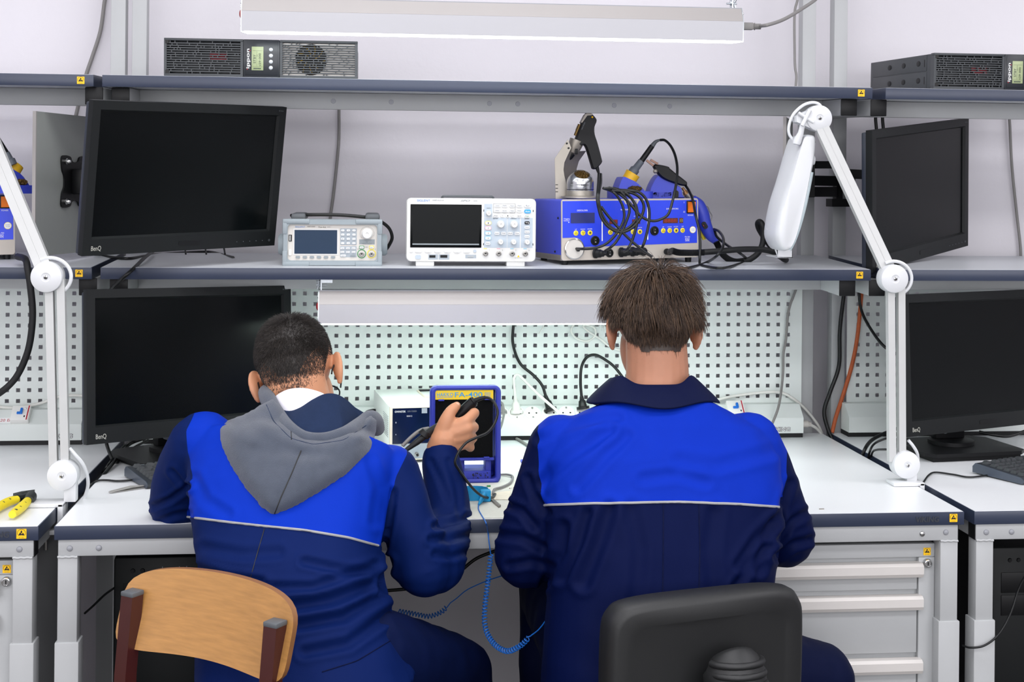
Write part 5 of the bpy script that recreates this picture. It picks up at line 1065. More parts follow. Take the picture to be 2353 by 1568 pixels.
# keyboards
def keyboard(label, bl, yaw, L_=0.44, D=0.145):
    M = Matrix.Translation((bl[0], bl[1], TZ)) @ Matrix.Rotation(yaw, 4, 'Z'); t = thing('keyboard', label, 'keyboard', M)
    prof = [(0, 0.004), (0, 0.018), (0.008, 0.026), (D - 0.01, 0.016), (D, 0.010), (D - 0.006, 0.002)]
    bm = new(); ring_loft(bm, [[(x, -y, z) for y, z in prof] for x in (0, L_)]); obj('body', bm, 'kb_body', t, 30)
    for x in (-0.002, L_ - 0.001): bm = new(); ring_loft(bm, [[(xx, -y, z) for y, z in prof] for xx in (x, x + 0.003)]); obj('side_trim', bm, 'kb_side', t, 30)
    for x in (0.03, L_ - 0.05): part('leg', t, 'rubber', (box, (x, -0.02, 0.0), (x + 0.02, -0.008, 0.012)))
    part('front_pad', t, 'rubber', (box, (0.03, -D + 0.012, 0.0), (L_ - 0.03, -D + 0.026, 0.006)))
    bm = new(); sl = math.atan2(0.010, D - 0.018); caps = []
    rows = [(0.022, [1, -0.6, 1, 1, 1, 1, -0.3, 1, 1, 1, 1, -0.3, 1, 1, 1, 1, -0.2, 1, 1, 1, -0.2, 1, 1, 1, 1]), (0.046, [1] * 13 + [1.7, -0.2, 1, 1, 1, -0.2, 1, 1, 1, 1]), (0.065, [1.4] + [1] * 12 + [1.3, -0.2, 1, 1, 1, -0.2, 1, 1, 1, 1]), (0.084, [1.7] + [1] * 11 + [2.0, -3.5, 1, 1, 1, 1]), (0.103, [1.2] + [1] * 11 + [2.5, -1.2, 1, -1.3, 1, 1, 1, 1]), (0.122, [1.3, 1.2, 1.2, 5.6, 1.2, 1.2, 1.2, 1.4, -0.2, 1, 1, 1, -0.2, 2, 1, 1])]
    n = 0
    for y, ws in rows:
        x = 0.010; u = (L_ - 0.02) / 22.9; 
        for w_ in ws:
            if w_ < 0: x += -w_ * u; continue
            a, b = x + 0.001, x + w_ * u - 0.001; z = 0.026 - (y - 0.008) * math.tan(sl)
            R = []
            for zz, s in ((0, 0.0), (0.0055, 0.0028), (0.0068, 0.0036)): R.append([(a + s, -y - 0.0085 + s * 0.8, z + zz), (b - s, -y - 0.0085 + s * 0.8, z + zz), (b - s, -y + 0.0085 - s * 1.2, z + zz), (a + s, -y + 0.0085 - s * 1.2, z + zz)])
            if n < 98: q = new(); ring_loft(q, R); obj('key', q, 'key_dark', t, 30)
            else: ring_loft(bm, R)
            n += 1; x = b + 0.001
    o = obj('far_keys', bm, 'key_dark', t, 30); o['kind'] = 'stuff'
    bm = new(); 
    for i in range(12): box(bm, (0.02 + i * 0.03, -0.0095, 0.0262), (0.04 + i * 0.03, -0.0078, 0.0266))
    obj('status_strip', bm, 'key_grey', t)
    return t
kp = VZ(288, 1075, TZ + 0.022); keyboard('black keyboard on the middle desk under the elbow of the boy in the hood', (kp.x, kp.y), 0.50)
kp = VZ(2236, 1067, TZ + 0.022); keyboard('black keyboard on the right desk in front of the square monitor stand', (kp.x, kp.y), 0.42)
# small black pointing device leaning on the stand
mp = VZ(410, 1045, TZ + 0.02); t = thing('computer_mouse', 'small black mouse standing by the monitor stand at the left', 'mouse', Matrix.Translation((mp.x, mp.y, TZ + 0.0215)) @ Matrix.Rotation(0.45, 4, 'Z') @ Matrix.Rotation(-0.55, 4, 'X'))
bm = new(); ball(bm, (0, 0.012, 0.012), (0.028, 0.045, 0.017), 0, 24)
for v in bm.verts: v.co.z = max(v.co.z, 0.0)
obj('shell', bm, 'black_plastic', t, 60); text('CBR', Matrix.Translation((-0.006, -0.012, 0.0275)) @ Matrix.Rotation(0.35, 4, 'X'), 0.008, 'white_ink', t, 0.026, 0.001)
# computer towers under the desks
def tower(label, x, y, w_=0.19, h_=0.42, d_=0.42):
    z0 = 0.205; t = thing('computer_tower', label, 'computer', Matrix.Translation((x, y, 0.0)))
    part('case', t, 'black_plastic', (box, (0, 0.01, z0), (w_, d_, z0 + h_), 0.004)); fr = part('front_panel', t, 'bezel', (box, (0.0, 0.0, z0), (w_, 0.012, z0 + h_), 0.006))
    part('drive_door', t, 'black_plastic', (box, (0.02, -0.002, z0 + h_ - 0.10), (w_ - 0.02, 0.002, z0 + h_ - 0.055), 0.001)); part('drive_door', t, 'black_plastic', (box, (0.02, -0.002, z0 + h_ - 0.15), (w_ - 0.02, 0.002, z0 + h_ - 0.105), 0.001))
    for xx in (0.10, 0.135, 0.15): part('port', fr, 'grey_ink', (box, (xx, -0.001, z0 + h_ - 0.035), (xx + 0.002, 0.002, z0 + h_ - 0.02)))
    for xx in (0.04, 0.06): bm = new(); lathe(bm, [(0.005, 0), (0.004, 0.002), (0, 0.002)], (xx, 0.0, z0 + h_ - 0.028), (0, -1, 0), 14); obj('button', bm, 'black_plastic', t)
    part('carrier', t, 'frame_grey', (box, (-0.01, 0.02, z0 - 0.02), (w_ + 0.01, d_ - 0.02, z0), 0.002))
    for xx in (-0.012, w_ + 0.002): part('hanger', t, 'frame_grey', (box, (xx, 0.06, z0 - 0.02), (xx + 0.01, 0.09, 0.70)))
    return t
tower('black computer tower under the middle desk behind the wooden chair', 0.062, 0.27, 0.20)
tower('black computer tower under the right desk at the right picture edge', 1.965, 0.22, 0.20)
# drawer cabinets
def cabinet(label, x0, x1, y0=0.032):
    t = thing('drawer_cabinet', label, 'cabinet', Matrix.Translation((x0, y0, 0))); W_ = x1 - x0; top = 0.688
    part('case', t, 'frame_grey', (box, (0, 0.012, 0.06), (W_, 0.60, top - 0.001), 0.002)); part('frame_side', t, 'frame_grey', (box, (W_ - 0.034, 0.0, 0.06), (W_, 0.02, top - 0.0282), 0.002)); part('frame_side', t, 'frame_grey', (box, (0.0, 0.0, 0.06), (0.02, 0.02, top - 0.0282), 0.002)); part('frame_top', t, 'frame_grey', (box, (0.0, 0.0, top - 0.028), (W_, 0.02, top), 0.002))
    part('plinth', t, 'black_plastic', (box, (0.01, 0.03, 0.0), (W_ - 0.01, 0.58, 0.06)))
    z = top - 0.033
    for hh in (0.065, 0.128, 0.128, 0.128, 0.105):
        d = part('drawer', t, 'frame_grey', (box, (0.022, 0.002, z - hh + 0.004), (W_ - 0.0365, 0.03, z - 0.006), 0.001))
        bm = new(); pr = [(0.004, z - 0.004), (-0.010, z - 0.005), (-0.016, z - 0.010), (-0.016, z - 0.026), (-0.012, z - 0.033), (0.004, z - 0.037)]
        ring_loft(bm, [[(x, y, zz) for y, zz in pr] for x in (0.02, W_ - 0.029)]); obj('handle', bm, 'frame_light', d, 25)
        z -= hh + 0.002
    bm = new(); lathe(bm, [(0.0095, 0), (0.0095, 0.004), (0.008, 0.008), (0.0065, 0.0085), (0.006, 0.007), (0, 0.007)], (W_ - 0.0165, 0, top - 0.040), (0, -1, 0), 26); lk = obj('lock', bm, 'chrome', t)
    bm = new(); c = Vector((W_ - 0.0165, -0.0072, top - 0.040)); box(bm, c - Vector((0.0011, 0.0004, 0.0035)), c + Vector((0.0011, 0.0004, 0.0035))); obj('key_slot', bm, 'black_ink', lk)
    esd(t, XZ(W_ - 0.0165, -0.0003, top - 0.0165), 0.0155)
    return t
mat('frame_light', (206, 202, 198), 0.42, var=0.02)
cabinet('grey drawer cabinet with lock under the right part of the middle desk', 1.285, 1.752)
cabinet('grey drawer cabinet with lock at the left picture edge', -0.545, -0.078)

# ------------------------------------------------------------------ cables
mat('cord_grey', (128, 126, 124), 0.5, var=0.05)
def cable(name, label, pts, r, m='black_cable', cat='cable', sub=8, group=None):
    bm = new(); P = [V(*p) if not isinstance(p, Vector) else p for p in pts]; tube(bm, catmull(P, sub), r, 8); return tag(obj(name, bm, m, None, 60), label, cat, group)
D = lambda x, y, z=0.004: VZ(x, y, TZ + z)
W_ = 1.086
cable('wall_cable', 'dark cable running down the wall between the tilted monitor and the oscilloscope', [(781, 215, W_), (779, 250, W_), (778, 330, W_), (767, 440, W_), (759, 500, W_), (755, 560, W_)], 0.0042, 'grey_cable')
cable('wall_cable', 'grey cable curving down the wall at the upper left', [(262, -420, W_), (258, -180, W_), (246, -30, W_), (240, 5, W_), (231, 70, W_), (214, 125, W_), (198, 172, W_), (184, 225, W_), (174, 268, W_), (165, 300, W_)], 0.0052, 'grey_cable')
cable('wall_cable', 'grey cable on the wall beside the right posts of the middle bench', [(1838, -420, 0.88), (1838, -160, 0.88), (1835, -20, 0.88), (1826, 30, 0.88), (1826, 120, 0.88), (1827, 155, 0.88), (1830, 175, 0.88), (1828, 205, 0.88)], 0.0034, 'grey_cable')
cable('wall_cable', 'dark cable on the wall at the far right', [(2316, 240, W_), (2320, 280, W_), (2325, 380, W_), (2335, 480, W_), (2344, 560, W_), (2346, 600, W_)], 0.0042, 'grey_cable')
for x, s in ((2012, 'left'), (2028, 'right')): cable('hanging_cable', 'short black cable below the right shelf arm, the %s one of two' % s, [(x, 255, 0.8), (x, 275, 0.8), (x + 2, 300, 0.8), (x + 3, 330, 0.8)], 0.0045)
# cord of the upper light
t = wthing('mains_cable', 'grey power cord plugged into the right end of the upper light', 'cable', V(1712, 60, 0.40)); q = loc(t)
bm = new(); a, b = q(1700, 60, 0.40), q(1731, 61, 0.40); box(bm, a - Vector((0.0, 0.008, 0.0085)), b + Vector((0, 0.008, 0.0085)), 0.003); tube(bm, [b, q(1734, 61, 0.40), q(1735, 61, 0.40), q(1748, 60, 0.40)], [0.006, 0.009, 0.006, 0.0055], 12)
for i in range(4): tube(bm, [q(1737 + i * 3, 61, 0.40), q(1738.6 + i * 3, 61, 0.40)], 0.0068, 12)
obj('plug', bm, 'grey_cable', t)
bm = new(); tube(bm, catmull([q(*p) for p in ((1746, 60, 0.40), (1765, 57, 0.36), (1800, 45, 0.42), (1840, 22, 0.5), (1880, -6, 0.6), (1910, -40, 0.7), (1925, -110, 0.86), (1926, -300, 0.89))], 8), 0.0042, 10); obj('cord', bm, 'grey_cable', t)
# cables of the shelf and monitors
cable('monitor_cable', 'black cable from the tilted monitor hanging over the shelf edge', [(352, 578, 0.80), (335, 590, 0.62), (302, 622, 0.485), (268, 652, 0.49), (250, 672, 0.52)], 0.0042)
sh = lambda x, y: VZ(x, y, SHZ(0.62) + 0.006)
cable('monitor_cable', 'black cable lying on the shelf under the tilted monitor', [sh(236, 588), sh(260, 592), sh(300, 594), sh(350, 586), sh(420, 581), sh(480, 579), sh(512, 586), sh(536, 592)], 0.0036)
for x in (425, 472, 515): cable('cable_end', 'short black cable end hanging below the tilted monitor, %s of three' % {425: 'leftmost', 472: 'middle one', 515: 'rightmost'}[x], [(x - 3, 560, 0.72), (x, 572, 0.72), (x + 2, 584, 0.70)], 0.0022)
# cables on the pegboard
P_ = 0.872
def plug(t, q, p0, p1, m, r=0.0125):
    a, b = q(*p0), q(*p1); bm = new(); d = b - a; tube(bm, [a, a + d * 0.18, a + d * 0.2, a + d * 0.6, a + d * 0.7, b], [r * 1.35, r * 1.35, r * 0.9, r * 0.75, r * 0.45, r * 0.32], 16)
    for i in range(4): tube(bm, [a + d * (0.72 + i * 0.07), a + d * (0.75 + i * 0.07)], r * (0.55 - i * 0.04), 12)
    return obj('plug', bm, m, t)
def plugged(name, label, sock, top, pts, m, r=0.0038, pr=0.0125):
    t = wthing(name, label, 'cable', V(*sock)); q = loc(t); plug(t, q, sock, top, m, pr)
    bm = new(); tube(bm, catmull([q(*p) for p in [top] + pts], 8), r, 8); obj('cord', bm, m, t, 60); return t
plugged('plugged_cable', 'black cable winding down the pegboard into the socket right of the empty one', (1266, 945, 0.838), (1254, 910, 0.845), [(1245, 885, 0.85), (1225, 862, 0.86), (1197, 838, P_), (1182, 805, P_), (1178, 770, P_), (1188, 720, P_), (1225, 690, P_), (1240, 675, P_), (1222, 660, P_), (1212, 640, P_)], 'black_cable')
plugged('plugged_cable', 'white cable with a white plug in the socket left of the empty one', (1187, 950, 0.838), (1184, 912, 0.842), [(1182, 890, 0.845), (1181, 870, 0.845), (1189, 861, 0.845), (1202, 872, 0.845), (1235, 905, 0.83), (1275, 940, 0.80), (1310, 970, 0.76)], 'white_cable')
plugged('plugged_cable', 'black cable arching towards the right person from the rightmost plug', (1340, 940, 0.838), (1336, 910, 0.842), [(1334, 880, 0.845), (1336, 845, 0.85), (1348, 822, 0.86), (1368, 816, 0.86), (1392, 828, 0.86), (1414, 846, 0.85), (1440, 880, 0.83)], 'black_cable')
plugged('plugged_cable', 'black plug beside the smoke absorber with a grey cord', (1150, 948, 0.838), (1151, 925, 0.842), [(1155, 930, 0.82), (1158, 950, 0.80), (1153, 975, 0.74), (1148, 988, 0.70)], 'grey_cable', 0.003)
cable('board_cable', 'white cable loop in front of the pegboard left of the right head', [(1322, 740, P_), (1312, 760, P_), (1325, 778, P_), (1350, 784, P_), (1368, 770, P_), (1364, 752, P_), (1340, 748, P_), (1352, 762, P_), (1380, 780, P_), (1402, 797, P_), (1440, 810, P_)], 0.0028, 'white_cable')
cable('board_cable', 'short black cable above the light near its middle', [(1255, 640, P_), (1265, 656, P_), (1278, 680, P_), (1290, 720, P_)], 0.0036)
cable('board_cable', 'black cable sagging above the light beside the right head', [(1328, 640, P_), (1332, 660, P_), (1350, 670, P_), (1375, 668, P_), (1395, 655, P_)], 0.0036)
cable('board_cable', 'thin white cable end below the light', [(1252, 744, P_), (1246, 755, P_), (1238, 768, P_)], 0.0012, 'white_cable')
cable('desk_cable', 'grey cable lying on the desk from the smoke absorber to the right person', [D(1138, 985), D(1160, 996), D(1190, 1010), D(1216, 1026), D(1240, 1040)], 0.0036, 'grey_cable')
cable('desk_cable', 'grey cable crossing the desk behind the smoke absorber', [D(1130, 1006), D(1175, 1003), D(1205, 992), D(1240, 978), D(1290, 970)], 0.0036, 'grey_cable')
cable('desk_cable', 'long grey cable lying along the back of the desk', [D(840, 1003), D(1000, 1004), D(1150, 1006), D(1240, 1006), D(1320, 1004)], 0.0036, 'grey_cable')
cable('desk_cable', 'black cable behind the white power supply', [D(850, 955), (842, 948, 0.80), (858, 943, 0.80), (872, 945, 0.79)], 0.0036)
cable('absorber_cord', 'grey flat cord curling on the mat beside the smoke absorber', [VZ(1140, 1092, TZ + 0.006), VZ(1165, 1091, TZ + 0.006), VZ(1178, 1096, TZ + 0.006), VZ(1172, 1110, TZ + 0.006), VZ(1152, 1120, TZ + 0.006), VZ(1136, 1125, TZ + 0.006), VZ(1133, 1136, TZ + 0.006)], 0.0026, 'grey_cable')
cable('board_cable', 'grey cable hanging down the right side of the pegboard', [(1836, 640, P_), (1829, 665, P_), (1812, 715, P_), (1806, 780, P_), (1800, 815, P_), (1799, 860, P_), (1790, 930, 0.82), (1773, 978, 0.79), (1765, 1000, 0.76)], 0.0034, 'grey_cable')
t = wthing('rail_cable', 'white cable leaving the right end of the middle socket rail', 'cable', V(1850, 975, 0.84)); q = loc(t)
bm = new(); tube(bm, [q(1842, 975, 0.85), q(1856, 975, 0.85), q(1857, 975, 0.85), q(1863, 976, 0.85)], [0.009, 0.009, 0.007, 0.006], 14); obj('gland', bm, 'inst_white', t)
bm = new(); tube(bm, catmull([q(*p) for p in ((1860, 976, 0.85), (1875, 984, 0.86), (1888, 998, 0.88), (1896, 1012, 0.90))], 6), 0.004, 8); obj('cord', bm, 'white_cable', t)
cable('board_cable', 'white cable bowed across the lower right of the pegboard', [(1620, 930, P_), (1665, 915, P_), (1735, 904, P_), (1790, 902, P_), (1820, 915, 0.87), (1850, 940, 0.88), (1878, 975, 0.89), (1890, 1000, 0.90), (1895, 1015, 0.90)], 0.0038, 'white_cable')
cable('hanging_cable', 'black cable hanging in the gap between the middle and right benches', [(1945, 640, 0.86), (1940, 672, 0.86), (1930, 760, 0.87), (1928, 840, 0.88), (1908, 900, 0.88), (1894, 945, 0.88), (1902, 985, 0.87), (1915, 1015, 0.86)], 0.0056)
cable('hanging_cable', 'orange cable hanging between the middle and right benches', [(1984, 640, 0.85), (1980, 672, 0.85), (1972, 760, 0.87), (1960, 830, 0.88), (1940, 900, 0.88), (1922, 955, 0.88), (1912, 995, 0.87)], 0.0056, 'orange_cable')
cable('hanging_cable', 'black cable sweeping from the right shelf to the right lamp arm', [(1980, 640, 0.84), (1974, 672, 0.84), (1980, 715, 0.83), (2000, 755, 0.80), (2030, 795, 0.76), (2062, 815, 0.74)], 0.004)
for k_, (a, b) in enumerate((((2048, 990), (1985, 1050)), ((2048, 1004), (1998, 1052)), ((2050, 1032), (2004, 1054)))):
    cable('gap_cable', ('thick black cable arching into the gap right of the middle desk', 'thin black cable under the thick one at the right desk gap', 'lowest thin black cable at the right desk gap')[k_], [VZ(a[0] + 40, a[1] - 12, TZ + 0.05), VZ(*a, TZ + 0.045), VZ((a[0] + b[0]) / 2 - 12, (a[1] + b[1]) / 2 - 9, TZ + 0.03), VZ(b[0], b[1] - 12, TZ + 0.01), VZ(b[0] - 4, b[1] + 12, TZ - 0.03)], (0.0046, 0.0028, 0.0026)[k_])
cable('keyboard_cable', 'thin black cable from the right keyboard to the desk gap', [D(2290, 1090), D(2230, 1097), D(2190, 1091), D(2150, 1086), D(2135, 1092), D(2124, 1106), VZ(2117, 1118, TZ - 0.01), VZ(2114, 1126, TZ - 0.04)], 0.0022)
cable('desk_cable', 'black cable loop under the right monitor', [V(2250, 993, 0.62), V(2285, 1000, 0.60), V(2318, 1003, 0.6), V(2350, 993, 0.61), V(2370, 985, 0.62)], 0.004)
cable('station_hose', 'thick black hose hanging from the left station over the shelf edge', [(40, 590, 0.56), (58, 596, 0.50), (64, 620, 0.475), (70, 660, 0.47), (75, 720, 0.47), (70, 780, 0.47), (58, 825, 0.47), (35, 870, 0.47), (0, 903, 0.47), (-45, 925, 0.50), (-110, 930, 0.62), (-160, 900, 0.80), (-170, 850, 0.87)], 0.0078, 'rubber')
cable('board_cable', 'white cable sagging along the lower edge of the left pegboard', [(-30, 930, P_), (0, 936, P_), (40, 937, P_), (90, 928, P_), (130, 914, P_), (160, 909, P_), (200, 912, P_), (235, 925, P_)], 0.0038, 'white_cable')
for k_, pts in enumerate(([D(330, 1008, 0.03), D(300, 1020, 0.02), D(278, 1042, 0.012), D(262, 1062, 0.008), D(240, 1090, 0.0), D(228, 1108, -0.02)], [D(318, 1006, 0.04), D(288, 1024, 0.02), D(268, 1045, 0.008), D(250, 1068, 0.0), D(235, 1088, -0.02)], [D(340, 1012, 0.02), D(306, 1030, 0.014), D(284, 1048, 0.01), D(268, 1066, 0.0), D(258, 1078, -0.02)])):
    cable('gap_cable', 'black cable running from the left monitor stand into the gap, %s of three' % ('middle one', 'upper one', 'lower one')[k_], pts, (0.0042, 0.0036, 0.003)[k_])
cable('monitor_cable', 'black cable dropping from the lower left monitor to the desk', [(243, 1012, 0.60), (247, 1028, 0.60), (253, 1044, 0.58), (258, 1056, 0.57)], 0.0042)
cable('keyboard_cable', 'thin black cable from the left keyboard over the desk edge', [D(345, 1096), D(322, 1100), D(300, 1104), D(270, 1106), D(245, 1104), D(225, 1105), D(212, 1112, 0.0), D(200, 1126, -0.004), D(192, 1135, -0.03)], 0.0024)
cable('floor_cable', 'black cable hanging under the desk between the two people', [(1150, 1262, 0.5), (1095, 1284, 0.5), (1055, 1315, 0.5), (1010, 1340, 0.5), (950, 1352, 0.5), (890, 1358, 0.5)], 0.004)
cable('floor_cable', 'black cable looping in front of the right tower', [(2370, 1300, 0.10), (2342, 1350, 0.06), (2322, 1410, 0.03), (2295, 1458, 0.0), (2262, 1484, -0.01), (2230, 1489, 0.0), (2212, 1484, 0.02)], 0.0022)
cable('floor_cable', 'thin black cable under the desk left of the wooden chair', [(195, 1410, 0.3), (215, 1392, 0.26), (240, 1368, 0.24), (262, 1352, 0.22)], 0.0024)
# the loops of tool cord in front of the soldering station; photo crop scale 6.033, origin (1250, 430)
def s5(zx, zy, Y=0.535): return V(1250 + zx / 6.033, 430 + zy / 6.033, Y)
cable('tool_cord', 'black cord looping from the desoldering gun to the round filter', [s5(760, -190, 0.66), s5(755, -60, 0.60), s5(745, 60, 0.55), s5(740, 180), s5(760, 300), s5(800, 430), s5(880, 540), s5(1000, 615), s5(1110, 620), s5(1230, 560), s5(1340, 430), s5(1385, 280), s5(1340, 160), s5(1240, 90), s5(1100, 60), s5(940, 50)], 0.0036, cat='cord')
cable('tool_cord', 'black cord hanging beside the first one in front of the station', [s5(790, -180, 0.66), s5(790, -60, 0.60), s5(765, 60, 0.55), s5(758, 180), s5(790, 330), s5(850, 460), s5(950, 570), s5(1080, 600), s5(1200, 540), s5(1290, 420), s5(1290, 300), s5(1240, 190), s5(1120, 90), s5(960, 20), s5(820, 20)], 0.003, cat='cord')
cable('tool_cord', 'black cord falling from the coil to the left connectors', [s5(820, 15, 0.56), s5(960, 70), s5(1050, 180), s5(1100, 300), s5(1110, 430), s5(1060, 560), s5(960, 700), s5(840, 800), s5(700, 848), s5(560, 858), s5(450, 855, 0.57)], 0.0034, cat='cord')
cable('tool_cord', 'black cord curving from the coil to the second connector', [s5(900, 10, 0.56), s5(1060, 60), s5(1150, 190), s5(1185, 330), s5(1140, 480), s5(1080, 620), s5(1000, 760), s5(920, 840), s5(850, 885, 0.57)], 0.0034, cat='cord')
cable('tool_cord', 'black cord dropping from the coil to the third connector', [s5(960, 15, 0.56), s5(1120, 70), s5(1240, 200), s5(1280, 350), s5(1290, 480), s5(1260, 620), s5(1215, 760), s5(1160, 860), s5(1110, 895, 0.57)], 0.0034, cat='cord')
cable('tool_cord', 'black cord of the soldering iron arching over the blue station', [V(*h8(1030, 178), 0.71), V(*h8(1120, 185), 0.70), V(*h8(1220, 280), 0.68), V(*h8(1300, 440), 0.66), V(*h8(1345, 650), 0.63), V(*h8(1345, 850), 0.60), V(*h8(1310, 1100), 0.57), V(*h8(1260, 1320), 0.55), s5(1720, 380), s5(1600, 455), s5(1500, 470), s5(1400, 440), s5(1300, 360), s5(1200, 240), s5(1080, 120), s5(960, 50, 0.55)], 0.0034, cat='cord')
cable('tool_cord', 'straight black cord crossing the blue station downwards to the right', [s5(790, 270), s5(880, 390), s5(1000, 530), s5(1130, 670), s5(1260, 790), s5(1400, 900), s5(1500, 970)], 0.0034, cat='cord')
cable('tool_cord', 'black cord arching from the coil down to the last connector', [s5(1000, 40, 0.56), s5(1200, 50), s5(1330, 80), s5(1420, 180), s5(1460, 340), s5(1450, 520), s5(1410, 700), s5(1370, 820), s5(1340, 860, 0.57)], 0.0034, cat='cord')
cable('tool_cord', 'black cord of the hot tweezers falling beside the power switch', [V(*h8(1500, 1020), 0.725), V(*h8(1570, 1130), 0.70), V(*h8(1640, 1300), 0.66), s5(2100, 380, 0.60), s5(2150, 600, 0.58), s5(2165, 800, 0.57), s5(2160, 980, 0.56), VZ(1250 + 2190 / 6.033, 430 + 1085 / 6.033, SHZ(0.54) + 0.004), VZ(1660, 616, SHZ(0.52) + 0.004), VZ(1700, 606, SHZ(0.53) + 0.004), VZ(1717, 598, SHZ(0.56) + 0.005), V(1700, 582, 0.60), V(1670, 563, 0.66), V(1648, 545, 0.70), V(1642, 530, 0.72)], 0.0034, cat='cord')
cable('tool_cord', 'black cord of the hot air gun sweeping to the shelf edge', [V(1641, 527, 0.715), V(1652, 532, 0.66), V(1662, 548, 0.60), V(1660, 570, 0.55), V(1645, 590, 0.53), VZ(1622, 604, SHZ(0.52) + 0.005), VZ(1590, 614, SHZ(0.50) + 0.004), VZ(1560, 618, SHZ(0.5) + 0.004)], 0.0034, cat='cord')
# ------------------------------------------------------------------ the two people
mat('nail', (224, 176, 150), 0.3, var=0.02); mat('jacket_cuff', (28, 50, 116), 0.6, var=0.05)
mat('skin_light', (176, 124, 98), 0.5, spec=0.35, var=0.06, vs=60, sss=0.12)
mat('skin_tan', (196, 140, 106), 0.5, spec=0.35, var=0.06, vs=60, sss=0.12)
mat('hair_brown', (74, 56, 44), 0.42, spec=0.4, var=0.2, vs=30)
mat('hair_brown2', (98, 76, 58), 0.42, spec=0.4, var=0.2, vs=30)
mat('hair_brown3', (50, 38, 31), 0.45, spec=0.4, var=0.2, vs=30)
mat('hair_black', (44, 40, 38), 0.45, spec=0.35, var=0.15, vs=30)
mat('hair_black2', (66, 60, 56), 0.45, spec=0.35, var=0.15, vs=30)
mat('fleece_grey', (72, 78, 90), 0.95, spec=0.15, var=0.16, vs=55, bump=0.6, bs=700, sheen=0.3)
mat('fleece_navy', (30, 44, 72), 0.95, spec=0.15, var=0.15, vs=60, bump=0.5, bs=700)
mat('navy_cloth', (5, 13, 48), 0.6, spec=0.1, var=0.06, vs=30, bump=0.12, bs=900, sheen=0.0)
mat('shirt_white', (240, 238, 246), 0.7, var=0.02)
mat('piping_grey', (150, 150, 152), 0.6, var=0.1)
mat('trouser_navy', (4, 12, 44), 0.65, spec=0.1, var=0.08, vs=30, bump=0.12, bs=800, sheen=0.0)
mat('trouser_blue', (6, 18, 56), 0.65, spec=0.1, var=0.08, vs=30, bump=0.12, bs=800)
mat('shoe_black', (24, 24, 26), 0.5)
def cloth2(name, blue, navy):                                    # two coloured twill, the border stored with the garment
    m = mat(name, blue, 0.62, spec=0.06, var=0.05, vs=22, bump=0.1, bs=900, sheen=0.0); nt = m.node_tree; b = nt.nodes['Principled BSDF']
    src = b.inputs['Base Color'].links[0].from_socket; at = nt.nodes.new('ShaderNodeAttribute'); at.attribute_name = 'yoke'
    cr = nt.nodes.new('ShaderNodeMath'); cr.operation = 'GREATER_THAN'; cr.inputs[1].default_value = 0.0; nt.links.new(at.outputs['Fac'], cr.inputs[0])
    mx = nt.nodes.new('ShaderNodeMix'); mx.data_type = 'RGBA'; mx.inputs['A'].default_value = rgb(*navy); nt.links.new(src, mx.inputs['B']); nt.links.new(cr.outputs[0], mx.inputs['Factor']); nt.links.new(mx.outputs['Result'], b.inputs['Base Color'])
cloth2('jacket_left', (7, 46, 164), (8, 27, 78)); cloth2('jacket_right', (7, 42, 158), (4, 14, 54))
def project(p):
    v = Vector(p) - CAMP; d = v.dot(FW); return PPX + FPX * v.dot(CR) / d, PPY - FPX * v.dot(CU) / d
def chain(bm, pts, n=16):                                        # pts: (point, radius) - a tapered limb with round ends
    P = [Vector(p) for p, r in pts]; R = [r for p, r in pts]; C = catmull(P, 5); out = []
    for i in range(len(C)):
        u = i / 5; j = min(int(u), len(R) - 2) if len(R) > 1 else 0; out.append(R[j] + (R[j + 1] - R[j]) * (u - j))
    if len(P) == 2:
        C = [P[0].lerp(P[1], k / 4) for k in range(5)]; out = [R[0] + (R[1] - R[0]) * k / 4 for k in range(5)]
    tube(bm, C, out, n); ball(bm, C[0], out[0] * 0.99, 0, 14); ball(bm, C[-1], out[-1] * 0.99, 0, 14)
def trunk(bm, rings, n=36, e=0.8):                               # rings: (centre, half width, half depth, lean) stacked ellipses
    R = []
    for c, a, b, lean, yaw in rings:
        c = Vector(c); ax = Vector((math.cos(yaw), math.sin(yaw), 0)); ay = Vector((-math.sin(yaw), math.cos(yaw), 0)); ay = (ay * math.cos(lean) - Vector((0, 0, 1)) * math.sin(lean))
        ring = []
        for k in range(n):
            t = 2 * PI * k / n; cx, sy = math.cos(t), math.sin(t)
            ring.append(c + ax * a * math.copysign(abs(cx) ** e, cx) + ay * b * math.copysign(abs(sy) ** e, sy))
        R.append(ring)
    ring_loft(bm, R)
def fuse(name, bm, m, parent, voxel, it=4, fac=0.5):             # melt overlapping shapes into one continuous surface
    o = obj(name, bm, m, parent, 0)
    r = o.modifiers.new('r', 'REMESH'); r.mode = 'VOXEL'; r.voxel_size = voxel; r.use_smooth_shade = True
    s = o.modifiers.new('s', 'SMOOTH'); s.iterations = it; s.factor = fac
    bpy.context.view_layer.update(); baked(o)
    o.data.polygons.foreach_set('use_smooth', [True] * len(o.data.polygons))
    if not o.data.materials: o.data.materials.append(MATS[m])
    return o
def seg_d(px, py, ax, ay, bx, by):
    dx, dy = bx - ax, by - ay; L2 = dx * dx + dy * dy; t = 0 if L2 == 0 else max(0, min(1, ((px - ax) * dx + (py - ay) * dy) / L2))
    return math.hypot(px - ax - t * dx, py - ay - t * dy), t
def inside(px, py, poly):
    r = False; n = len(poly)
    for i in range(n):
        (x1, y1), (x2, y2) = poly[i], poly[(i + 1) % n]
        if (y1 > py) != (y2 > py) and px < (x2 - x1) * (py - y1) / (y2 - y1) + x1: r = not r
    return r
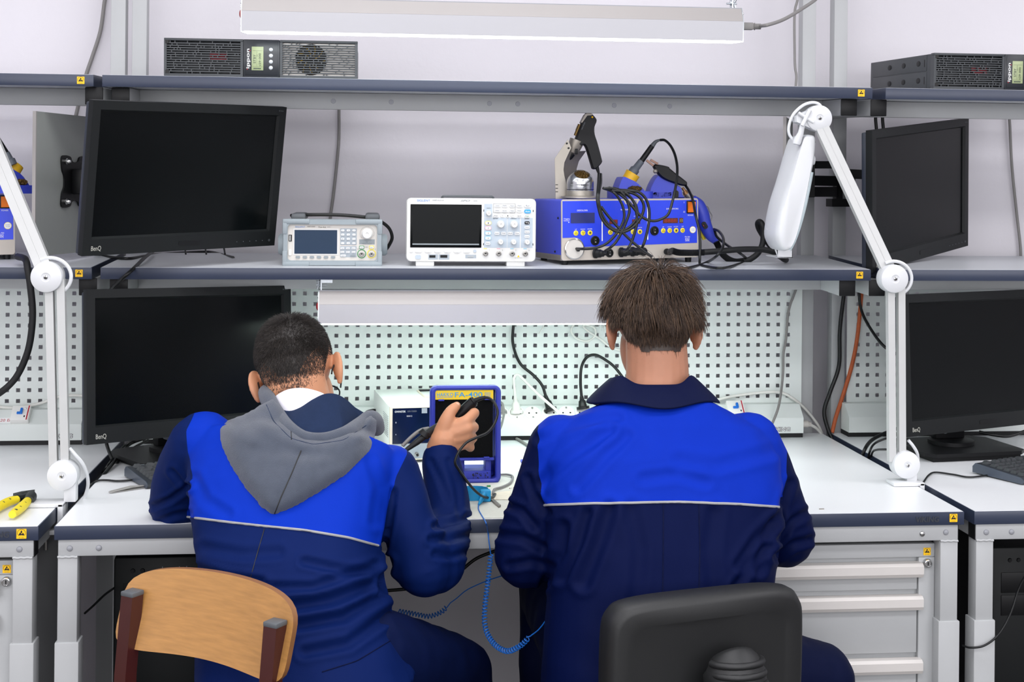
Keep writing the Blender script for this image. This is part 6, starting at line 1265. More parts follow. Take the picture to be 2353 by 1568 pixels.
def garment(o, yoke, folds, amp=0.004, seed=0.0, sy=(9, 7, 4)):
    """folds pressed into the cloth, and the distance to the border between its two colours"""
    me = o.data; me.update(); N = [v.normal.copy() for v in me.vertices]; dist = []
    for i, v in enumerate(me.vertices):
        p = v.co; px, py = project(p); n = N[i]
        d = amp * noise.noise(Vector((p.x * sy[0] + seed, p.y * sy[1], p.z * sy[2]))) + amp * 0.45 * noise.noise(Vector((p.x * 26 + seed, p.y * 22, p.z * 17 + 3)))
        if n.dot(CAMP - p) > 0:
            for pts, w, dep in folds:
                best = 1e9
                for k in range(len(pts) - 1):
                    q, t = seg_d(px, py, *pts[k], *pts[k + 1]); best = min(best, q)
                if best < 3.2 * w:
                    s = best / w; end = 1.0
                    d += -dep * math.exp(-s * s) + dep * 0.55 * math.exp(-((s - 1.7) / 0.7) ** 2)
        v.co = p + n * d
        if yoke:
            q = min(seg_d(px, py, *yoke[k], *yoke[(k + 1) % len(yoke)])[0] for k in range(len(yoke))); dist.append(q if inside(px, py, yoke) else -q)
    if yoke:
        a = me.attributes.new('yoke', 'FLOAT', 'POINT'); a.data.foreach_set('value', dist)
    me.update()
def bvh(o):
    me = o.data; return BVHTree.FromPolygons([v.co.copy() for v in me.vertices], [tuple(p.vertices) for p in me.polygons])
def on_cloth(T, px, py, off=0.0):
    d = (FW + CR * ((px - PPX) / FPX) - CU * ((py - PPY) / FPX)).normalized(); h_ = T.ray_cast(CAMP, d)
    return (h_[0] + h_[1] * off if h_[1].dot(d) < 0 else h_[0] - h_[1] * off) if h_[0] else None
def seam(name, parent, T, pts, r, m, off=0.0005, step=5):
    P = []
    for i in range(len(pts) - 1):
        n = max(2, int(math.hypot(pts[i + 1][0] - pts[i][0], pts[i + 1][1] - pts[i][1]) / step))
        for k in range(n):
            t = k / n; q = on_cloth(T, pts[i][0] + (pts[i + 1][0] - pts[i][0]) * t, pts[i][1] + (pts[i + 1][1] - pts[i][1]) * t, off)
            if q: P.append(q)
    for _ in range(3): P = [P[0]] + [(P[i - 1] + P[i] * 2 + P[i + 1]) / 4 for i in range(1, len(P) - 1)] + [P[-1]]
    bm = new(); tube(bm, P, r, 6); return obj(name, bm, m, parent, 60)
def head_shapes(bm, H, ears=(0, 0)):
    T = lambda *p: H @ Vector(p)
    ball(bm, (0, -0.006, 0.046), (0.0735, 0.092, 0.080), 0, 40, H); ball(bm, (0, -0.036, 0.012), (0.064, 0.056, 0.055), 0, 30, H)
    ball(bm, (0, 0.044, -0.018), (0.060, 0.050, 0.078), 0, 30, H); ball(bm, (0, 0.056, -0.062), (0.044, 0.040, 0.038), 0, 24, H)
    ball(bm, (0, 0.098, -0.022), (0.014, 0.017, 0.016), 0, 16, H); chain(bm, [(T(0, 0.086, 0.022), 0.008), (T(0, 0.104, -0.014), 0.010)], 10)
    chain(bm, [(T(-0.03, 0.083, 0.028), 0.009), (T(0.0, 0.09, 0.028), 0.009), (T(0.03, 0.083, 0.028), 0.009)], 10)
    for s in (-1, 1): ball(bm, (0.014 * s, 0.096, -0.026), (0.009, 0.01, 0.008), 0, 12, H)
    for z in (-0.048, -0.056): chain(bm, [(T(-0.02, 0.086, z), 0.004), (T(0, 0.094, z), 0.006), (T(0.02, 0.086, z), 0.004)], 10)
    for s, fl in ((-1, ears[0]), (1, ears[1])):                    # ears: a dished shell with a rolled rim and a lobe
        E = H @ Matrix.Translation((s * 0.071, 0.002, 0.002)) @ Matrix.Rotation(s * (0.42 + fl), 4, 'Z') @ Matrix.Rotation(-0.15, 4, 'X')
        ball(bm, (s * 0.006, -0.010, 0.004), (0.0065, 0.017, 0.028), 0, 20, E)
        rim = [E @ Vector((s * 0.009, y, z)) for y, z in ((0.004, 0.014), (-0.002, 0.029), (-0.014, 0.033), (-0.024, 0.024), (-0.027, 0.008), (-0.022, -0.010), (-0.012, -0.022), (-0.004, -0.027), (0.001, -0.022))]
        c = catmull(rim, 4); tube(bm, c, [0.0044] * len(c), 10); ball(bm, (s * 0.0085, -0.004, -0.024), (0.0055, 0.0075, 0.0085), 0, 14, E)
def eyes(body_parent, H):
    for s in (-1, 1):
        bm = new(); ball(bm, (s * 0.031, 0.079, 0.004), (0.0125, 0.0125, 0.0125), 0, 16, H); e = obj('eye', bm, 'white_ink', body_parent, 60)
        bm = new(); ball(bm, (s * 0.031, 0.0885, 0.003), (0.0055, 0.004, 0.0055), 0, 12, H); obj('iris', bm, 'hair_brown3', e, 60)
def leg_shapes(bm, hip, knee, ankle, k=1.0):
    chain(bm, [(hip, 0.082 * k), (Vector(hip).lerp(Vector(knee), 0.5), 0.076 * k), (knee, 0.058 * k)], 18); chain(bm, [(knee, 0.056 * k), (Vector(knee).lerp(Vector(ankle), 0.35), 0.053 * k), (ankle, 0.037 * k)], 16)
def foot_of(par, a, d=(0, 1)):
    bm = new(); a = Vector(a); d = Vector((d[0], d[1], 0)).normalized(); M = Matrix.Translation((a.x, a.y, 0)) @ Matrix.Rotation(math.atan2(d.y, d.x) - PI / 2, 4, 'Z')
    P = [(-0.075, 0.034, 0.075), (-0.06, 0.038, 0.095), (0.0, 0.042, 0.10), (0.07, 0.046, 0.065), (0.15, 0.046, 0.05), (0.19, 0.034, 0.04), (0.205, 0.012, 0.022)]
    ring_loft(bm, [[M @ Vector((w_ * math.cos(t) , y, 0.002 + (h_ / 2) + (h_ / 2) * math.copysign(abs(math.sin(t)) ** 0.6, math.sin(t)))) for t in [2 * PI * k / 16 for k in range(16)]] for y, w_, h_ in P]); return obj('shoe', bm, 'shoe_black', par, 60)
def strands(name, parent, mats, T, H, cen, n, fn, seed, segs=5, r0=0.0005, sides=3, extra=0):
    """hair as one mesh of fine tapering strands; fn(local point) -> (length, lift, direction) or None"""
    rnd = random.Random(seed); vs = []; fs = []; mi = []; Hi = H.inverted(); R3 = H.to_3x3(); c = H @ Vector(cen); k = 0
    while k < n + extra:
        u = rnd.uniform(-1, 1) if k < n else rnd.uniform(-0.95, 0.25); a = rnd.uniform(0, 2 * PI) if k < n else rnd.uniform(1.08 * PI, 1.92 * PI); s = math.sqrt(1 - u * u); dl = Vector((s * math.cos(a), s * math.sin(a), u)); dw = (R3 @ dl).normalized()
        k += 1; hit = T.ray_cast(c + dw * 0.3, -dw)
        if not hit[0]: continue
        pl = Hi @ hit[0]; q = fn(pl, dl, rnd)
        if not q: continue
        ln, pts = q
        nl = dl.copy(); P = [H @ x for x in pts]; base = len(vs); m = len(P); w0 = r0 * rnd.uniform(0.7, 1.25)
        for i, p in enumerate(P):
            d = (P[min(i + 1, m - 1)] - P[max(i - 1, 0)]); d = d.normalized() if d.length > 1e-9 else dw; x, y = frame_of(d); rr = w0 * (1 - 0.85 * (i / (m - 1)) ** 1.5)
            for j in range(sides): t = 2 * PI * j / sides; vs.append(p + x * rr * math.cos(t) + y * rr * math.sin(t))
        g = rnd.random(); mm = 0 if g < 0.5 else (1 if g < 0.75 else 2)
        for i in range(m - 1):
            for j in range(sides):
                j2 = (j + 1) % sides; fs.append((base + i * sides + j, base + i * sides + j2, base + (i + 1) * sides + j2, base + (i + 1) * sides + j)); mi.append(mm % len(mats))
    me = bpy.data.meshes.new(name); me.from_pydata(vs, [], fs)
    for x in mats: me.materials.append(MATS[x])
    me.polygons.foreach_set('material_index', mi); me.polygons.foreach_set('use_smooth', [True] * len(fs)); me.update()
    o = bpy.data.objects.new(name, me); COL.objects.link(o); o.parent = parent; return o
def cap_mesh(name, parent, m, body, H, test, off):               # thin layer of hair roots over the scalp
    me = body.data; Hi = H.inverted(); keep = {}; vs = []; fs = []
    for p in me.polygons:
        c = Hi @ p.center
        if abs(c.x) > 0.16 or abs(c.y) > 0.16 or abs(c.z) > 0.2 or not test(c): continue
        f_ = []
        for i in p.vertices:
            if i not in keep: v = me.vertices[i]; keep[i] = len(vs); vs.append(v.co + v.normal * off)
            f_.append(keep[i])
        fs.append(tuple(f_))
    m2 = bpy.data.meshes.new(name); m2.from_pydata(vs, [], fs); m2.materials.append(MATS[m]); m2.polygons.foreach_set('use_smooth', [True] * len(fs)); m2.update()
    o = bpy.data.objects.new(name, m2); COL.objects.link(o); o.parent = parent; return o
def head_frame(c, yaw, pitch, roll): return Matrix.Translation(c) @ Matrix.Rotation(yaw, 4, 'Z') @ Matrix.Rotation(-pitch, 4, 'X') @ Matrix.Rotation(roll, 4, 'Y')

# ================= right person
R_ = thing('person', 'person with tousled brown hair in a blue and navy work jacket with a collar', 'person', Matrix.Identity(4))
HR = head_frame(V(1502, 772, -0.045), -0.02, 0.30, 0.0)
hipR = Vector((1.125, -0.235, 0.50))
bm = new(); head_shapes(bm, HR, (0.12, 0.12))
chain(bm, [((1.128, -0.11, 0.97), 0.066), (V(1510, 880, -0.085), 0.061), (HR @ Vector((0, -0.022, -0.015)), 0.059)], 22)
trunk(bm, [((1.125, -0.23, 0.47), 0.15, 0.10, 0, 0), ((1.122, -0.22, 0.62), 0.135, 0.09, 0.1, 0), ((1.125, -0.17, 0.80), 0.15, 0.095, 0.2, 0), ((1.127, -0.14, 0.92), 0.155, 0.08, 0.3, 0), ((1.128, -0.115, 0.985), 0.07, 0.06, 0.3, 0)])
shL, elL, wrL = Vector((0.955, -0.14, 0.925)), Vector((0.888, -0.135, 0.725)), Vector((1.00, 0.09, 0.805))
shR, elR, wrR = Vector((1.305, -0.14, 0.93)), Vector((1.388, -0.11, 0.748)), Vector((1.245, 0.10, 0.805))
for a, b, c, s in ((shL, elL, wrL, 1), (shR, elR, wrR, -1)):
    chain(bm, [(a, 0.048), (a.lerp(b, 0.5), 0.044), (b, 0.036)]); chain(bm, [(b, 0.037), (b.lerp(c, 0.4), 0.036), (c, 0.026)])
    d = (c - b).normalized(); sd = Vector((s, 0, 0)); up = Vector((0, 0, 1)); pm = c + d * 0.05
    chain(bm, [(c, 0.022), (c + d * 0.04 + sd * 0.008, 0.021), (c + d * 0.08 + sd * 0.006, 0.019)]); chain(bm, [(c + d * 0.02 - sd * 0.012, 0.018), (c + d * 0.078 - sd * 0.016, 0.015)])
    for i in range(4):
        o_ = sd * (0.026 - 0.018 * i); l_ = (0.072, 0.082, 0.076, 0.058)[i]; b0 = pm + d * 0.035 + o_
        chain(bm, [(b0, 0.0092), (b0 + d * l_ * 0.45 + up * 0.006, 0.0086), (b0 + d * l_ * 0.8 - up * 0.008, 0.0078), (b0 + d * l_ * 0.95 - up * 0.018, 0.0068)], 10)
    b0 = c + d * 0.03 + sd * 0.026; chain(bm, [(b0, 0.012), (b0 + d * 0.03 + sd * 0.022, 0.0105), (b0 + d * 0.055 + sd * 0.026, 0.0085)], 10)
hL, hR_ = hipR + Vector((-0.09, 0.03, 0.02)), hipR + Vector((0.09, 0.03, 0.02))
knL, knR = Vector((0.985, 0.26, 0.55)), Vector((1.455, -0.125, 0.475)); anL, anR = Vector((0.98, 0.20, 0.10)), Vector((1.43, -0.10, 0.10))
leg_shapes(bm, hL, knL, anL, 0.9); leg_shapes(bm, hR_, knR, anR, 0.9)
bodyR = fuse('body', bm, 'skin_light', R_, 0.0032, 3)
eyes(R_, HR)
bm = new(); trunk(bm, [((1.125, -0.235, 0.45), 0.195, 0.15, 0, 0), ((1.125, -0.235, 0.56), 0.19, 0.14, 0, 0), ((1.125, -0.23, 0.64), 0.17, 0.12, 0, 0)]); leg_shapes(bm, hL, knL, anL, 1.22); leg_shapes(bm, hR_, knR, anR, 1.22)
tr = fuse('trousers', bm, 'trouser_navy', R_, 0.008, 4); garment(tr, None, [], 0.006, 5.0)
for a in (anL, anR): foot_of(R_, a)
bm = new()
trunk(bm, [((1.118, -0.245, 0.50), 0.212, 0.155, 0, 0), ((1.118, -0.245, 0.58), 0.208, 0.15, 0, 0), ((1.120, -0.235, 0.68), 0.202, 0.142, 0.05, 0), ((1.128, -0.215, 0.76), 0.212, 0.140, 0.1, 0), ((1.134, -0.19, 0.84), 0.220, 0.135, 0.15, 0), ((1.136, -0.165, 0.905), 0.220, 0.125, 0.2, 0), ((1.134, -0.145, 0.955), 0.198, 0.105, 0.25, 0), ((1.130, -0.13, 0.99), 0.138, 0.085, 0.3, 0), ((1.128, -0.12, 1.012), 0.085, 0.072, 0.3, 0)], 44, 0.78)
for a, b, c in ((shL, elL, wrL), (shR, elR, wrR)):
    chain(bm, [(a + Vector((0, 0, -0.005)), 0.068), (a.lerp(b, 0.45), 0.066), (b, 0.062)], 20); chain(bm, [(b, 0.062), (b.lerp(c, 0.4), 0.056), (c - (c - b) * 0.02, 0.045)], 18)
jR = fuse('jacket', bm, 'jacket_right', R_, 0.0055, 6)
yokeR = [(1237, 985), (1237, 1040), (1240, 1100), (1252, 1161), (1380, 1157), (1560, 1154), (1700, 1159), (1794, 1166), (1806, 1100), (1808, 1050), (1806, 985), (1790, 900), (1600, 820), (1400, 820), (1250, 900)]
foldsR = [([(1246, 1110), (1300, 1060), (1400, 990)], 13, 0.006), ([(1330, 1120), (1400, 1040), (1440, 1000)], 12, 0.004), ([(1240, 1010), (1330, 975), (1420, 960)], 10, 0.004),
          ([(1340, 1340), (1380, 1240), (1400, 1170)], 15, 0.007), ([(1290, 1330), (1330, 1250), (1350, 1180)], 11, 0.006), ([(1460, 1380), (1470, 1260), (1450, 1170)], 16, 0.004), ([(1640, 1360), (1630, 1260), (1640, 1180)], 16, 0.004), ([(1700, 1300), (1740, 1240), (1785, 1190)], 12, 0.006), ([(1690, 1350), (1730, 1290), (1760, 1260)], 10, 0.006),
          ([(1255, 1340), (1290, 1270), (1295, 1210)], 12, 0.007), ([(1745, 1310), (1760, 1250), (1780, 1200)], 12, 0.006),
          ([(1160, 1160), (1200, 1175), (1230, 1210)], 9, 0.007), ([(1150, 1230), (1200, 1235), (1250, 1260)], 10, 0.006), ([(1170, 1300), (1220, 1290), (1260, 1300)], 9, 0.005), ([(1215, 1100), (1235, 1150), (1260, 1180)], 9, 0.006),
          ([(1850, 1180), (1815, 1200), (1790, 1240)], 9, 0.006), ([(1860, 1240), (1820, 1250), (1780, 1280)], 9, 0.006), ([(1815, 1110), (1800, 1150), (1790, 1180)], 9, 0.005), ([(1560, 1060), (1650, 1070), (1770, 1040)], 14, 0.003), ([(1480, 1100), (1560, 1090), (1620, 1110)], 12, 0.003)]
garment(jR, yokeR, foldsR, 0.0042, 0.0)
TR_ = bvh(jR)
seam('piping', jR, TR_, [(1252, 1161), (1380, 1157), (1560, 1154), (1700, 1159), (1794, 1166)], 0.0024, 'piping_grey', 0.001)
seam('back_pleat', jR, TR_, [(1524, 1160), (1524, 1260), (1522, 1390)], 0.0009, 'navy_cloth'); seam('back_pleat', jR, TR_, [(1606, 1160), (1608, 1260), (1606, 1380)], 0.0009, 'navy_cloth')
# collar: folded band round the neck, open at the throat
def collar(parent, c, top_r, out_r, ztop, zbot, m, tiltx, peaks=0.016, a0=-238, a1=58, n=44):
    bm = new(); A = []; 
    for i in range(n + 1):
        a = math.radians(a0 + (a1 - a0) * i / n); ca, sa = math.cos(a), math.sin(a); back = max(0, -sa)
        pk = peaks * math.exp(-((abs(ca) - 0.86) / 0.22) ** 2) * (1 if sa < 0.4 else 0.4); f = lambda r, z: Vector(c) + Matrix.Rotation(tiltx, 3, 'X') @ Vector((r[0] * ca, r[1] * sa, z))
        zt = ztop + pk - 0.008 * back; zb = zbot - 0.016 * back ** 2 + 0.004 * math.sin(a * 5)
        mid = ((top_r[0] * 0.45 + out_r[0] * 0.55), (top_r[1] * 0.45 + out_r[1] * 0.55))
        A.append([f((top_r[0] - 0.004, top_r[1] - 0.004), zbot - 0.01), f((top_r[0] - 0.003, top_r[1] - 0.003), zt - 0.006), f((top_r[0] + 0.002, top_r[1] + 0.002), zt), f((top_r[0] + 0.009, top_r[1] + 0.009), zt - 0.006), f(mid, (zt + zb) / 2), f(out_r, zb), f((out_r[0] - 0.004, out_r[1] - 0.004), zb - 0.002), f((top_r[0] + 0.003, top_r[1] + 0.003), (zt + zb) / 2)])
    ring_loft(bm, A); o = obj('collar', bm, m, parent, 50); s = o.modifiers.new('s', 'SUBSURF'); s.levels = 1; s.render_levels = 1; return o
collar(R_, (1.129, -0.125, 0.985), (0.076, 0.066), (0.131, 0.113), 0.060, 0.022, 'navy_cloth', -0.22)
# hair
BR = bvh(bodyR)
def hairline(p): return 0.012 if False else (-0.094 + 0.075 * min(1, max(0, (abs(p.x) - 0.035) / 0.03)) if p.y < -0.03 else (0.020 + max(0, p.y) * 0.75))
capR = cap_mesh('hair_roots', R_, 'hair_brown3', bodyR, HR, lambda c: c.z > hairline(c) + 0.050 and not (abs(c.x) > 0.074 and c.z < 0.036), 0.0022)
CROWN = Vector((0.008, -0.055, 0.108))
def fnR(p, d, rnd):
    hl = hairline(p)
    if p.z < hl or (abs(p.x) > 0.0745 and p.z < 0.034): return None
    low = p.z - hl
    t = p - CROWN; t = t - d * t.dot(d)
    if t.length < 1e-4: t = Vector((1, 0, 0))
    t.normalize()
    if p.z > 0.040:                                                 # long top layer falling away from the crown
        ln = rnd.uniform(0.045, 0.075) * (0.68 if abs(p.x) > 0.052 and p.z < 0.075 else 1.0); up_ = min(1, max(0, (p.z - 0.07) / 0.05)); swirl = d.cross(t); nv = noise.noise_vector(p * 24); nv2 = noise.noise_vector(p * 60 + Vector((5, 1, 2))); t = (t + nv * 0.75 + nv2 * 0.4 + swirl * 0.3 + Vector((rnd.gauss(0, 0.22), rnd.gauss(0, 0.22), rnd.gauss(0, 0.12)))).normalized(); lift = rnd.uniform(0.4, 0.8) + 0.55 * up_; pts = [p - d * 0.001]
        v = (d * lift + t).normalized(); q = p.copy(); st = ln / 7
        for i in range(7):
            q = q + v * st; v = (v + Vector((0, 0, -0.20)) - d * 0.10 + t * 0.05).normalized(); pts.append(q.copy())
            e = Vector(((q.x) / 0.079, (q.y + 0.012) / 0.099, (q.z - 0.046) / 0.086)); 
            if e.length < 1.0 + 0.02 * i: q = Vector((e.x * 0.079, e.y * 0.099, e.z * 0.086)) / e.length * (1.0 + 0.02 * i) + Vector((0, -0.012, 0.046)); pts[-1] = q.copy()
        return ln, pts
    if rnd.random() > min(1, 0.06 + low / 0.05): return None
    ln = 0.005 + 0.020 * min(1, low / 0.08); dn = Vector((0, 0, -1)); dn = (dn - d * dn.dot(d)).normalized(); v = (dn + d * 0.35 + Vector((rnd.gauss(0, 0.15), rnd.gauss(0, 0.15), 0))).normalized()
    return ln, [p - d * 0.001, p + v * ln * 0.5, p + v * ln - d * 0.001]
strands('hair', R_, ['hair_brown', 'hair_brown2', 'hair_brown3'], BR, HR, (0, -0.01, 0.03), 19000, fnR, 11, r0=0.00075, extra=15000)

# ================= left person
L_ = thing('person', 'person with cropped dark hair, grey hood and blue jacket holding up a black tool', 'person', Matrix.Identity(4))
HL = head_frame(V(684, 874, 0.06), -0.22, 0.52, -0.27)
nb = V(704, 985, 0.03)
bm = new(); head_shapes(bm, HL, (0.05, 0.10))
chain(bm, [(nb - Vector((0, 0.02, 0.03)), 0.064), (nb.lerp(HL @ Vector((0, -0.03, -0.02)), 0.5), 0.060), (HL @ Vector((0, -0.026, -0.012)), 0.058)], 22)
pel = V(705, 1530, -0.29); wst = V(676, 1370, -0.215); chs = V(672, 1170, -0.14); shd = V(688, 1060, -0.075); yw = -0.30
trunk(bm, [(pel - Vector((0, 0, 0.03)), 0.14, 0.10, 0, yw), (wst, 0.13, 0.09, 0.3, yw), (chs, 0.14, 0.09, 0.5, yw), (shd, 0.14, 0.075, 0.6, yw), (nb, 0.065, 0.06, 0.6, yw)])
sL, eL, wL = V(468, 1020, -0.02), V(408, 1160, 0.055), Vector((0.47, 0.20, 0.80))
sR, eR, wR = V(902, 1085, -0.10), V(982, 1296, -0.125), V(1010, 1030, 0.115)
for a, b, c, md in ((sL, eL, wL, eL.lerp(wL, 0.4)), (sR, eR, wR, V(1022, 1110, 0.08))): chain(bm, [(a, 0.046), (a.lerp(b, 0.5), 0.042), (b, 0.036)]); chain(bm, [(b, 0.034), (md, 0.032), (c, 0.027)]) if a is sL else chain(bm, [(b, 0.034), (V(1031, 1200, 0.02), 0.031), (md, 0.029), (c, 0.0265)])
# left hand flat on the desk
d = (wL - eL).normalized(); d.z = 0; d.normalize(); sd = Vector((-d.y, d.x, 0)); chain(bm, [(wL, 0.022), (wL + d * 0.05 - Vector((0, 0, 0.008)), 0.02), (wL + d * 0.08 - Vector((0, 0, 0.012)), 0.017)])
for i in range(4):
    b0 = wL + d * 0.07 + sd * (0.026 - 0.0175 * i) - Vector((0, 0, 0.012)); l_ = (0.07, 0.08, 0.075, 0.058)[i]; chain(bm, [(b0 - d * 0.03, 0.011), (b0, 0.0092), (b0 + d * l_ * 0.5 + Vector((0, 0, 0.008)), 0.0085), (b0 + d * l_ - Vector((0, 0, 0.012)), 0.007)], 10)
b0 = wL + d * 0.025 - sd * 0.02; chain(bm, [(b0, 0.012), (b0 + d * 0.04 - sd * 0.03, 0.010), (b0 + d * 0.07 - sd * 0.03, 0.0082)], 10)
# right hand: back of the hand to the viewer, fingers closed round the tool. photo crop scale 4.9, origin (940, 860)
def k4(zx, zy, Y): return V(940 + zx / 4.9, 860 + zy / 4.9, Y)
K = 1 / (4.9 * 1128)
wrist = k4(350, 860, 0.112)
chain(bm, [(wR, 0.0275), (wrist, 0.028), (k4(400, 740, 0.108), 0.029)], 18)
mcp = [k4(640, 535, 0.098), k4(665, 610, 0.094), k4(655, 695, 0.098), k4(625, 780, 0.106)]
pip = [k4(735, 440, 0.118), k4(728, 600, 0.112), k4(715, 720, 0.115), k4(690, 825, 0.120)]
dip = [k4(690, 430, 0.150), k4(680, 560, 0.150), k4(665, 690, 0.149), k4(640, 800, 0.148)]
tip = [k4(610, 480, 0.158), k4(600, 580, 0.156), k4(590, 690, 0.153), k4(575, 790, 0.150)]
pr_ = (0.0112, 0.0112, 0.0108, 0.0098)
for i in range(4):
    base = [k4(410, 660, 0.110), k4(410, 700, 0.106), k4(410, 750, 0.106), k4(420, 800, 0.108)][i]
    chain(bm, [(base, 0.0175), (base.lerp(mcp[i], 0.55), 0.0158), (mcp[i], 0.0128)], 14); chain(bm, [(mcp[i], 0.0126), (mcp[i].lerp(pip[i], 0.5), pr_[i] * 1.02), (pip[i], pr_[i])], 14); chain(bm, [(pip[i], pr_[i]), (dip[i], pr_[i] * 0.9), (tip[i], pr_[i] * 0.8)], 12)
chain(bm, [(k4(350, 760, 0.112), 0.0205), (k4(395, 640, 0.108), 0.0205), (k4(430, 520, 0.104), 0.0165), (k4(458, 440, 0.104), 0.0125), (k4(500, 390, 0.108), 0.0112), (k4(538, 357, 0.116), 0.0088)], 14)
chain(bm, [(k4(430, 560, 0.112), 0.014), (k4(520, 560, 0.112), 0.014), (k4(600, 560, 0.106), 0.0125)], 12)
hl_ = pel + Vector((-0.09, 0.02, 0.01)); hr_ = pel + Vector((0.085, 0.0, 0.01))
kl, kr = Vector((0.30, 0.17, 0.55)), V(1058, 1545, 0.02); al, ar_ = Vector((0.32, 0.12, 0.10)), Vector((kr.x + 0.02, kr.y - 0.02, 0.10))
leg_shapes(bm, hl_, kl, al, 0.9); leg_shapes(bm, hr_, kr, ar_, 0.9)
bodyL = fuse('body', bm, 'skin_tan', L_, 0.0030, 3)
eyes(L_, HL)
for i in range(1):                                               # thumb nail
    bm = new(); c = k4(543, 350, 0.1085); ball(bm, c, (0.0042, 0.0016, 0.0052), 0, 14); obj('thumb_nail', bm, 'nail', L_, 60) if 'nail' in MATS else bm.free()
bm = new(); trunk(bm, [(pel - Vector((0, 0, 0.07)), 0.175, 0.14, 0, yw), (pel, 0.172, 0.13, 0, yw), (pel + Vector((0, 0.02, 0.06)), 0.15, 0.105, 0.1, yw)]); leg_shapes(bm, hl_, kl, al, 1.08); leg_shapes(bm, hr_, kr, ar_, 1.12)
tr = fuse('trousers', bm, 'trouser_blue', L_, 0.008, 4); garment(tr, None, [], 0.006, 9.0)
for a in (al, ar_): foot_of(L_, a, (0.2, 1))
bm = new()
def row(xl, xr, y, Y, b, lean):                                 # a trunk ring from its left and right photo edges
    a, c = V(xl, y, Y), V(xr, y, Y); return ((a + c) / 2, (c - a).length / 2, b, lean, yw)
trunk(bm, [row(448, 952, 1560, -0.30, 0.150, 0), row(452, 925, 1480, -0.275, 0.145, 0.1), row(455, 900, 1400, -0.245, 0.135, 0.2), row(456, 884, 1320, -0.215, 0.130, 0.35), row(436, 880, 1240, -0.175, 0.125, 0.5), row(424, 892, 1160, -0.135, 0.12, 0.6), row(416, 915, 1085, -0.095, 0.11, 0.65), row(436, 918, 1030, -0.06, 0.092, 0.7), row(520, 862, 1022, -0.03, 0.065, 0.75), row(620, 790, 1036, 0.0, 0.04, 0.8)], 44, 0.80)
chain(bm, [(sL, 0.064), (sL.lerp(eL, 0.5) + Vector((-0.008, 0, 0)), 0.060), (eL, 0.056)], 20); chain(bm, [(eL, 0.056), (eL.lerp(wL, 0.5), 0.052), (wL - (wL - eL) * 0.06, 0.044)], 18)
chain(bm, [(sR + Vector((-0.008, 0, -0.006)), 0.060), (sR.lerp(eR, 0.5) + Vector((-0.006, -0.022, 0)), 0.051), (eR + Vector((-0.006, -0.01, 0)), 0.058)], 22)
cuff = k4(350, 830, 0.108)
chain(bm, [(eR + Vector((0.012, 0.01, 0.0)), 0.058), (V(1032, 1205, 0.02), 0.044), (V(1022, 1110, 0.08), 0.0425)], 20)
tube(bm, [V(1022, 1110, 0.08), V(1013, 1060, 0.096), cuff - (wrist - wR) * 0 + Vector((0, 0, -0.002))], [0.0435, 0.039, 0.0345], 24)
jL = fuse('jacket', bm, 'jacket_left', L_, 0.0052, 6)
yokeL = [(428, 990), (431, 1040), (442, 1084), (437, 1139), (430, 1188), (520, 1200), (600, 1209), (700, 1219), (800, 1236), (873, 1256), (880, 1215), (889, 1176), (912, 1093), (936, 1043), (925, 985), (860, 900), (700, 870), (520, 900), (450, 940)]
foldsL = [([(455, 1310), (520, 1330), (600, 1340)], 11, 0.006), ([(700, 1290), (780, 1310), (870, 1320)], 10, 0.006), ([(640, 1400), (760, 1380), (885, 1335)], 13, 0.009), ([(680, 1440), (790, 1420), (890, 1360)], 12, 0.008), ([(700, 1500), (800, 1480), (900, 1410)], 12, 0.007), ([(620, 1350), (720, 1350), (860, 1300)], 10, 0.005), ([(470, 1260), (560, 1275), (640, 1270)], 12, 0.004),
          ([(893, 1290), (888, 1320), (880, 1360)], 9, 0.010), ([(1000, 1210), (1040, 1200), (1072, 1190)], 8, 0.006), ([(990, 1240), (1035, 1240), (1076, 1230)], 8, 0.006), ([(1000, 1275), (1040, 1280), (1070, 1270)], 8, 0.005), ([(1030, 1060), (1050, 1120), (1055, 1180)], 7, 0.003), ([(990, 1060), (1010, 1100), (1030, 1150)], 7, 0.003),
          ([(352, 1165), (390, 1150), (432, 1120)], 7, 0.006), ([(365, 1200), (400, 1185), (436, 1180)], 7, 0.004), ([(395, 1085), (415, 1110), (435, 1120)], 7, 0.004), ([(905, 1130), (895, 1200), (882, 1260)], 8, 0.006), ([(850, 1060), (870, 1120), (860, 1200)], 12, 0.003), ([(448, 1100), (470, 1150), (520, 1180)], 12, 0.003)]
garment(jL, yokeL, foldsL, 0.005, 20.0)
TL = bvh(jL)
seam('piping', jL, TL, [(430, 1188), (520, 1200), (600, 1209), (700, 1219), (800, 1236), (873, 1256)], 0.0022, 'piping_grey', 0.001)
seam('back_seam', jL, TL, [(608, 1215), (592, 1270), (574, 1335)], 0.0008, 'black_ink'); seam('waist_seam', jL, TL, [(740, 1545), (820, 1520), (905, 1468)], 0.0009, 'navy_cloth')
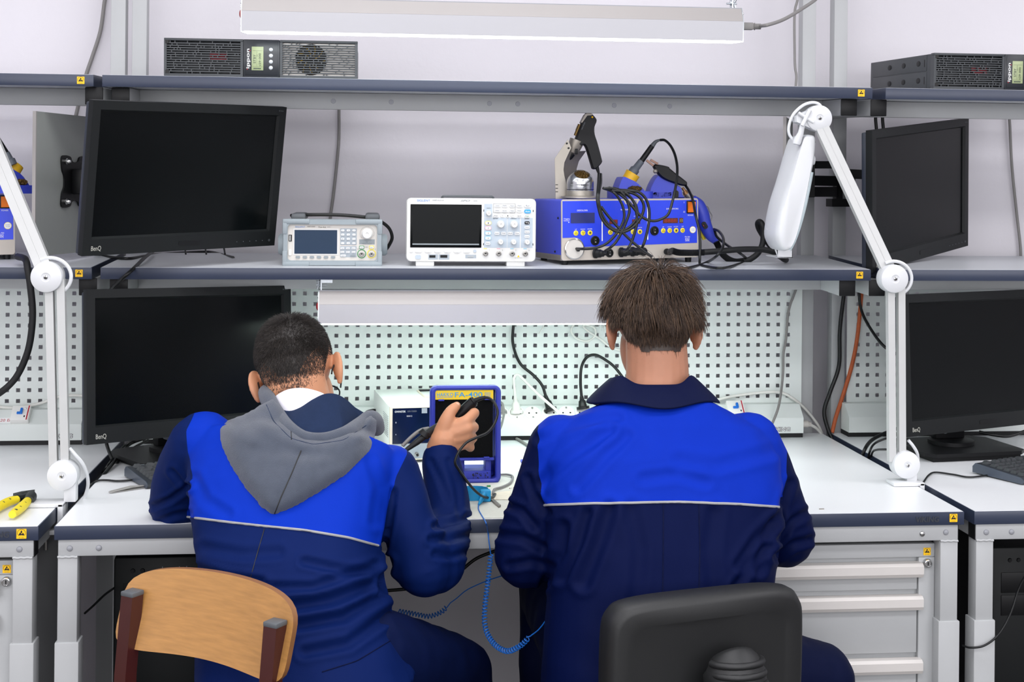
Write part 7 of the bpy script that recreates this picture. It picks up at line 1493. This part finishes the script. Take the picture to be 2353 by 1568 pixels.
# hood lying on the back
hood = [(505, 985), (520, 965), (560, 948), (600, 925), (630, 912), (652, 935), (668, 975), (700, 1000), (745, 1003), (790, 990), (830, 965), (852, 948), (866, 962), (864, 1000), (850, 1040), (800, 1090), (740, 1130), (680, 1165), (628, 1187), (600, 1168), (560, 1120), (525, 1065), (506, 1020)]
def hood_thick(px, py):
    e = min(seg_d(px, py, *hood[k], *hood[(k + 1) % len(hood)])[0] for k in range(len(hood)))
    t = 0.030 * (1 - math.exp(-e / 20.0)) + 0.022 * math.exp(-((py - 985) / 45.0) ** 2) * (1 - math.exp(-e / 9.0))
    for pts, w, dep in (([(500, 1010), (600, 1035), (690, 1040)], 14, 0.006), ([(850, 1000), (780, 1045), (700, 1042)], 14, 0.007), ([(690, 1040), (660, 1110), (628, 1187)], 7, 0.005), ([(560, 955), (600, 1010), (660, 1030)], 12, 0.006), ([(860, 1010), (800, 1060), (740, 1075)], 11, 0.004), ([(520, 990), (570, 1090), (620, 1170)], 18, -0.003)):
        q = min(seg_d(px, py, *pts[k], *pts[k + 1])[0] for k in range(len(pts) - 1)); t -= dep * math.exp(-(q / w) ** 2)
    return max(0.001, t)
bm = new(); step = 6.5; grid = {}; F_ = {}; xs = [500 + i * step for i in range(58)]; ys = [905 + j * step for j in range(45)]
def hit_or(px, py):
    q = on_cloth(TL, px, py, 0)
    return q
import itertools
def snap(px, py):                                                # clamp a point to the outline
    if inside(px, py, hood): return px, py
    best = None
    for k in range(len(hood)):
        d_, t = seg_d(px, py, *hood[k], *hood[(k + 1) % len(hood)])
        if best is None or d_ < best[0]: a, b = hood[k], hood[(k + 1) % len(hood)]; best = (d_, a[0] + (b[0] - a[0]) * t, a[1] + (b[1] - a[1]) * t)
    return best[1], best[2]
cells = [(i, j) for i in range(len(xs) - 1) for j in range(len(ys) - 1) if sum(inside(xs[i + a], ys[j + b], hood) for a in (0, 1) for b in (0, 1)) >= 2]
def hv(i, j):
    if (i, j) not in grid:
        px, py = snap(xs[i], ys[j]); t = hood_thick(px, py); q = on_cloth(TL, px, max(py, 962), 0)
        if q is None: q = V(px, max(py, 962), -0.10)
        if py < 962:                                               # above the jacket neck: carry the surface up round the neck
            q = q + Vector((0, 0.35 * (962 - py) / 1150, 0)); q = V(px, py, q.y)
        d_ = (CAMP - q).normalized(); n_ = (d_ + Vector((0, -0.2, 0.5))).normalized(); q1 = q + d_ * t
        grid[(i, j)] = (bm.verts.new(q1), bm.verts.new(q - d_ * 0.004 if py >= 962 else q + Vector((0, 0.02, -0.01))))
    return grid[(i, j)]
edges = {}
for i, j in cells:
    a, b, c, d_ = hv(i, j), hv(i + 1, j), hv(i + 1, j + 1), hv(i, j + 1)
    bm.faces.new((a[0], b[0], c[0], d_[0])); bm.faces.new((a[1], d_[1], c[1], b[1]))
    for e in (((i, j), (i + 1, j)), ((i + 1, j), (i + 1, j + 1)), ((i + 1, j + 1), (i, j + 1)), ((i, j + 1), (i, j))):
        k_ = tuple(sorted(e)); edges.setdefault(k_, []).append(e)
for k_, v in edges.items():
    if len(v) == 1:
        a, b = v[0]; bm.faces.new((grid[a][0], grid[a][1], grid[b][1], grid[b][0]))
ho = obj('hood', bm, 'fleece_grey', L_, 0); s = ho.modifiers.new('s', 'SMOOTH'); s.iterations = 5; s.factor = 0.5; s2 = ho.modifiers.new('u', 'SUBSURF'); s2.levels = 1; s2.render_levels = 1
bpy.context.view_layer.update(); baked(ho); ho.data.polygons.foreach_set('use_smooth', [True] * len(ho.data.polygons)); TH = bvh(ho)
seam('hood_seam', ho, TH, [(692, 1036), (672, 1085), (645, 1145), (629, 1186)], 0.0011, 'black_ink', 0.0002); seam('hood_seam', ho, TH, [(668, 985), (669, 1000), (670, 1016)], 0.0009, 'black_ink', 0.0002)
seam('hem_stitch', ho, TH, [(612, 930), (628, 968), (668, 1008), (720, 1022), (790, 1012), (846, 975)], 0.0006, 'fleece_navy', 0.0)
def over(px, py, Y, off):
    q = on_cloth(TL, px, py, 0); p = V(px, py, Y)
    return q + (CAMP - q).normalized() * off if q and (q - CAMP).length < (p - CAMP).length + off else p
rim = [(622, 915, 0.09), (612, 902, 0.04), (616, 918, -0.015), (634, 950, -0.07), (660, 985, -0.115), (698, 1010, -0.135), (745, 1014, -0.138), (792, 1000, -0.128), (830, 976, -0.10), (850, 962, -0.065), (862, 968, -0.02), (866, 985, 0.03)]
bm = new(); c = catmull([over(*p, 0.004) for p in rim], 6); tube(bm, c, [0.0155] * len(c), 16); obj('hood_rim', bm, 'fleece_grey', ho, 60)
lin_ = [(852, 958, -0.03), (830, 984, -0.075), (790, 1008, -0.105), (742, 1020, -0.115), (696, 1012, -0.112), (662, 982, -0.095), (645, 945, -0.06), (628, 915, -0.01)]
lin2 = [(812, 935, 0.0), (795, 920, -0.03), (772, 908, -0.045), (745, 908, -0.055), (715, 922, -0.062), (690, 936, -0.064), (665, 940, -0.05), (640, 920, -0.01)]
bm = new(); A, B = catmull([over(*p, 0.012) for p in lin_], 6), catmull([over(*p, 0.006) for p in lin2], 6); ring_loft(bm, [[a, b, b + Vector((0, 0.005, 0.001)), a + Vector((0, 0.006, -0.01))] for a, b in zip(A, B)]); obj('hood_lining', bm, 'fleece_navy', ho, 60)
wc = [(757, 916, -0.025), (738, 903, -0.045), (700, 893, -0.052), (665, 895, -0.048), (640, 906, -0.03), (626, 918, 0.0)]; wc2 = [(765, 958, -0.04), (738, 955, -0.06), (700, 955, -0.07), (668, 952, -0.066), (644, 950, -0.05), (630, 948, -0.02)]
bm = new(); A, B = catmull([V(*p) for p in wc], 6), catmull([V(*p) for p in wc2], 6); ring_loft(bm, [[a, b, b + Vector((0, 0.004, 0)), a + Vector((0, 0.004, 0))] for a, b in zip(A, B)]); obj('shirt_collar', bm, 'shirt_white', L_, 60)
# cropped hair
BL = bvh(bodyL)
def hlL(p): return (-0.074 + 0.062 * min(1, max(0, (abs(p.x) - 0.018) / 0.045)) if p.y < -0.03 else (0.022 + max(0, p.y) * 0.72))
cap_mesh('hair_roots', L_, 'hair_black', bodyL, HL, lambda c: c.z > hlL(c) + 0.052 and not (abs(c.x) > 0.074 and c.z < 0.05), 0.0010)
def fnL(p, d, rnd):
    hl = hlL(p); low = p.z - hl
    if low < 0 or (abs(p.x) > 0.0745 and p.z < 0.034): return None
    if rnd.random() > min(1.0, 0.10 + low / 0.05): return None
    top = min(1, max(0, (p.z - 0.075) / 0.04)); ln = 0.0035 + 0.006 * min(1, low / 0.07) + 0.011 * top
    t = p - Vector((0.01, -0.06, 0.10)); t = t - d * t.dot(d); t = t.normalized() if t.length > 1e-5 else Vector((1, 0, 0))
    if p.z < 0.03: t = (Vector((0, 0, -1)) - d * -d.z).normalized()
    if p.y > 0.03 and p.z > 0.09 and abs(p.x + 0.01) < 0.03: ln *= 1.5; t = (t + d * 0.9).normalized()
    v = (t + d * rnd.uniform(0.5, 1.0) + Vector((rnd.gauss(0, 0.2), rnd.gauss(0, 0.2), rnd.gauss(0, 0.2)))).normalized()
    return ln, [p - d * 0.001, p + v * ln * 0.55, p + v * ln - d * ln * 0.15]
strands('hair', L_, ['hair_black', 'hair_black2', 'hair_black'], BL, HL, (0, -0.01, 0.03), 26000, fnL, 21, r0=0.00042, extra=9000)
# glasses: temples over the ears and the frame before the eyes
g_ = thing('eyeglasses', 'black framed glasses worn by the person in the grey hood', 'glasses', HL)
for s in (-1, 1):
    bm = new(); tube(bm, catmull([(s * 0.066, 0.108, 0.012), (s * 0.0755, 0.07, 0.016), (s * 0.079, 0.02, 0.018), (s * 0.078, -0.002, 0.015), (s * 0.074, -0.018, -0.002), (s * 0.072, -0.024, -0.014)], 6), 0.0017, 8); obj('temple', bm, 'black_plastic', g_)
    bm = new(); tube(bm, [(s * (0.036 + 0.0) + 0.027 * math.cos(a), 0.106 + 0.004 * abs(math.cos(a)) * 0, 0.002 + 0.019 * math.sin(a)) for a in [2 * PI * k / 24 for k in range(24)]], 0.0017, 6, closed=True); obj('rim', bm, 'black_plastic', g_)
bm = new(); tube(bm, catmull([(-0.009, 0.106, 0.006), (0, 0.109, 0.008), (0.009, 0.106, 0.006)], 4), 0.0015, 6); obj('bridge', bm, 'black_plastic', g_)
# the tool in the right hand
t = wthing('soldering_iron', 'black corded hand tool held up by the person in the grey hood', 'tool', k4(600, 420, 0.135)); q_ = t.matrix_world.translation.copy(); kk = lambda x, y, Y: k4(x, y, Y) - q_
bm = new(); tube(bm, [kk(470, 545, 0.137), kk(725, 310, 0.128)], [0.0122, 0.0112], 20); tube(bm, [kk(722, 313, 0.128), kk(745, 295, 0.128)], [0.0112, 0.0085], 20); obj('grip', bm, 'black_plastic', t)
bm = new(); tube(bm, [kk(500, 520, 0.138), kk(320, 600, 0.132), kk(185, 690, 0.11)], [0.010, 0.0085, 0.0095], 18); tube(bm, [kk(195, 640, 0.11), kk(160, 690, 0.11)], [0.0095, 0.0125], 18); obj('collar', bm, 'rubber', t)
bm = new(); tube(bm, [kk(185, 690, 0.11), kk(90, 765, 0.10), kk(-40, 860, 0.09)], [0.0068, 0.0066, 0.004], 16); obj('barrel', bm, 'rubber', t)
bm = new(); tube(bm, catmull([kk(735, 303, 0.128), kk(790, 280, 0.126), kk(860, 262, 0.122)], 5), [0.0055 - 0.0002 * i for i in range(11)], 12); obj('strain_relief', bm, 'rubber', t)
cpts = [k4(855, 263, 0.122), k4(910, 275, 0.115), k4(970, 340, 0.10), k4(997, 440, 0.09), k4(960, 560, 0.075), k4(880, 660, 0.06), k4(760, 715, 0.05), k4(650, 770, 0.042), k4(570, 860, 0.036), k4(525, 950, 0.034), k4(520, 1010, 0.034), k4(560, 1080, 0.04), k4(640, 1190, 0.06), k4(720, 1290, 0.08), k4(800, 1360, 0.10), k4(870, 1390, 0.13), k4(940, 1385, 0.16), k4(970, 1360, 0.19)]
cpts = [p if p.z > TZ + 0.006 else Vector((p.x, p.y, TZ + 0.006)) for p in cpts]
bm = new(); tube(bm, catmull([p - q_ for p in cpts], 8), 0.0027, 8); obj('cord', bm, 'black_cable', t, 60)
bm = new(); tube(bm, catmull([V(*p) - q_ for p in ((985, 985, 0.16), (965, 990, 0.15), (945, 1005, 0.14), (925, 1025, 0.13))], 5), 0.004, 8); obj('side_hose', bm, 'grey_cable', t, 60)

# ------------------------------------------------------------------ chairs
mat('plywood', (166, 120, 66), 0.38, spec=0.45, var=0.3, vs=9, stretch=(2.5, 9, 22), coat=0.25)
mat('ply_edge', (128, 86, 50), 0.5, var=0.2, vs=60)
mat('brown_metal', (62, 24, 20), 0.35, var=0.08)
mat('chair_black', (26, 27, 28), 0.5, var=0.06, vs=30, bump=0.08, bs=900)
CB = V(462, 1440, -0.46)
t = thing('wooden_chair', 'school chair with a curved plywood back and dark red square tube posts', 'chair', Matrix.Translation((CB.x, CB.y, 0)) @ Matrix.Rotation(-0.62, 4, 'Z'))
Mi = t.matrix_world.inverted()
W2, H2, n, m_ = 0.178, 0.064, 28, 12; bm = new(); zc = CB.z
def bp(u, v, off):                                               # curved panel: u across, v up
    x = u * W2; yy = 0.030 * (1 - (u * u)) + 0.020 * v * 1.0; zz = zc + v * H2 + 0.012 * (1 - u * u) * (1 if v > 0 else 1) - 0.004
    return Vector((x, yy + off, zz))
def shape(u, v):                                                 # rounded corners
    e = 5.0; r = (abs(u) ** e + abs(v) ** e) ** (1 / e); mx = max(abs(u), abs(v))
    s = mx / r if r > 1e-6 else 1; return u * s, v * s
for off, nm in ((0, 0),):
    F0 = [[bm.verts.new(bp(*shape(-1 + 2 * i / n, -1 + 2 * j / m_), 0.0)) for j in range(m_ + 1)] for i in range(n + 1)]
    F1 = [[bm.verts.new(bp(*shape(-1 + 2 * i / n, -1 + 2 * j / m_), 0.011)) for j in range(m_ + 1)] for i in range(n + 1)]
    for i in range(n):
        for j in range(m_):
            bm.faces.new((F0[i][j], F0[i + 1][j], F0[i + 1][j + 1], F0[i][j + 1])); bm.faces.new((F1[i][j], F1[i][j + 1], F1[i + 1][j + 1], F1[i + 1][j]))
    loop = [(i, 0) for i in range(n)] + [(n, j) for j in range(m_)] + [(i, m_) for i in range(n, 0, -1)] + [(0, j) for j in range(m_, 0, -1)]
    for k in range(len(loop)):
        a, b = loop[k], loop[(k + 1) % len(loop)]; f_ = bm.faces.new((F0[a[0]][a[1]], F1[a[0]][a[1]], F1[b[0]][b[1]], F0[b[0]][b[1]])); f_.material_index = 1
obj('backrest', bm, ['plywood', 'ply_edge'], t, 40)
for s in (-1, 1):
    x = s * 0.150; pl = bp(s * 0.85, 0, 0); zt = zc + 0.028
    bm = new(); ring_loft(bm, [[Vector((x + a, y + b, z)) for a, b in ((-0.0125, -0.0125), (0.0125, -0.0125), (0.0125, 0.0125), (-0.0125, 0.0125))] for y, z in ((pl.y - 0.008, zt), (pl.y - 0.022, zc - 0.10), (pl.y - 0.03, 0.40), (pl.y - 0.07, 0.012))]); po = obj('rear_leg', bm, 'brown_metal', t, 30)
    bm = new(); box(bm, (x - 0.0135, pl.y - 0.0215, zt - 0.002), (x + 0.0135, pl.y + 0.0055, zt + 0.006), 0.002); obj('end_plug', bm, 'dark_grey', po)
    bm = new(); lathe(bm, [(0.006, 0), (0.005, 0.002), (0, 0.0025)], (x, pl.y + 0.013, zc), (0, 1, 0), 12); obj('bolt', bm, 'steel', po)
    bm = new(); box(bm, (x - 0.0125, 0.36, 0.012), (x + 0.0125, 0.385, 0.40), 0.001); obj('front_leg', bm, 'brown_metal', t); bm = new(); box(bm, (x - 0.0125, -0.03, 0.395), (x + 0.0125, 0.385, 0.42), 0.001); obj('seat_rail', bm, 'brown_metal', t)
    for yy in (-0.055, 0.36): bm = new(); box(bm, (x - 0.015, yy - 0.004, 0), (x + 0.015, yy + 0.03, 0.014), 0.002); obj('foot_cap', bm, 'rubber', t)
bm = new(); prism(bm, rrect(0.38, 0.38, 0.05, 5, 0, 0.20), 0.421, 0.432); obj('seat', bm, ['plywood'], t)
OC = V(1632, 1470, -0.45)
t = thing('office_chair', 'black office chair with a rounded plastic back shell behind the right person', 'chair', Matrix.Translation((OC.x + 0.005, OC.y, 0)) @ Matrix.Rotation(0.24, 4, 'Z'))
zc = 0.60; zt = V(1700, 1358, -0.43).z
outl = []
hw = 0.178
pts = [(-hw * 0.86, zc - 0.26), (-hw, zc - 0.10), (-hw * 1.02, zt - 0.07), (-hw * 0.96, zt - 0.022), (-hw * 0.78, zt - 0.004), (-hw * 0.3, zt + 0.004), (hw * 0.4, zt + 0.004), (hw * 0.80, zt - 0.004), (hw * 0.97, zt - 0.022), (hw * 1.02, zt - 0.07), (hw, zc - 0.10), (hw * 0.86, zc - 0.26), (hw * 0.5, zc - 0.30), (-hw * 0.5, zc - 0.30)]
cs = [(v.x, v.y) for v in catmull([(x, z, 0) for x, z in pts], 4, True)]; cx_, cz_ = 0, zc - 0.05
bm = new(); rings = []
for f_, y in ((0.80, -0.012), (0.93, -0.016), (0.975, -0.010), (1.0, 0.006), (1.0, 0.028), (0.985, 0.040), (0.94, 0.048), (0.80, 0.052)):
    rings.append([Vector((x * f_, y - 0.10 * (x / hw) ** 2 * -0.22 + (z - zc) * -0.02, cz_ + (z - cz_) * f_)) for x, z in cs])
ring_loft(bm, rings); obj('backrest', bm, 'chair_black', t, 50)
bm = new(); tube(bm, catmull([(0.02, -0.02, 0.640), (0.02, -0.036, 0.620), (0.02, -0.045, 0.56), (0.02, -0.05, 0.48), (0.02, 0.02, 0.40), (0.02, 0.15, 0.38)], 6), [0.036 + 0.016 * min(1, i / 6) for i in range(31)], 20); br = obj('back_support', bm, 'chair_black', t, 60)
for i in range(3):
    bm = new(); tube(bm, [(0.02 + 0.044 * math.cos(a), -0.040 - 0.044 * math.sin(a) * 0.9 - 0.006 * i, 0.640 - i * 0.016 + 0.004 * math.sin(a)) for a in [PI * k / 14 for k in range(15)]], 0.006, 8); obj('bellows_fold', bm, 'chair_black', br, 60)
bm = new(); prism(bm, rrect(0.44, 0.42, 0.09, 6, 0, 0.26), 0.40, 0.445); obj('seat', bm, 'chair_black', t)
bm = new(); cyl(bm, (0, 0.24, 0.09), (0, 0.24, 0.40), 0.026); obj('gas_column', bm, 'black_plastic', t)
for k in range(5):
    a = 2 * PI * k / 5 + 0.3; e = Vector((0.27 * math.cos(a), 0.24 + 0.27 * math.sin(a), 0.075)); bm = new(); tube(bm, [Vector((0, 0.24, 0.095)), e], [0.024, 0.016], 12); sp_ = obj('base_arm', bm, 'black_plastic', t)
    bm = new(); cyl(bm, e + Vector((-0.012, 0, -0.045)), e + Vector((0.012, 0, -0.045)), 0.03, n=18); cyl(bm, e + Vector((0, 0, -0.045)), e, 0.008, n=10); obj('caster', bm, 'rubber', sp_)

# ------------------------------------------------------------------ repeats share a group
GROUPS = {'workbench': 'workbenches along the wall', 'power_supply_unit': 'rack power units on the upper shelves', 'monitor': 'monitors', 'work_light': 'long work lights', 'magnifier_lamp': 'jointed lamps clamped between the benches',
          'mounting_panel': 'grey mounting panels', 'screen_mount': 'monitor mounts', 'soldering_station': 'soldering stations', 'iron_holder': 'iron holders', 'soldering_iron': 'soldering irons', 'keyboard': 'keyboards', 'computer_tower': 'computer towers under the desks',
          'drawer_cabinet': 'drawer cabinets under the desks', 'wall_cable': 'cables on the wall', 'hanging_cable': 'cables hanging behind the benches', 'monitor_cable': 'monitor cables', 'cable_end': 'cable ends below the tilted monitor', 'plugged_cable': 'cables plugged into the socket rail',
          'board_cable': 'cables on the pegboards', 'desk_cable': 'cables on the desks', 'gap_cable': 'cables in the gaps between desks', 'keyboard_cable': 'keyboard cables', 'floor_cable': 'cables below the desks', 'tool_cord': 'tool cords looped before the soldering station', 'coiled_cord': 'blue coiled cords', 'person': 'people at the workbench'}
for o in COL.objects:
    if o.parent is None and 'label' in o.keys():
        k = o.name.split('.')[0]
        if k in GROUPS: o['group'] = GROUPS[k]
